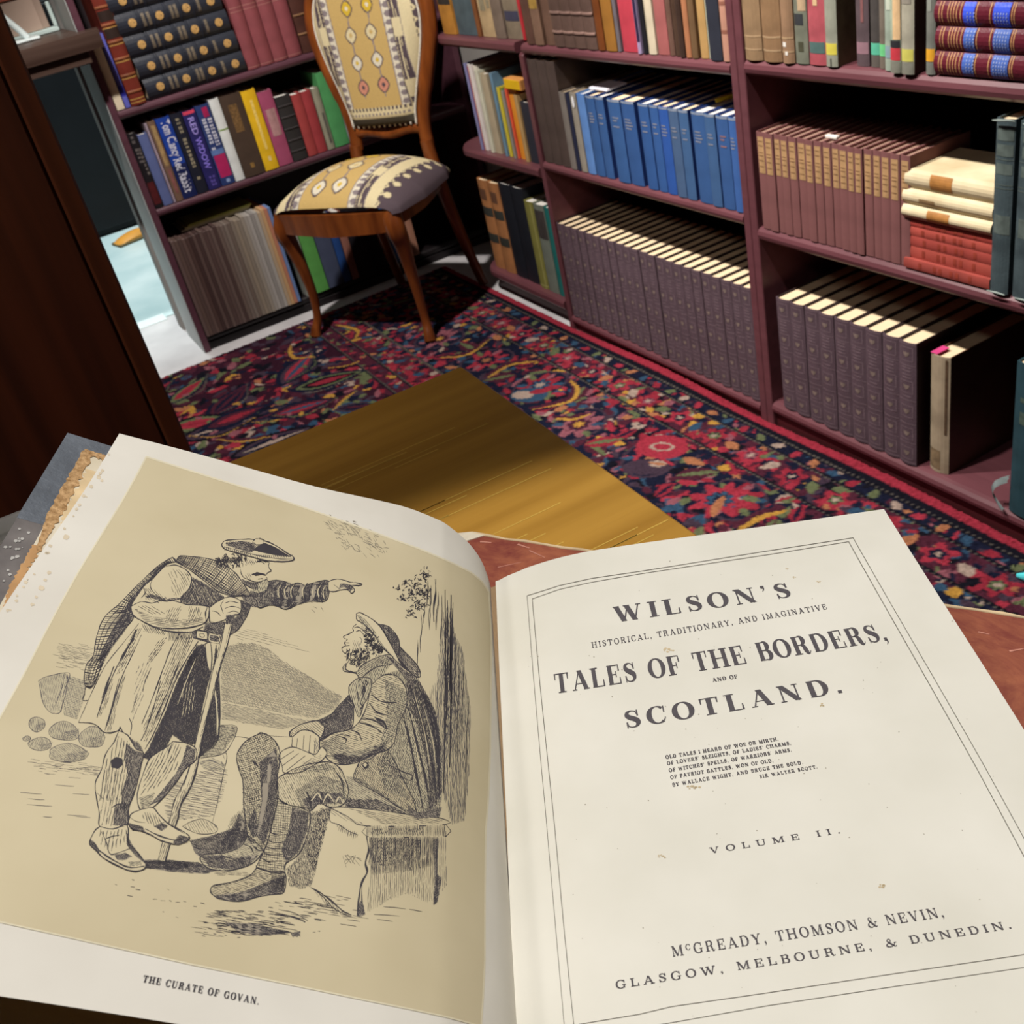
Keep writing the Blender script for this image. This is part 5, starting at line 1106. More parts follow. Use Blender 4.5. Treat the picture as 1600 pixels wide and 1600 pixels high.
for a in [("WILSON'S", (962, 973), (1238, 932), 24, 1.42, .235, .05), ("HISTORICAL, TRADITIONARY, AND IMAGINATIVE", (925, 1013), (1293, 951), 8.8, 1.0, .17, .075), ("TALES OF THE BORDERS,", (868, 1084), (1391, 1000), 30, .93, .235, .05),
          ("AND OF", (1114, 1065), (1153, 1059), 6, 1.1, .28, .1), ("SCOTLAND.", (978, 1138), (1321, 1082), 27, 1.34, .235, .05),
          ("OLD TALES I HEARD OF WOE OR MIRTH,", (1040.6, 1185.6), (1217, 1157.6), 5.6, .95, .27, .12), ("OF LOVERS' SLEIGHTS, OF LADIES' CHARMS,", (1042.8, 1195.3), (1236.6, 1164.2), 5.6, .95, .27, .12), ("OF WITCHES' SPELLS, OF WARRIORS' ARMS,", (1045.7, 1206.3), (1237.5, 1174.8), 5.6, .95, .27, .12),
          ("OF PATRIOT BATTLES, WON OF OLD,", (1048, 1217.2), (1209, 1191.4), 5.6, .95, .27, .12), ("BY WALLACE WIGHT, AND BRUCE THE BOLD.", (1051, 1229), (1255.4, 1194.6), 5.6, .95, .27, .12), ("SIR WALTER SCOTT.", (1187.7, 1217), (1278, 1201.6), 5.4, .95, .24, .12),
          ("VOLUME II.", (1110, 1335), (1315, 1303), 9.5, 1.75, .15, .075), ("McGREADY, THOMSON & NEVIN,", (1051, 1496.5), (1477, 1432.5), 16.5, .98, .17, .06), ("GLASGOW, MELBOURNE, & DUNEDIN.", (963, 1547), (1583, 1450), 13, 1.40, .16, .08)]:
    set_line(A, *a, VPR, RD)
A.build('title_lettering', RD, .00022, M('565155', .8, .1, 200))
A = Art()
for pts, w_ in [([(824, 932), (850, 924), (875, 916), (925, 905), (1000, 894), (1050, 886), (1200, 861), (1333, 840)], .9), ([(832, 937), (875, 922), (925, 911), (1000, 898), (1200, 867), (1326, 846)], .8), ([(824, 932), (834, 1060), (846, 1200), (864, 1400), (882, 1600), (892, 1700)], 1.0), ([(832, 937), (843, 1060), (857, 1200), (869, 1317), (882, 1455), (897, 1600), (906, 1690)], 1.2),
              ([(1333, 840), (1436, 1020), (1539, 1200), (1600, 1310), (1720, 1525)], .9), ([(1326, 846), (1425, 1022), (1525, 1200), (1600, 1338), (1700, 1520)], 1.1), ([(905, 1602), (1000, 1586), (1050, 1574), (1200, 1552), (1400, 1521), (1600, 1491), (1690, 1477)], 1.0), ([(900, 1624), (1050, 1599), (1200, 1572), (1400, 1541), (1600, 1511), (1720, 1493)], .9)]:
    A.ribbon(resamp(pts, 60), w_)
A.build('ruled_border', RD, .00022, M('7d786f', .8, .1, 200))
# foxing
A = Art(); rr = random.Random(12)
for x, y, r in [(1044, 1014, 7), (1032, 1338, 5), (1084, 1229, 9), (1377, 1384, 6), (1279, 908, 3), (1241, 902, 2.5), (1284, 1102, 5), (1230, 888, 2)]:
    for k in range(9):
        cx_, cy_ = x + rr.gauss(0, r * .55), y + rr.gauss(0, r * .3); q = r * rr.uniform(.15, .4); A.poly([(cx_ + q * math.cos(a * PI / 4), cy_ + q * .6 * math.sin(a * PI / 4)) for a in range(8)])
A.build('foxing', RD, .0001, M('c9b694', .85, .1, 60))
A = Art()
for k in range(90): x, y = rr.uniform(820, 1560), rr.uniform(860, 1590); q = rr.uniform(.4, 1.1); A.poly([(x + q * math.cos(a * PI / 3), y + q * .7 * math.sin(a * PI / 3)) for a in range(6)])
A.build('specks', RD, .00012, M('9a9282', .85, .1, 60))
A = Art(); set_line(A, "THE CURATE OF GOVAN.", (224, 1537.5), (405, 1571.5), 11, .80, .27, .09, VPL, LD); A.build('plate_caption', LD, .00022, INK)
# ---- the engraving
ar = random.Random(21)
D, LT, BGD, HI, SC, T1, T2 = Art(), Art(), Art(), Art(), Art(), Art(), Art()      # dark lines, lighter lines, faint background tone, highlights scratched over the dark
def inside(poly, x, y):
    c = False; n = len(poly); j = n - 1
    for i in range(n):
        xi, yi = poly[i]; xj, yj = poly[j]
        if (yi > y) != (yj > y) and x < (xj - xi) * (y - yi) / (yj - yi) + xi: c = not c
        j = i
    return c
def hatch(A, poly, ang, sp, w, jit=.5, brk=.0, bend=0., wv=0.):
    """ruled strokes clipped to a region; ang in degrees, sp and w in drawing units"""
    ca, sa = math.cos(math.radians(ang)), math.sin(math.radians(ang)); R_ = [(x * ca + y * sa, -x * sa + y * ca) for x, y in poly]
    u0, u1 = min(p[0] for p in R_), max(p[0] for p in R_); v = min(p[1] for p in R_) + sp * .5; v1 = max(p[1] for p in R_)
    while v < v1:
        xs = []; n = len(R_)
        for i in range(n):
            (a, b), (c, d) = R_[i], R_[(i + 1) % n]
            if (b > v) != (d > v): xs.append(a + (v - b) * (c - a) / (d - b))
        xs.sort()
        for a, b in zip(xs[::2], xs[1::2]):
            a += ar.uniform(-jit, jit) * sp; b += ar.uniform(-jit, jit) * sp; q = a
            while q < b - .8:
                e = b if brk <= 0 else min(b, q + ar.uniform(.5, 1.5) * brk)
                m_ = max(2, int((e - q) / 7) + 1); pts = []
                for k in range(m_ + 1):
                    u = q + (e - q) * k / m_; vv = v + bend * (2 * (u - u0) / max(u1 - u0, 1e-6) - 1) ** 2 + (wv * math.sin(u * .35 + v) if wv else 0) + ar.uniform(-.15, .15) * sp
                    pts.append((u * ca - vv * sa, u * sa + vv * ca))
                A.ribbon(pts, w * ar.uniform(.65, 1.25), .55); q = e + ar.uniform(.5, 2.) * (1 if brk else 9)
        v += sp * ar.uniform(.8, 1.2)
def line(pts, w=1.5, A=None, n=5, taper=.45, close=False):
    if close: pts = list(pts) + [pts[0]]
    q = spl(pts, n) if len(pts) > 2 else pts
    P = np.array(q) + np.array([[ar.uniform(-.22, .22), ar.uniform(-.22, .22)] for _ in q]); W_ = w * (1 + .28 * np.sin(np.arange(len(P)) * .9 + ar.random() * 6))
    (A or D).ribbon(P, W_, taper)
def dark(poly, ang=60, tone=1., A=None):
    """deep shade: crossed strokes that leave slivers of paper, over a bitten half-tone"""
    T1.fill(poly)
    hatch(A or D, poly, ang, 2.1 / tone, 1.5, brk=14); hatch(A or D, poly, ang + 38, 3.0 / tone, 1.2, brk=10)
def mid(poly, ang=60, sp=3.0, w=1.0, A=None, **k):
    if sp < 2.75: T2.fill(poly)
    hatch(A or D, poly, ang, sp, w, brk=k.pop('brk', 12), **k)
def solid(poly, A=None):
    if A is HI: LAY[0] += 1
    (A or D).fill(poly)
def scratch(poly, ang, sp, w, **k): hatch(SC, poly, ang, sp, w, brk=k.pop('brk', 8), **k)
def squig(x, y, n, r, dx, dy, w=1.0, A=None):
    pts = [(x + dx * i / n + r * math.cos(i * 2.2), y + dy * i / n + r * math.sin(i * 2.2)) for i in range(n + 1)]; line(pts, w, A, 3, .3)
# --- far hills, water and sky
hill = [(345, 1014), (372, 1006), (398, 1006), (420, 1015), (450, 1040), (482, 1055), (510, 1076), (534, 1088), (524, 1106), (494, 1122), (440, 1113), (390, 1102), (345, 1094)]
hatch(BGD, hill, 32, 2.0, 1.0, brk=22); hatch(BGD, hill, 12, 3.4, .9, brk=16); hatch(BGD, hill, 70, 5, .8, brk=9)
hatch(BGD, [(430, 1025), (482, 1056), (534, 1088), (520, 1108), (470, 1092)], 45, 2.6, 1.0, brk=12)
b2 = [(345, 1096), (400, 1106), (450, 1118), (492, 1125), (470, 1130), (440, 1138), (400, 1131), (345, 1122)]; hatch(BGD, b2, 10, 1.9, 1.0, brk=30); hatch(BGD, b2, 28, 3.6, .8, brk=12)
hatch(BGD, [(352, 990), (392, 985), (440, 1000), (490, 1022), (420, 1008), (372, 1000)], 14, 3.4, .7, brk=14)
for (x0, y0, x1, y1, k) in [(506, 806, 540, 838, 26), (535, 812, 592, 862, 60), (520, 832, 560, 862, 26), (440, 905, 500, 960, 5), (560, 830, 600, 856, 24)]:
    for i in range(k):
        u = ar.random(); x = x0 + (x1 - x0) * u + ar.gauss(0, 5); y = y0 + (y1 - y0) * u + ar.gauss(0, 5); l = ar.uniform(3, 11); a = .6 + ar.gauss(0, .25); line([(x, y), (x + l * .5 * math.cos(a), y + l * .5 * math.sin(a)), (x + l * math.cos(a + .1), y + l * math.sin(a + .1))], .8, BGD, 2)
for i in range(34): x = ar.uniform(80, 138); y = ar.uniform(1003, 1042) + (x - 80) * .1; l = ar.uniform(6, 18); line([(x, y), (x + l * .5, y + 1.4), (x + l, y + 2.5)], .7, BGD, 2)
hatch(BGD, [(88, 1012), (104, 1008), (146, 1022), (138, 1034), (96, 1030)], 12, 2.4, .8, brk=12)
# --- beached boat and stones at left
boat = [(60, 1064), (72, 1058), (101, 1052), (109, 1056), (99, 1082), (94, 1110), (78, 1112), (66, 1096)]
line(boat, 1.1, LT, 4, .2, True); mid(boat, 78, 2.6, .9, LT); line([(101, 1052), (96, 1075), (84, 1104)], 1.2, LT); line([(105, 1054), (103, 1078), (94, 1108)], 1.1, LT)
b3 = [(104, 1056), (134, 1064), (130, 1094), (118, 1122), (98, 1116), (98, 1090)]; mid(b3, 18, 2.4, .8, LT); mid(b3, 75, 4, .7, LT)
for cx_, cy_, rx, ry in [(56, 1130, 15, 11), (98, 1141, 26, 15), (62, 1160, 20, 10), (104, 1175, 34, 15), (142, 1150, 20, 18), (40, 1152, 6, 4)]:
    q = [(cx_ + rx * math.cos(a * PI / 4) * ar.uniform(.8, 1.1), cy_ + ry * math.sin(a * PI / 4) * ar.uniform(.8, 1.1)) for a in range(8)]; line(q, 1.1, LT, 3, .3, True)
    mid([(x, y) for x, y in q], ar.uniform(40, 100), 2.6, .9, LT); hatch(LT, [(cx_ - rx * .2, cy_ + ry * .1), (cx_ + rx * .9, cy_ - ry * .3), (cx_ + rx * .8, cy_ + ry * .6), (cx_, cy_ + ry * .9)], 30, 1.9, 1.0, brk=8)
for i in range(60): x = ar.uniform(40, 158); y = 1193 + ar.gauss(0, 7) + (x - 40) * .09; line([(x, y), (x + ar.uniform(6, 20), y + 1.5)], .8, LT, 2)
for x, y, l in [(30, 1236, 34), (42, 1246, 26), (40, 1255, 40), (112, 1238, 26), (50, 1256, 12), (66, 1275, 14), (104, 1272, 30), (118, 1275, 22), (84, 1224, 30)]: line([(x, y), (x + l * .5, y + l * .05), (x + l, y + l * .08)], .9, LT, 2)
# water and ground between the legs
w1 = [(262, 1228), (330, 1196), (354, 1200), (346, 1250), (332, 1275), (262, 1284), (256, 1256)]; hatch(LT, w1, 8, 3.6, .8, brk=26); hatch(LT, w1, 16, 6, .9, brk=16)
st = [(285, 1292), (298, 1284), (318, 1280), (338, 1292), (336, 1302), (312, 1304), (296, 1298)]; line(st, 1.2, D, 4, .3, True); mid(st, 60, 3.6, .8)
r2 = [(308, 1188), (330, 1182), (352, 1192), (344, 1204), (318, 1200)]; mid(r2, 20, 2.3, .9, LT); line([(312, 1192), (326, 1186), (348, 1196)], 1.0, LT)
boat2 = [(343, 1131), (368, 1133), (366, 1146), (342, 1178), (312, 1182), (318, 1168), (338, 1150)]; mid(boat2, -8, 2.0, 1.0); mid(boat2, 60, 4.5, .8); line([(343, 1131), (368, 1133), (362, 1156), (346, 1176), (312, 1183)], 1.2)
# --- wall stone behind the sitter's knees
line([(354, 1150), (350, 1168), (353, 1182), (348, 1206), (343, 1232), (338, 1258), (332, 1284)], 1.1); line([(354, 1150), (372, 1149), (390, 1152)], 1.0); line([(420, 1148), (452, 1150)], 1.2)
for i in range(14): y = ar.uniform(1165, 1250); line([(350 - (y - 1150) * .14, y), (350 - (y - 1150) * .14 + ar.uniform(2, 6), y + ar.uniform(4, 10))], .8, LT, 2)
sh = [(296, 1314), (326, 1308), (362, 1296), (374, 1270), (384, 1288), (388, 1306), (378, 1324), (346, 1337), (316, 1342), (306, 1336), (300, 1322)]; dark(sh, 20); dark([(340, 1316), (378, 1286), (388, 1308), (372, 1326), (336, 1336)], 48)
hatch(D, [(360, 1278), (382, 1262), (386, 1296), (372, 1312), (352, 1312)], 68, 2.3, 1.2, brk=12)
gs = [(222, 1345), (262, 1345), (312, 1350), (340, 1362), (322, 1368), (268, 1364), (226, 1358)]; dark(gs, 5, 1.2); dark([(222, 1347), (290, 1348), (318, 1356), (262, 1360), (226, 1357)], 8, 1.3)
hatch(D, [(320, 1356), (388, 1366), (400, 1372), (340, 1370)], 4, 2.2, 1.0, brk=16)
# --- foreground ground strokes
for x0, y0, x1, y1, k, w_ in [(310, 1425, 440, 1445, 60, 1.3), (330, 1445, 450, 1462, 70, 1.6), (420, 1410, 520, 1440, 40, 1.1), (440, 1400, 540, 1424, 26, .9), (505, 1424, 570, 1450, 14, .9), (300, 1448, 400, 1466, 20, .9)]:
    for i in range(k): x = ar.uniform(x0, x1); y = y0 + (y1 - y0) * ar.random(); l = ar.uniform(5, 24); line([(x, y), (x + l * .5, y + l * .06), (x + l, y + l * .16)], w_ * ar.uniform(.6, 1.2), D, 2)
dark([(352, 1444), (400, 1446), (436, 1456), (448, 1462), (410, 1465), (372, 1458)], 8); dark([(455, 1460), (470, 1458), (470, 1466), (458, 1467)], 20)
for x, y in [(207, 1377), (180, 1384), (205, 1388), (213, 1392), (262, 1392), (240, 1408), (252, 1410), (266, 1410), (276, 1413), (288, 1411), (303, 1419), (315, 1414), (320, 1460), (335, 1462), (352, 1464), (372, 1468), (255, 1428), (276, 1436), (300, 1452), (490, 1460), (498, 1458), (200, 1402)]: line([(x, y), (x + ar.uniform(3, 9), y + ar.uniform(-.5, 2))], ar.uniform(1.0, 1.9), D, 2)
line([(486, 1389), (502, 1398), (518, 1410), (536, 1426), (550, 1433)], 2.6); line([(486, 1389), (506, 1404), (522, 1422), (540, 1432)], 1.4); hatch(D, [(488, 1392), (520, 1414), (548, 1434), (530, 1432), (505, 1412)], 60, 3.2, .9)
line([(430, 1432), (452, 1434), (470, 1440), (478, 1444)], 2.6); line([(436, 1424), (462, 1430), (482, 1442)], 1.2)
# --- tree trunk, ivy
for x, y0, y1, w_ in [(668, 908, 950, 1.4), (673, 915, 985, 1.2), (680, 905, 972, 1.8), (684, 925, 985, 1.1), (690, 930, 1010, 1.0), (695, 922, 1240, 2.2), (699, 938, 1150, 1.4), (704, 930, 1200, 2.6), (707, 942, 1100, 1.8), (663, 945, 975, .9), (658, 960, 1020, .8), (653, 1000, 1050, .8), (711, 990, 1130, 1.2), (716, 1010, 1200, 1.0), (724, 1020, 1140, .9), (731, 1080, 1180, .9), (728, 1150, 1260, .8)]:
    for k in range(2): line([(x + ar.gauss(0, .7), y0), (x + ar.gauss(0, .8), (y0 * 2 + y1) / 3), (x + ar.gauss(0, .8) - 1.5, (y0 + 2 * y1) / 3), (x - 2 + ar.gauss(0, .7), y1)], w_, D, 4, .7)
tr = [(690, 960), (702, 945), (710, 992), (722, 1012), (728, 1060), (735, 1110), (733, 1200), (726, 1282), (706, 1288), (690, 1240), (688, 1160), (680, 1108), (684, 1040)]
hatch(LT, tr, 91, 2.3, 1.0, brk=46, wv=.5); hatch(LT, tr, 87, 3.6, .9, brk=20); hatch(LT, [(694, 1040), (716, 1050), (722, 1120), (716, 1180), (694, 1160)], 80, 2.4, 1.0, brk=9); hatch(D, [(696, 965), (706, 950), (704, 1120), (694, 1160)], 91, 2.0, 1.2, brk=30)
hatch(LT, [(668, 1085), (684, 1060), (690, 1230), (688, 1280), (678, 1180)], 88, 3.2, .9, brk=24)
for cx_, cy_, k, r in [(664, 902, 34, 8), (648, 912, 22, 8), (632, 914, 16, 6), (654, 928, 34, 10), (640, 932, 26, 8), (628, 938, 14, 6), (664, 926, 24, 7), (648, 950, 22, 7), (640, 960, 16, 6), (658, 946, 16, 6), (622, 922, 10, 5)]:
    for i in range(k): x, y = cx_ + ar.gauss(0, r * .6), cy_ + ar.gauss(0, r * .55); a = ar.uniform(-2.6, .6); l = ar.uniform(3, 6.5); line([(x, y), (x + l * .5 * math.cos(a), y + l * .5 * math.sin(a)), (x + l * math.cos(a + .3), y + l * math.sin(a + .3))], ar.uniform(1.0, 2.3), D, 2, .8)
# --- stone bench
top = [(515, 1262), (545, 1262), (600, 1268), (640, 1274), (688, 1279), (695, 1289), (573, 1292), (545, 1278)]; line(top, 1.5, D, 3, .2, True); hatch(D, [(545, 1264), (640, 1276), (690, 1281), (690, 1287), (600, 1289)], 14, 2.8, .9, brk=14); hatch(LT, [(516, 1264), (545, 1276), (572, 1290), (545, 1285), (516, 1272)], 35, 3.2, .9)
ed = [(573, 1292), (695, 1289), (697, 1307), (573, 1308)]; hatch(D, ed, 92, 2.6, 1.1); hatch(D, [(580, 1294), (660, 1292), (660, 1306), (580, 1306)], 70, 3.0, 1.0); line([(573, 1292), (573, 1308), (697, 1307), (696, 1289)], 1.5, D, 2)
bd = [(575, 1309), (684, 1308), (681, 1408), (664, 1412), (640, 1398), (610, 1408), (585, 1424), (573, 1428), (578, 1370)]
hatch(D, bd, 91, 3.1, 1.0, brk=40, wv=.3); hatch(D, [(577, 1309), (684, 1308), (682, 1352), (640, 1362), (600, 1366), (580, 1368)], 91, 2.0, 1.2, brk=24); hatch(D, [(580, 1310), (660, 1310), (650, 1345), (600, 1356), (582, 1350)], 60, 2.6, 1.1, brk=10); dark([(676, 1312), (684, 1310), (683, 1412), (678, 1416), (679, 1370)], 90)
hatch(LT, [(684, 1308), (696, 1308), (698, 1384), (690, 1396), (686, 1360)], 91, 2.6, .9, brk=20); dark([(680, 1366), (690, 1372), (684, 1408), (677, 1416), (678, 1395)], 100)
line([(573, 1309), (576, 1330), (571, 1350), (574, 1364), (566, 1380), (562, 1400), (559, 1434)], 3.2); line([(566, 1382), (566, 1408), (570, 1432)], 1.6); dark([(559, 1420), (566, 1408), (572, 1432), (560, 1436)], 60)
line([(515, 1264), (516, 1284), (530, 1290), (545, 1300), (560, 1306)], 1.3); hatch(D, [(520, 1284), (560, 1304), (556, 1314), (530, 1300)], 100, 3, 1.0)
bs = [(518, 1263), (500, 1330), (488, 1386), (470, 1392), (452, 1386), (448, 1360), (468, 1338), (482, 1300), (486, 1270)]; hatch(D, bs, 72, 2.2, 1.2, brk=14); hatch(D, bs, 100, 3.0, 1.0, brk=12); hatch(D, [(500, 1262), (518, 1264), (492, 1370), (478, 1330)], 60, 2.2, 1.2, brk=9)
for i in range(10): line([(536 + ar.uniform(0, 30), 1334 + ar.uniform(0, 16)), (538 + ar.uniform(0, 30), 1342 + ar.uniform(0, 16))], 1.0, D, 2)
for x0, y0, l in [(600, 1420, 34), (640, 1424, 20), (585, 1432, 40), (590, 1440, 24)]: line([(x0, y0), (x0 + l / 2, y0 + 1), (x0 + l, y0 + 3)], 1.0, D, 2)
# --- sitting man: coat
lap = [(540, 1212), (562, 1216), (590, 1236), (632, 1264), (648, 1276), (600, 1268), (545, 1262), (536, 1257), (544, 1238)]; mid(lap, 30, 2.4, 1.1); dark([(540, 1248), (590, 1250), (640, 1274), (600, 1267), (540, 1261)], 12, .9)
mid([(560, 1056), (572, 1048), (612, 1036), (600, 1054), (582, 1066), (574, 1090), (562, 1080)], 70, 2.4, 1.0)
back = [(598, 1054), (626, 1046), (652, 1060), (667, 1086), (679, 1108), (688, 1151), (691, 1190), (690, 1246), (685, 1268), (668, 1276), (650, 1276), (645, 1250), (628, 1220), (590, 1195), (604, 1172), (616, 1158), (622, 1131), (634, 1106), (634, 1077), (620, 1057)]
mid(back, 62, 2.6, 1.1); mid(back, 98, 3.4, .9); dark([(634, 1062), (652, 1062), (668, 1088), (680, 1112), (688, 1160), (688, 1240), (672, 1268), (668, 1200), (654, 1140), (640, 1108)], 76)
for pts in ([(640, 1070), (662, 1140), (676, 1200), (682, 1258)], [(652, 1070), (672, 1120), (684, 1190), (686, 1250)], [(636, 1100), (648, 1150), (664, 1215), (672, 1266)], [(660, 1082), (680, 1130), (688, 1200)], [(630, 1120), (640, 1160), (652, 1220), (660, 1262)]): line(pts, 3.6, D, 6, .5)
for pts in ([(646, 1080), (664, 1150), (674, 1220)], [(640, 1120), (654, 1190), (662, 1240)], [(660, 1100), (676, 1160), (682, 1220)]): line(pts, 1.4, SC, 6, .8)
arm = [(577, 1073), (598, 1055), (620, 1057), (634, 1077), (634, 1106), (622, 1131), (616, 1158), (604, 1172), (577, 1181), (555, 1192), (528, 1194), (510, 1184), (498, 1158), (521, 1145), (548, 1138), (564, 1122), (574, 1097)]
mid(arm, 20, 3.2, 1.0, bend=2); mid([(600, 1060), (634, 1080), (634, 1106), (620, 1140), (612, 1160), (590, 1172), (604, 1120)], 70, 2.4, 1.1); mid([(510, 1180), (560, 1172), (604, 1160), (604, 1174), (577, 1182), (540, 1194)], 12, 2.0, 1.2); dark([(520, 1178), (560, 1182), (600, 1164), (600, 1174), (560, 1191), (530, 1194)], 5, .9)
line(arm, 1.7, D, 5, .2, True)
for pts in ([(576, 1098), (588, 1112), (606, 1118)], [(565, 1122), (585, 1126), (604, 1140)], [(560, 1128), (580, 1134), (598, 1146)], [(580, 1085), (596, 1096), (620, 1098)], [(548, 1139), (560, 1146), (564, 1156)], [(524, 1148), (540, 1154), (538, 1162)], [(530, 1146), (546, 1150)], [(585, 1120), (598, 1128), (606, 1140)]): line(pts, 2.2)
dark([(584, 1120), (600, 1126), (606, 1140), (594, 1134)], 30); mid([(500, 1160), (524, 1148), (548, 1170), (524, 1188)], 35, 2.6, 1.0)
farm = [(556, 1060), (546, 1084), (528, 1102), (517, 1115), (497, 1124), (468, 1131), (452, 1142), (454, 1150), (466, 1141), (482, 1140), (496, 1150), (500, 1157), (521, 1144), (548, 1137), (552, 1110), (552, 1086)]
dark(farm, 40); mid(farm, 70, 2.4, 1.2); line(farm, 1.7, D, 4, .2, True)
cuff = [(452, 1142), (468, 1131), (496, 1125), (506, 1136), (500, 1152), (486, 1141), (468, 1140), (456, 1150)]; solid(cuff, HI); line(cuff, 1.6, D, 4, .2, True); hatch(D, cuff, 40, 3.0, .9)
vest = [(560, 1058), (546, 1070), (545, 1086), (552, 1100), (560, 1120), (568, 1100), (574, 1090), (580, 1072), (578, 1060)]; mid(vest, 75, 2.6, 1.1); line(vest, 1.5, D, 4, .2, True)
for pts in ([(562, 1060), (570, 1076), (562, 1098)], [(572, 1062), (566, 1080), (572, 1096)], [(556, 1072), (560, 1096)]): line(pts, 1.8)
for x, y in ((566, 1072), (562, 1098), (570, 1062)): line([(x, y), (x + 4, y + 5), (x + 1, y + 9)], 2.6, D, 3)
col = [(535, 1043), (541, 1036), (540, 1046), (556, 1050), (564, 1041), (582, 1030), (609, 1023), (613, 1037), (590, 1042), (572, 1052), (562, 1062), (556, 1052), (538, 1049)]; mid(col, 30, 2.4, 1.0); mid([(566, 1044), (609, 1025), (612, 1037), (580, 1044)], 80, 2.6, 1.0); line(col, 1.6, D, 3, .2, True)
# coat tail over the bench
tail = [(555, 1203), (564, 1188), (578, 1186), (604, 1172), (628, 1215), (645, 1250), (650, 1276), (632, 1268), (590, 1240), (562, 1225), (552, 1216)]; mid(tail, 48, 2.8, 1.0); mid(tail, 110, 3.4, .9); line(tail, 1.5, D, 4, .2, True); mid([(590, 1200), (620, 1210), (640, 1250), (600, 1236)], 70, 2.4, 1.1)
line([(608, 1196), (628, 1206), (644, 1212), (640, 1220), (622, 1212)], 2.2); solid([(571 + 5.5 * math.cos(a * PI / 5), 1196 + 5.5 * math.sin(a * PI / 5)) for a in range(10)]); solid([(570 + 3.2 * math.cos(a * PI / 5), 1195 + 3.2 * math.sin(a * PI / 5)) for a in range(10)], HI); solid([(570 + 1.2 * math.cos(a * PI / 4), 1195.5 + 1.2 * math.sin(a * PI / 4)) for a in range(8)], D)
dark([(636, 1256), (650, 1270), (690, 1262), (686, 1278), (652, 1280), (638, 1272)], 20)
# head, beard and hat
for pts in ([(557, 976), (551, 982), (552, 987), (546, 991), (537, 995), (538, 998), (543, 1000)], [(543, 1000), (538, 1005), (540, 1009), (534, 1013), (536, 1019), (543, 1023)], [(538, 1005), (546, 1005)], [(540, 1010), (546, 1009)], [(553, 982), (560, 981), (568, 986)], [(556, 988), (562, 986), (568, 992)]): line(pts, 1.3)
solid([(557, 984), (562, 983), (565, 987), (560, 988)]); hatch(D, [(562, 978), (576, 984), (580, 998), (570, 992)], 60, 2.2, .9); hatch(LT, [(548, 1000), (560, 1002), (566, 1016), (552, 1016)], 70, 3.0, .8); line([(561, 996), (565, 1000), (563, 1008)], 1.0, LT)
for i in range(150):
    x = ar.uniform(541, 577); y = 1014 + (x - 541) * -.12 + ar.uniform(0, 30) * (1 - abs(x - 558) / 40); a = ar.uniform(.6, 2.4); line([(x, y), (x + 2.5 * math.cos(a), y + 2.5 * math.sin(a)), (x + 5 * math.cos(a + .5), y + 5 * math.sin(a + .5))], ar.uniform(.9, 1.7), D, 2)
for i in range(130):
    u = ar.random(); x = 572 + 26 * u + ar.gauss(0, 3.5); y = 990 + 30 * u + ar.gauss(0, 5); a = ar.uniform(.8, 2.6); line([(x, y), (x + 2.5 * math.cos(a), y + 2.5 * math.sin(a)), (x + 5 * math.cos(a + .7), y + 5 * math.sin(a + .7))], ar.uniform(1, 2), D, 2)
brim = [(557, 960), (564, 959), (582, 969), (592, 978), (602, 992), (612, 1010), (624, 1032), (640, 1050), (626, 1040), (611, 1025), (596, 1010), (582, 990), (567, 975), (558, 970)]; line(brim, 1.6, D, 4, .2, True); mid([(558, 962), (568, 966), (582, 982), (598, 1008), (612, 1024), (596, 1010), (580, 990), (562, 973)], 52, 2.6, 1.0)
crown = [(591, 976), (607, 980), (620, 994), (624, 1010), (622, 1024), (612, 1010), (602, 992)]; dark(crown, 55); mid(crown, 90, 2.2, 1.2); line(crown, 1.6, D, 4, .2, True)
flap = [(624, 1010), (632, 1019), (647, 1034), (656, 1050), (654, 1059), (640, 1051), (624, 1034), (622, 1022)]; dark(flap, 50); line(flap, 1.7, D, 4, .2, True); hatch(SC, [(628, 1020), (648, 1042), (652, 1054), (636, 1040)], 40, 4, .9)
dark([(600, 1024), (612, 1028), (630, 1046), (652, 1060), (634, 1062), (616, 1040)], 45)
# hands
h1 = [(456, 1150), (470, 1140), (484, 1141), (497, 1150), (498, 1168), (492, 1182), (484, 1180), (474, 1172), (462, 1172), (455, 1166)]; solid(h1, HI); line(h1, 1.4, D, 4, .2, True)
h2 = [(434, 1182), (440, 1172), (456, 1166), (476, 1173), (492, 1178), (502, 1166), (510, 1176), (502, 1188), (488, 1196), (474, 1204), (456, 1208), (442, 1206), (440, 1196)]; solid(h2, HI); line(h2, 1.5, D, 4, .2, True)
for pts in ([(464, 1152), (462, 1168)], [(474, 1148), (472, 1172)], [(484, 1148), (482, 1176)], [(492, 1152), (490, 1178)], [(436, 1186), (458, 1172)], [(440, 1196), (466, 1176)], [(446, 1204), (476, 1180)], [(458, 1206), (486, 1184)], [(480, 1172), (492, 1182)]): line(pts, 1.5, D, 3)
hatch(LT, [(490, 1152), (498, 1158), (498, 1172), (490, 1180)], 70, 2.2, .9); hatch(LT, [(470, 1192), (500, 1178), (504, 1188), (476, 1202)], 20, 2.6, .9)
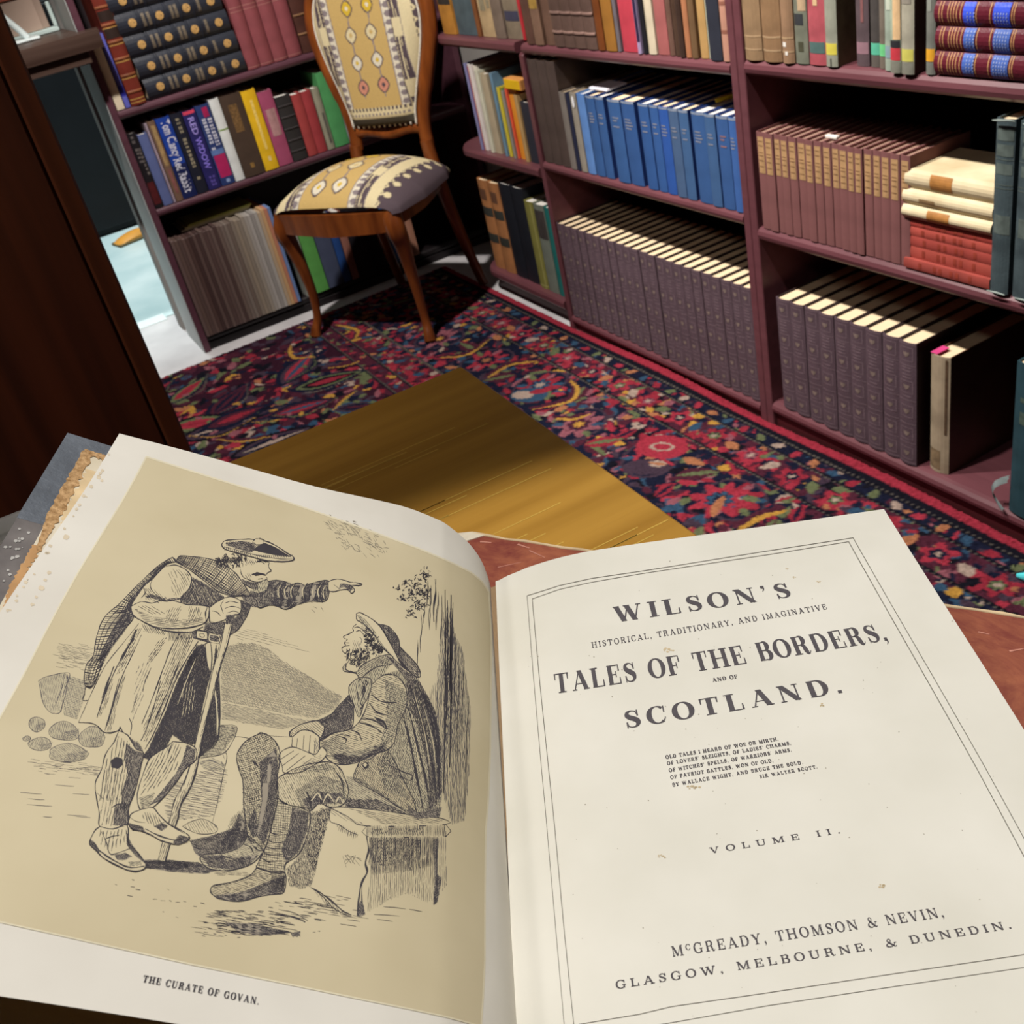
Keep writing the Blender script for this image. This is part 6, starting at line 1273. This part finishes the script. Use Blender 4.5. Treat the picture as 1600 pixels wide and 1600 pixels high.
# legs of the sitting man
k1 = [(407, 1143), (421, 1149), (434, 1166), (436, 1190), (432, 1215), (434, 1247), (426, 1284), (418, 1318), (410, 1331), (398, 1326), (387, 1306), (384, 1289), (380, 1257), (379, 1223), (371, 1197), (369, 1176), (384, 1155)]
mid(k1, 160, 3.0, 1.1, bend=4); mid(k1, 65, 3.2, 1.0); dark([(404, 1190), (430, 1168), (434, 1200), (432, 1247), (424, 1290), (412, 1322), (400, 1306), (408, 1250)], 78); hatch(D, [(384, 1230), (404, 1232), (402, 1300), (388, 1300)], 88, 2.8, 1.0, brk=20); dark([(386, 1290), (398, 1262), (404, 1300), (396, 1312)], 70, .8)
line(k1, 1.8, D, 5, .2, True); solid([(390, 1186), (398, 1188), (404, 1198), (398, 1194)]); scratch([(376, 1170), (400, 1156), (396, 1180), (380, 1196)], 150, 4, 1.0)
f1 = [(387, 1306), (379, 1322), (366, 1330), (347, 1336), (326, 1336), (315, 1340), (314, 1347), (326, 1359), (346, 1363), (363, 1362), (392, 1354), (408, 1338), (410, 1328)]; dark([(316, 1340), (346, 1338), (372, 1342), (404, 1338), (392, 1354), (363, 1362), (328, 1358)], 30); mid(f1, 20, 2.6, 1.1); line(f1, 1.8, D, 4, .2, True); scratch([(348, 1338), (372, 1330), (384, 1340), (356, 1348)], 15, 3.2, 1.2)
for pts in ([(386, 1312), (396, 1318), (402, 1330)], [(380, 1320), (392, 1326), (398, 1338)]): line(pts, 2.0)
thigh = [(436, 1213), (468, 1197), (510, 1190), (530, 1200), (540, 1220), (544, 1240), (536, 1258), (515, 1262), (499, 1256), (484, 1268), (470, 1262), (450, 1258), (434, 1247), (431, 1223)]
mid(thigh, 62, 3.0, 1.0); mid([(460, 1236), (500, 1210), (540, 1224), (540, 1250), (500, 1256), (470, 1262)], 30, 2.5, 1.1); dark([(472, 1250), (500, 1238), (534, 1240), (536, 1257), (500, 1256), (482, 1266)], 40); line(thigh, 1.7, D, 5, .2, True); mid([(466, 1200), (510, 1192), (524, 1200), (500, 1208)], 10, 2.2, 1.0)
for pts in ([(486, 1252), (496, 1240), (502, 1250)], [(504, 1256), (512, 1242), (522, 1254)], [(524, 1256), (530, 1246), (536, 1256)]): line(pts, 2.4, SC, 4, .5)
for pts in ([(478, 1236), (484, 1250), (486, 1266)], [(496, 1234), (500, 1246), (500, 1258)], [(520, 1200), (534, 1222), (538, 1250)]): line(pts, 2.2)
shin = [(434, 1247), (450, 1258), (470, 1262), (484, 1268), (482, 1300), (468, 1336), (447, 1352), (444, 1366), (420, 1364), (402, 1358), (405, 1349), (418, 1318), (426, 1284)]
mid(shin, 88, 2.9, 1.0); mid(shin, 8, 3.6, .9); dark([(456, 1262), (482, 1270), (480, 1300), (466, 1334), (448, 1350), (440, 1330), (452, 1296)], 70); line(shin, 1.8, D, 5, .2, True)
for y in (1300, 1312, 1322, 1332, 1342): line([(420 - (y - 1300) * .3, y), (432 - (y - 1300) * .3, y + 6), (450 - (y - 1300) * .2, y + 5)], 1.5)
f2 = [(402, 1358), (392, 1370), (374, 1378), (350, 1384), (334, 1387), (330, 1396), (336, 1403), (346, 1408), (374, 1412), (405, 1404), (430, 1400), (445, 1396), (446, 1366), (424, 1364)]; mid(f2, 18, 2.8, 1.1); dark([(336, 1402), (376, 1398), (410, 1384), (446, 1370), (445, 1396), (405, 1404), (374, 1412), (346, 1408)], 22); hatch(D, [(424, 1366), (446, 1366), (446, 1396), (424, 1398)], 100, 2.2, 1.3); line(f2, 1.9, D, 4, .2, True); scratch([(340, 1392), (376, 1382), (400, 1372), (402, 1380), (366, 1396)], 16, 3.4, 1.3)
# --- standing man: coat skirt
coat = [(218, 977), (194, 1006), (166, 1039), (148, 1071), (133, 1102), (121, 1127), (138, 1129), (150, 1131), (160, 1142), (170, 1143), (184, 1139), (198, 1146), (206, 1154), (214, 1157), (225, 1168), (240, 1141), (257, 1102), (275, 1060), (292, 1030), (310, 1004), (300, 988), (266, 985), (240, 981)]
solid(coat, HI); line([(218, 977), (194, 1006), (166, 1039), (148, 1071), (133, 1102), (121, 1127)], 1.2); line([(121, 1127), (138, 1128), (150, 1132), (160, 1142), (172, 1143), (184, 1139), (186, 1134), (190, 1142), (198, 1146)], 2.0); line([(310, 1004), (292, 1030), (275, 1060), (257, 1102), (240, 1141), (225, 1168)], 1.9)
for pts, w_ in (([(214, 986), (206, 1004), (194, 1023), (184, 1040)], 3.2), ([(184, 1040), (174, 1060), (159, 1093), (150, 1120)], 2.0), ([(178, 1042), (168, 1066), (158, 1090)], 2.6), ([(222, 994), (206, 1026), (192, 1054), (178, 1092), (168, 1126)], 1.6), ([(186, 1060), (176, 1094), (166, 1128), (162, 1140)], 1.8), ([(282, 990), (266, 1018), (252, 1052), (236, 1092), (220, 1130)], 1.8), ([(298, 998), (282, 1030), (262, 1078), (246, 1112), (234, 1142)], 1.6), ([(236, 1044), (226, 1064), (222, 1080)], 1.4), ([(214, 1086), (210, 1096), (204, 1112)], 1.2), ([(250, 1064), (240, 1100), (226, 1140), (218, 1156)], 1.8), ([(200, 1120), (204, 1130), (202, 1146)], 1.6)): line(pts, w_)
hatch(D, [(212, 986), (222, 984), (206, 1022), (190, 1050), (180, 1056), (194, 1022)], 118, 2.2, 1.2, brk=14); hatch(D, [(168, 1066), (178, 1060), (166, 1100), (154, 1120), (150, 1116)], 112, 2.3, 1.1, brk=16); hatch(D, [(190, 1062), (198, 1052), (184, 1096), (172, 1140), (164, 1140), (176, 1098)], 108, 2.5, 1.1, brk=20)
hatch(D, [(248, 1004), (262, 996), (252, 1016), (238, 1034), (228, 1040), (234, 1024)], 130, 2.4, 1.2, brk=8); hatch(D, [(280, 992), (304, 1000), (286, 1034), (268, 1072), (252, 1108), (238, 1140), (224, 1160), (222, 1136), (242, 1090), (262, 1036)], 116, 2.6, 1.1, brk=18); hatch(D, [(222, 978), (262, 984), (258, 996), (226, 990)], 60, 2.4, 1.2); hatch(D, [(262, 986), (304, 990), (300, 1002), (264, 1004)], 100, 2.2, 1.2); hatch(LT, [(214, 1044), (236, 1030), (228, 1070), (214, 1110), (204, 1130)], 114, 4.6, .9, brk=10)
dark([(184, 1142), (198, 1146), (206, 1155), (214, 1158), (222, 1170), (206, 1178), (196, 1160)], 60, 1.1)
# breeches and dark inner coat
br = [(308, 1010), (319, 1008), (330, 1050), (323, 1072), (316, 1100), (310, 1126), (303, 1161), (288, 1160), (268, 1146), (252, 1176), (232, 1186), (220, 1180), (229, 1170), (241, 1144), (258, 1108), (275, 1067), (292, 1034)]
dark(br, 72, 1.15); dark(br, 100, .8); mid([(280, 1060), (318, 1060), (308, 1120), (300, 1130), (272, 1120)], 112, 2.4, 1.3); dark([(296, 1026), (310, 1012), (300, 1060), (270, 1110), (246, 1160), (230, 1176)], 112, 1.1)
scratch([(284, 1068), (306, 1060), (300, 1110), (282, 1120)], 100, 4, .9); line([(276, 1100), (292, 1060), (306, 1030)], 1.4, SC, 6, .7)
br2 = [(338, 1006), (341, 1060), (342, 1126), (339, 1150), (330, 1166), (314, 1178), (304, 1190), (310, 1150), (320, 1106), (330, 1060)]; dark(br2, 84, 1.2); dark(br2, 110, .8); line([(341, 1020), (342, 1080), (342, 1126), (339, 1152), (330, 1168)], 2.0); line([(335, 1078), (338, 1112), (338, 1146)], 2.6, SC, 5, .4)
sash = [(321, 1008), (329, 1006), (331, 1030), (328, 1050), (323, 1036)]; solid(sash, HI); line(sash, 1.5, D, 3, .2, True)
belt = [(300, 990), (312, 986), (345, 996), (352, 1000), (346, 1008), (318, 1004), (302, 1000)]; dark(belt, 15, 1.2); bk_ = [(308, 988), (324, 990), (324, 1001), (308, 1000)]; solid(bk_, HI); line(bk_, 1.6, D, 2, .1, True); line([(313, 992), (319, 993), (319, 998), (313, 997)], 1.2, D, 2, .1, True); bk2 = [(328, 993), (342, 996), (342, 1006), (328, 1003)]; line(bk2, 1.8, SC, 2, .1, True)
# torso
vst = [(297, 903), (319, 914), (341, 929), (354, 938), (340, 950), (328, 952), (308, 949), (288, 947), (280, 944), (292, 930), (299, 916)]; dark(vst, 70); mid(vst, 96, 2.4, 1.2); scratch([(300, 908), (336, 930), (340, 946), (300, 944)], 62, 5, .9, brk=5)
ch = [(377, 940), (393, 949), (386, 966), (372, 986), (360, 993), (352, 990), (362, 972), (374, 964)]; dark(ch, 55, 1.2); dark([(322, 976), (352, 974), (358, 980), (350, 996), (318, 988)], 20, 1.1); dark([(378, 934), (404, 922), (420, 912), (424, 948), (400, 952), (386, 950)], 30)
line([(393, 949), (386, 966), (372, 986), (360, 994)], 1.8)
# plaid over the shoulder and down the back
pl = [(275, 880), (282, 871), (300, 872), (319, 874), (338, 879), (352, 886), (366, 896), (376, 908), (387, 925), (392, 934), (378, 935), (362, 934), (341, 927), (319, 910), (297, 893)]
solid(pl, HI); line(pl, 1.7, D, 5, .2, True)
pu = resamp(spl([(282, 871), (300, 872), (319, 874), (338, 879), (352, 886), (366, 896), (376, 908), (387, 925), (391, 933)], 6), 40); pd = resamp(spl([(275, 880), (297, 893), (319, 910), (341, 927), (362, 934), (380, 935)], 6), 40)
for u in np.linspace(.1, .92, 9): line([tuple(p) for p in (pu * (1 - u) + pd * u)[::3]], 1.0 + .5 * (u > .6), D, 3, .2)
for q in range(1, 39): a_, b_ = pu[q], pd[q]; line([tuple(a_), ((a_[0] + b_[0]) / 2 + 1, (a_[1] + b_[1]) / 2), tuple(b_)], .9 if q % 3 else 1.6, D, 3, .3)
mid([(300, 890), (340, 915), (372, 933), (350, 930), (318, 908)], 62, 2.2, 1.1)
sw = [(270, 873), (253, 883), (231, 903), (209, 925), (188, 947), (168, 964), (157, 982), (150, 1006), (146, 1026), (135, 1041), (131, 1061), (133, 1072), (144, 1072), (152, 1057), (163, 1030), (174, 1013), (194, 988), (209, 969), (208, 950), (214, 938), (236, 912), (258, 886), (276, 880)]
solid(sw, HI); line(sw, 1.5, D, 5, .2, True)
for i in range(70):
    u = i / 69; k = u * 21; outer = spl(sw[:12], 6); inner = spl(sw[12:][::-1], 6); a = outer[min(int(u * (len(outer) - 1)), len(outer) - 1)]; b = inner[min(int(u * (len(inner) - 1)), len(inner) - 1)]
    line([tuple(a), ((a[0] + b[0]) / 2 + 1.5, (a[1] + b[1]) / 2 + 3), tuple(b)], 1.1 + .7 * (i % 3 == 0), D, 3, .3)
for f_ in (.2, .4, .6, .8):
    outer = resamp(spl(sw[:12], 6), 30); inner = resamp(spl(sw[12:][::-1], 6), 30); line([tuple(p) for p in (outer * (1 - f_) + inner * f_)[1:-1]], 1.0 + f_ * .8, D, 2, .2)
dark([(258, 887), (238, 912), (216, 940), (209, 967), (196, 988), (176, 1013), (164, 1032), (152, 1058), (158, 1020), (178, 985), (204, 940), (232, 910)], 118, .95)
line([(133, 1072), (131, 1084), (128, 1093), (136, 1094)], 1.4); line([(146, 1026), (138, 1056), (142, 1070)], 1.3)
# near sleeve
slv = [(258, 888), (240, 907), (225, 921), (212, 940), (206, 951), (209, 964), (222, 973), (242, 982), (266, 985), (292, 984), (317, 978), (325, 971), (328, 952), (308, 949), (288, 947), (284, 938), (297, 922), (300, 906), (292, 894), (276, 886)]
solid(slv, HI); line(slv, 1.7, D, 5, .2, True)
hatch(D, [(278, 890), (296, 900), (298, 914), (286, 932), (274, 934), (284, 910)], 60, 3.4, 1.0, bend=3, brk=0); hatch(D, [(262, 898), (274, 892), (282, 920), (272, 932)], 66, 4.4, .9, brk=16); mid([(226, 922), (240, 924), (262, 938), (248, 946), (228, 940)], 50, 2.8, 1.0); dark([(228, 936), (262, 944), (288, 940), (286, 936), (262, 940), (236, 932)], 10)
hatch(D, [(210, 954), (240, 966), (280, 972), (318, 968), (320, 976), (290, 982), (258, 984), (226, 974)], 8, 2.3, 1.1, brk=22); hatch(D, [(212, 950), (240, 950), (260, 962), (236, 964)], 30, 3.4, .9, brk=12); hatch(D, [(262, 956), (286, 950), (278, 974), (258, 976)], 120, 3.0, 1.0, brk=10); hatch(D, [(296, 952), (318, 954), (312, 974), (294, 976)], 112, 2.8, 1.1, bend=2, brk=14)
line([(206, 951), (222, 944), (238, 946), (252, 942), (270, 942), (288, 947)], 1.5); line([(240, 907), (236, 920), (244, 932), (258, 940)], 1.2); line([(224, 921), (228, 930), (222, 938)], 1.6); line([(325, 952), (322, 962), (323, 974)], 2.0); line([(329, 952), (327, 964), (328, 975)], 1.4); dark([(284, 938), (288, 930), (290, 944), (282, 946)], 60)
line([(222, 973), (244, 984), (270, 990), (300, 990), (318, 982)], 2.2)
# hand on the staff
hd = [(328, 953), (340, 944), (352, 938), (363, 936), (376, 942), (378, 952), (375, 962), (366, 964), (358, 968), (350, 972), (338, 976), (329, 974)]; solid(hd, HI); line(hd, 1.6, D, 4, .2, True)
for pts in ([(352, 946), (362, 943), (374, 946)], [(352, 954), (364, 951), (377, 954)], [(356, 961), (366, 958), (375, 961)], [(350, 942), (346, 950), (350, 962)], [(332, 958), (340, 960), (346, 966)]): line(pts, 1.3)
# staff
sl = [(353, 975), (345, 1002), (338, 1028), (330, 1055), (322, 1088), (312, 1125), (303, 1160), (292, 1204), (282, 1230), (271, 1252), (266, 1276), (258, 1300), (252, 1326), (247, 1346)]; sr = [(364, 975), (357, 1004), (348, 1030), (340, 1056), (331, 1090), (320, 1128), (313, 1162), (304, 1206), (294, 1234), (282, 1256), (277, 1280), (270, 1304), (264, 1328), (259, 1348)]
solid(sl + sr[::-1], HI); line(sl, 1.5); line(sr, 2.6); hatch(D, [(a[0] * .35 + b[0] * .65, a[1]) for a, b in zip(sl, sr)] + sr[::-1], 106, 2.3, 1.1, brk=14)
hatch(D, [p for p in sl[8:]] + [p for p in sr[8:][::-1]], 108, 3.0, 1.1, brk=16); dark([(354, 964), (368, 964), (364, 978), (353, 978)], 60, 1.3); line([(352, 980), (346, 1006), (340, 1030)], 1.0); line([(300, 1180), (294, 1200), (286, 1226)], 1.2)
# far arm and pointing hand
fa = [(420, 912), (432, 910), (445, 912), (456, 917), (466, 914), (478, 918), (486, 915), (500, 911), (513, 910), (515, 918), (511, 940), (496, 942), (482, 942), (466, 947), (456, 952), (445, 955), (434, 950), (422, 949), (404, 952), (404, 930)]
dark(fa, 62, .95); mid(fa, 88, 2.6, 1.2); line(fa, 1.7, D, 4, .2, True)
for x in (432, 441, 450, 459, 468, 477, 486, 494, 502): line([(x + 4, 914), (x - 2, 926), (x + 2, 944)], 2.3); 
for x in (436, 446, 456, 474, 490, 498, 506): line([(x + 4, 917), (x - 1, 926), (x + 1, 938)], 1.7, SC, 4, .7)
dark([(424, 936), (446, 938), (470, 934), (500, 934), (510, 938), (470, 946), (446, 954), (424, 948)], 15, 1.1)
ph = [(513, 912), (522, 908), (534, 908), (548, 912), (558, 913), (566, 915), (560, 917), (550, 917), (553, 922), (554, 926), (549, 929), (544, 924), (534, 924), (522, 927), (514, 925)]; solid(ph, HI); line(ph, 1.4, D, 4, .2, True); dark([(532, 914), (548, 917), (552, 924), (546, 926), (540, 920), (530, 922)], 40); line([(536, 914), (550, 917)], 1.3); line([(522, 916), (530, 922)], 1.2)
# head and bonnet
line([(402, 880), (409, 878), (416, 881)], 1.6); solid([(403 + 2.2 * math.cos(j), 882.5 + 1.4 * math.sin(j)) for j in np.linspace(0, 6.28, 8)[:-1]])
for i in range(120):
    u = ar.random(); x = 336 + 46 * u + ar.gauss(0, 2); y = 880 - 6 * u + ar.gauss(0, 5); a = ar.uniform(-.6, 1.0); line([(x, y), (x + 3 * math.cos(a), y + 3 * math.sin(a)), (x + 6 * math.cos(a + .9), y + 6 * math.sin(a + .9))], ar.uniform(.7, 1.5), D, 2)
for pts in ([(421, 882), (420, 888), (424, 895), (419, 898), (417, 901)], [(417, 905), (418, 908), (412, 911), (404, 913), (394, 911), (382, 906)], [(376, 892), (378, 900), (382, 906)], [(400, 881), (408, 880), (414, 884)], [(415, 880), (421, 881)], [(404, 908), (411, 907)]): line(pts, 1.3)
solid([(400, 883), (408, 882), (412, 885), (404, 886)]); solid([(394, 901), (402, 897), (412, 898), (417, 901), (408, 902), (400, 903)]); line([(394, 901), (404, 899), (416, 902)], 2.4); mid([(384, 876), (404, 878), (396, 886), (384, 886)], 60, 2.8, .8, LT); hatch(LT, [(384, 898), (396, 900), (392, 910), (382, 904)], 60, 3.0, .8)
dark([(378, 908), (392, 913), (404, 914), (404, 926), (392, 922), (382, 916)], 30, 1.2); nk = [(404, 912), (416, 908), (421, 914), (416, 926), (404, 930), (394, 928)]; mid(nk, 70, 2.4, 1.1); line([(416, 908), (421, 914), (418, 926), (408, 934), (394, 936)], 1.4)
cap = [(346, 853), (350, 847), (360, 845), (380, 844), (394, 844), (415, 847), (432, 855), (448, 866), (459, 873), (458, 878), (448, 880), (430, 880), (414, 878), (395, 873), (373, 867), (352, 860)]
solid(cap, HI); line(cap, 1.8, D, 4, .2, True)
solid([(396, 861), (404, 854), (414, 850), (431, 857), (446, 867), (456, 873), (440, 872), (420, 868), (406, 865)]); dark([(352, 849), (380, 847), (396, 850), (400, 860), (392, 866), (372, 860), (354, 854)], 150, 1.0); mid([(386, 850), (404, 854), (404, 864), (390, 862)], 60, 2.0, 1.5)
for i in range(34): u = i / 33; x = 350 + 106 * u; y = 856 + 21 * u - 8 * u * u * (u > .5) + 4 * math.sin(u * PI); line([(x, y), (x + 1.6, y + 5.5 - 2 * u)], 1.3, D, 2, .2)
line([(350, 856), (372, 862), (394, 868), (416, 873), (440, 876), (457, 876)], 1.3)
pom = [(404 + (9 + ar.uniform(-1.4, 1.4)) * math.cos(a * PI / 8), 848 + (5 + ar.uniform(-.8, .8)) * math.sin(a * PI / 8)) for a in range(16)]; solid(pom, HI); line(pom, .9, D, 2, .1, True)
for i in range(12): a = ar.uniform(0, 2 * PI); line([(404 + 7 * math.cos(a), 848 + 4 * math.sin(a)), (404 + 10 * math.cos(a), 847 + 7 * math.sin(a))], .7, D, 2)
# legs of the standing man
l1 = [(184, 1140), (176, 1158), (163, 1177), (157, 1200), (147, 1223), (150, 1250), (154, 1272), (155, 1292), (176, 1296), (198, 1290), (200, 1262), (210, 1232), (218, 1196), (222, 1174), (210, 1168), (198, 1148)]
solid(l1, HI); line(l1, 1.8, D, 5, .2, True); hatch(D, [(182, 1150), (200, 1160), (206, 1180), (200, 1230), (190, 1290), (158, 1290), (152, 1240), (160, 1196)], 100, 5.0, 1.4, brk=26); hatch(D, [(160, 1200), (186, 1204), (184, 1250), (154, 1250)], 96, 4.2, 1.0, brk=18)
dark([(196, 1160), (210, 1172), (222, 1174), (212, 1226), (200, 1262), (190, 1266), (188, 1236), (198, 1210), (192, 1184)], 76, 1.0); dark([(178, 1262), (190, 1254), (200, 1254), (198, 1290), (176, 1290)], 92, .9); solid([(171, 1186), (180, 1181), (190, 1184), (190, 1194), (182, 1200), (172, 1198)]); line([(172, 1262), (184, 1256), (196, 1256)], 2.2); line([(150, 1238), (160, 1248)], 1.6)
s1 = [(155, 1292), (148, 1298), (140, 1314), (142, 1323), (150, 1330), (160, 1341), (180, 1353), (200, 1362), (214, 1364), (226, 1360), (228, 1352), (218, 1338), (207, 1325), (200, 1318), (198, 1290), (176, 1296)]
solid(s1, HI); line(s1, 2.2, D, 4, .2, True); hatch(D, [(154, 1298), (194, 1298), (196, 1316), (170, 1332), (156, 1318)], 98, 5.2, 1.6, brk=14); line([(158, 1300), (166, 1318), (172, 1336), (186, 1334), (206, 1326)], 1.8); line([(144, 1320), (162, 1336), (184, 1350), (204, 1358), (226, 1356)], 2.6); dark([(140, 1312), (148, 1318), (158, 1334), (150, 1330), (142, 1323)], 60, 1.3); dark([(178, 1338), (196, 1334), (206, 1340), (196, 1346), (184, 1346)], 30, 1.1); dark([(196, 1296), (204, 1318), (218, 1338), (228, 1352), (212, 1340), (198, 1322)], 60, 1.2); line([(164, 1312), (174, 1308), (186, 1306)], 2.0)
mid([(200, 1348), (220, 1348), (222, 1354), (204, 1356)], 20, 2.2, 1.2)
l2 = [(268, 1157), (258, 1166), (233, 1183), (222, 1208), (213, 1240), (215, 1258), (222, 1268), (236, 1262), (250, 1250), (270, 1226), (288, 1200), (304, 1186), (304, 1168), (290, 1160)]
solid(l2, HI); line(l2, 1.6, D, 5, .2, True); hatch(D, [(264, 1160), (284, 1164), (276, 1196), (250, 1226), (222, 1244), (224, 1210), (238, 1184)], 118, 4.6, 1.4, bend=3, brk=22); dark([(290, 1162), (304, 1170), (302, 1188), (286, 1202), (268, 1228), (248, 1252), (232, 1258), (252, 1234), (274, 1206), (284, 1184)], 118, 1.0); line([(268, 1157), (262, 1172), (260, 1180)], 1.6); mid([(216, 1246), (240, 1238), (236, 1258), (220, 1264)], 20, 2.4, 1.2)
s2 = [(222, 1264), (204, 1272), (200, 1286), (206, 1296), (222, 1300), (236, 1306), (252, 1315), (276, 1321), (295, 1313), (290, 1303), (262, 1288), (248, 1274), (238, 1262)]; solid(s2, HI); line(s2, 1.8, D, 4, .2, True); hatch(D, [(222, 1268), (240, 1270), (258, 1288), (236, 1290), (222, 1280)], 70, 3.8, 1.4); dark([(198, 1286), (222, 1292), (226, 1300), (206, 1298)], 15, 1.2); dark([(240, 1292), (252, 1286), (262, 1292), (252, 1300)], 40, 1.2); dark([(270, 1318), (280, 1306), (296, 1310), (292, 1318), (276, 1323)], 30, 1.2); line([(226, 1296), (246, 1306), (270, 1314), (288, 1312)], 2.4); line([(200, 1276), (212, 1284), (226, 1286)], 1.2); line([(238, 1262), (252, 1278), (268, 1292), (288, 1304)], 1.6)
BGD.build('background_hatching', LD, .00020, INKB); HI.build('plate_highlights', LD, .00020, PLATE); T2.build('light_tone', LD, .0002015, M('bbb094', .8, .08, 60)); T1.build('dark_tone', LD, .000203, M('9a9080', .8, .12, 90)); LT.build('fine_hatching', LD, .000204, INKL)
D.build('engraved_lines', LD, .000206, INK); SC.build('scratched_highlights', LD, .000209, PLATE)
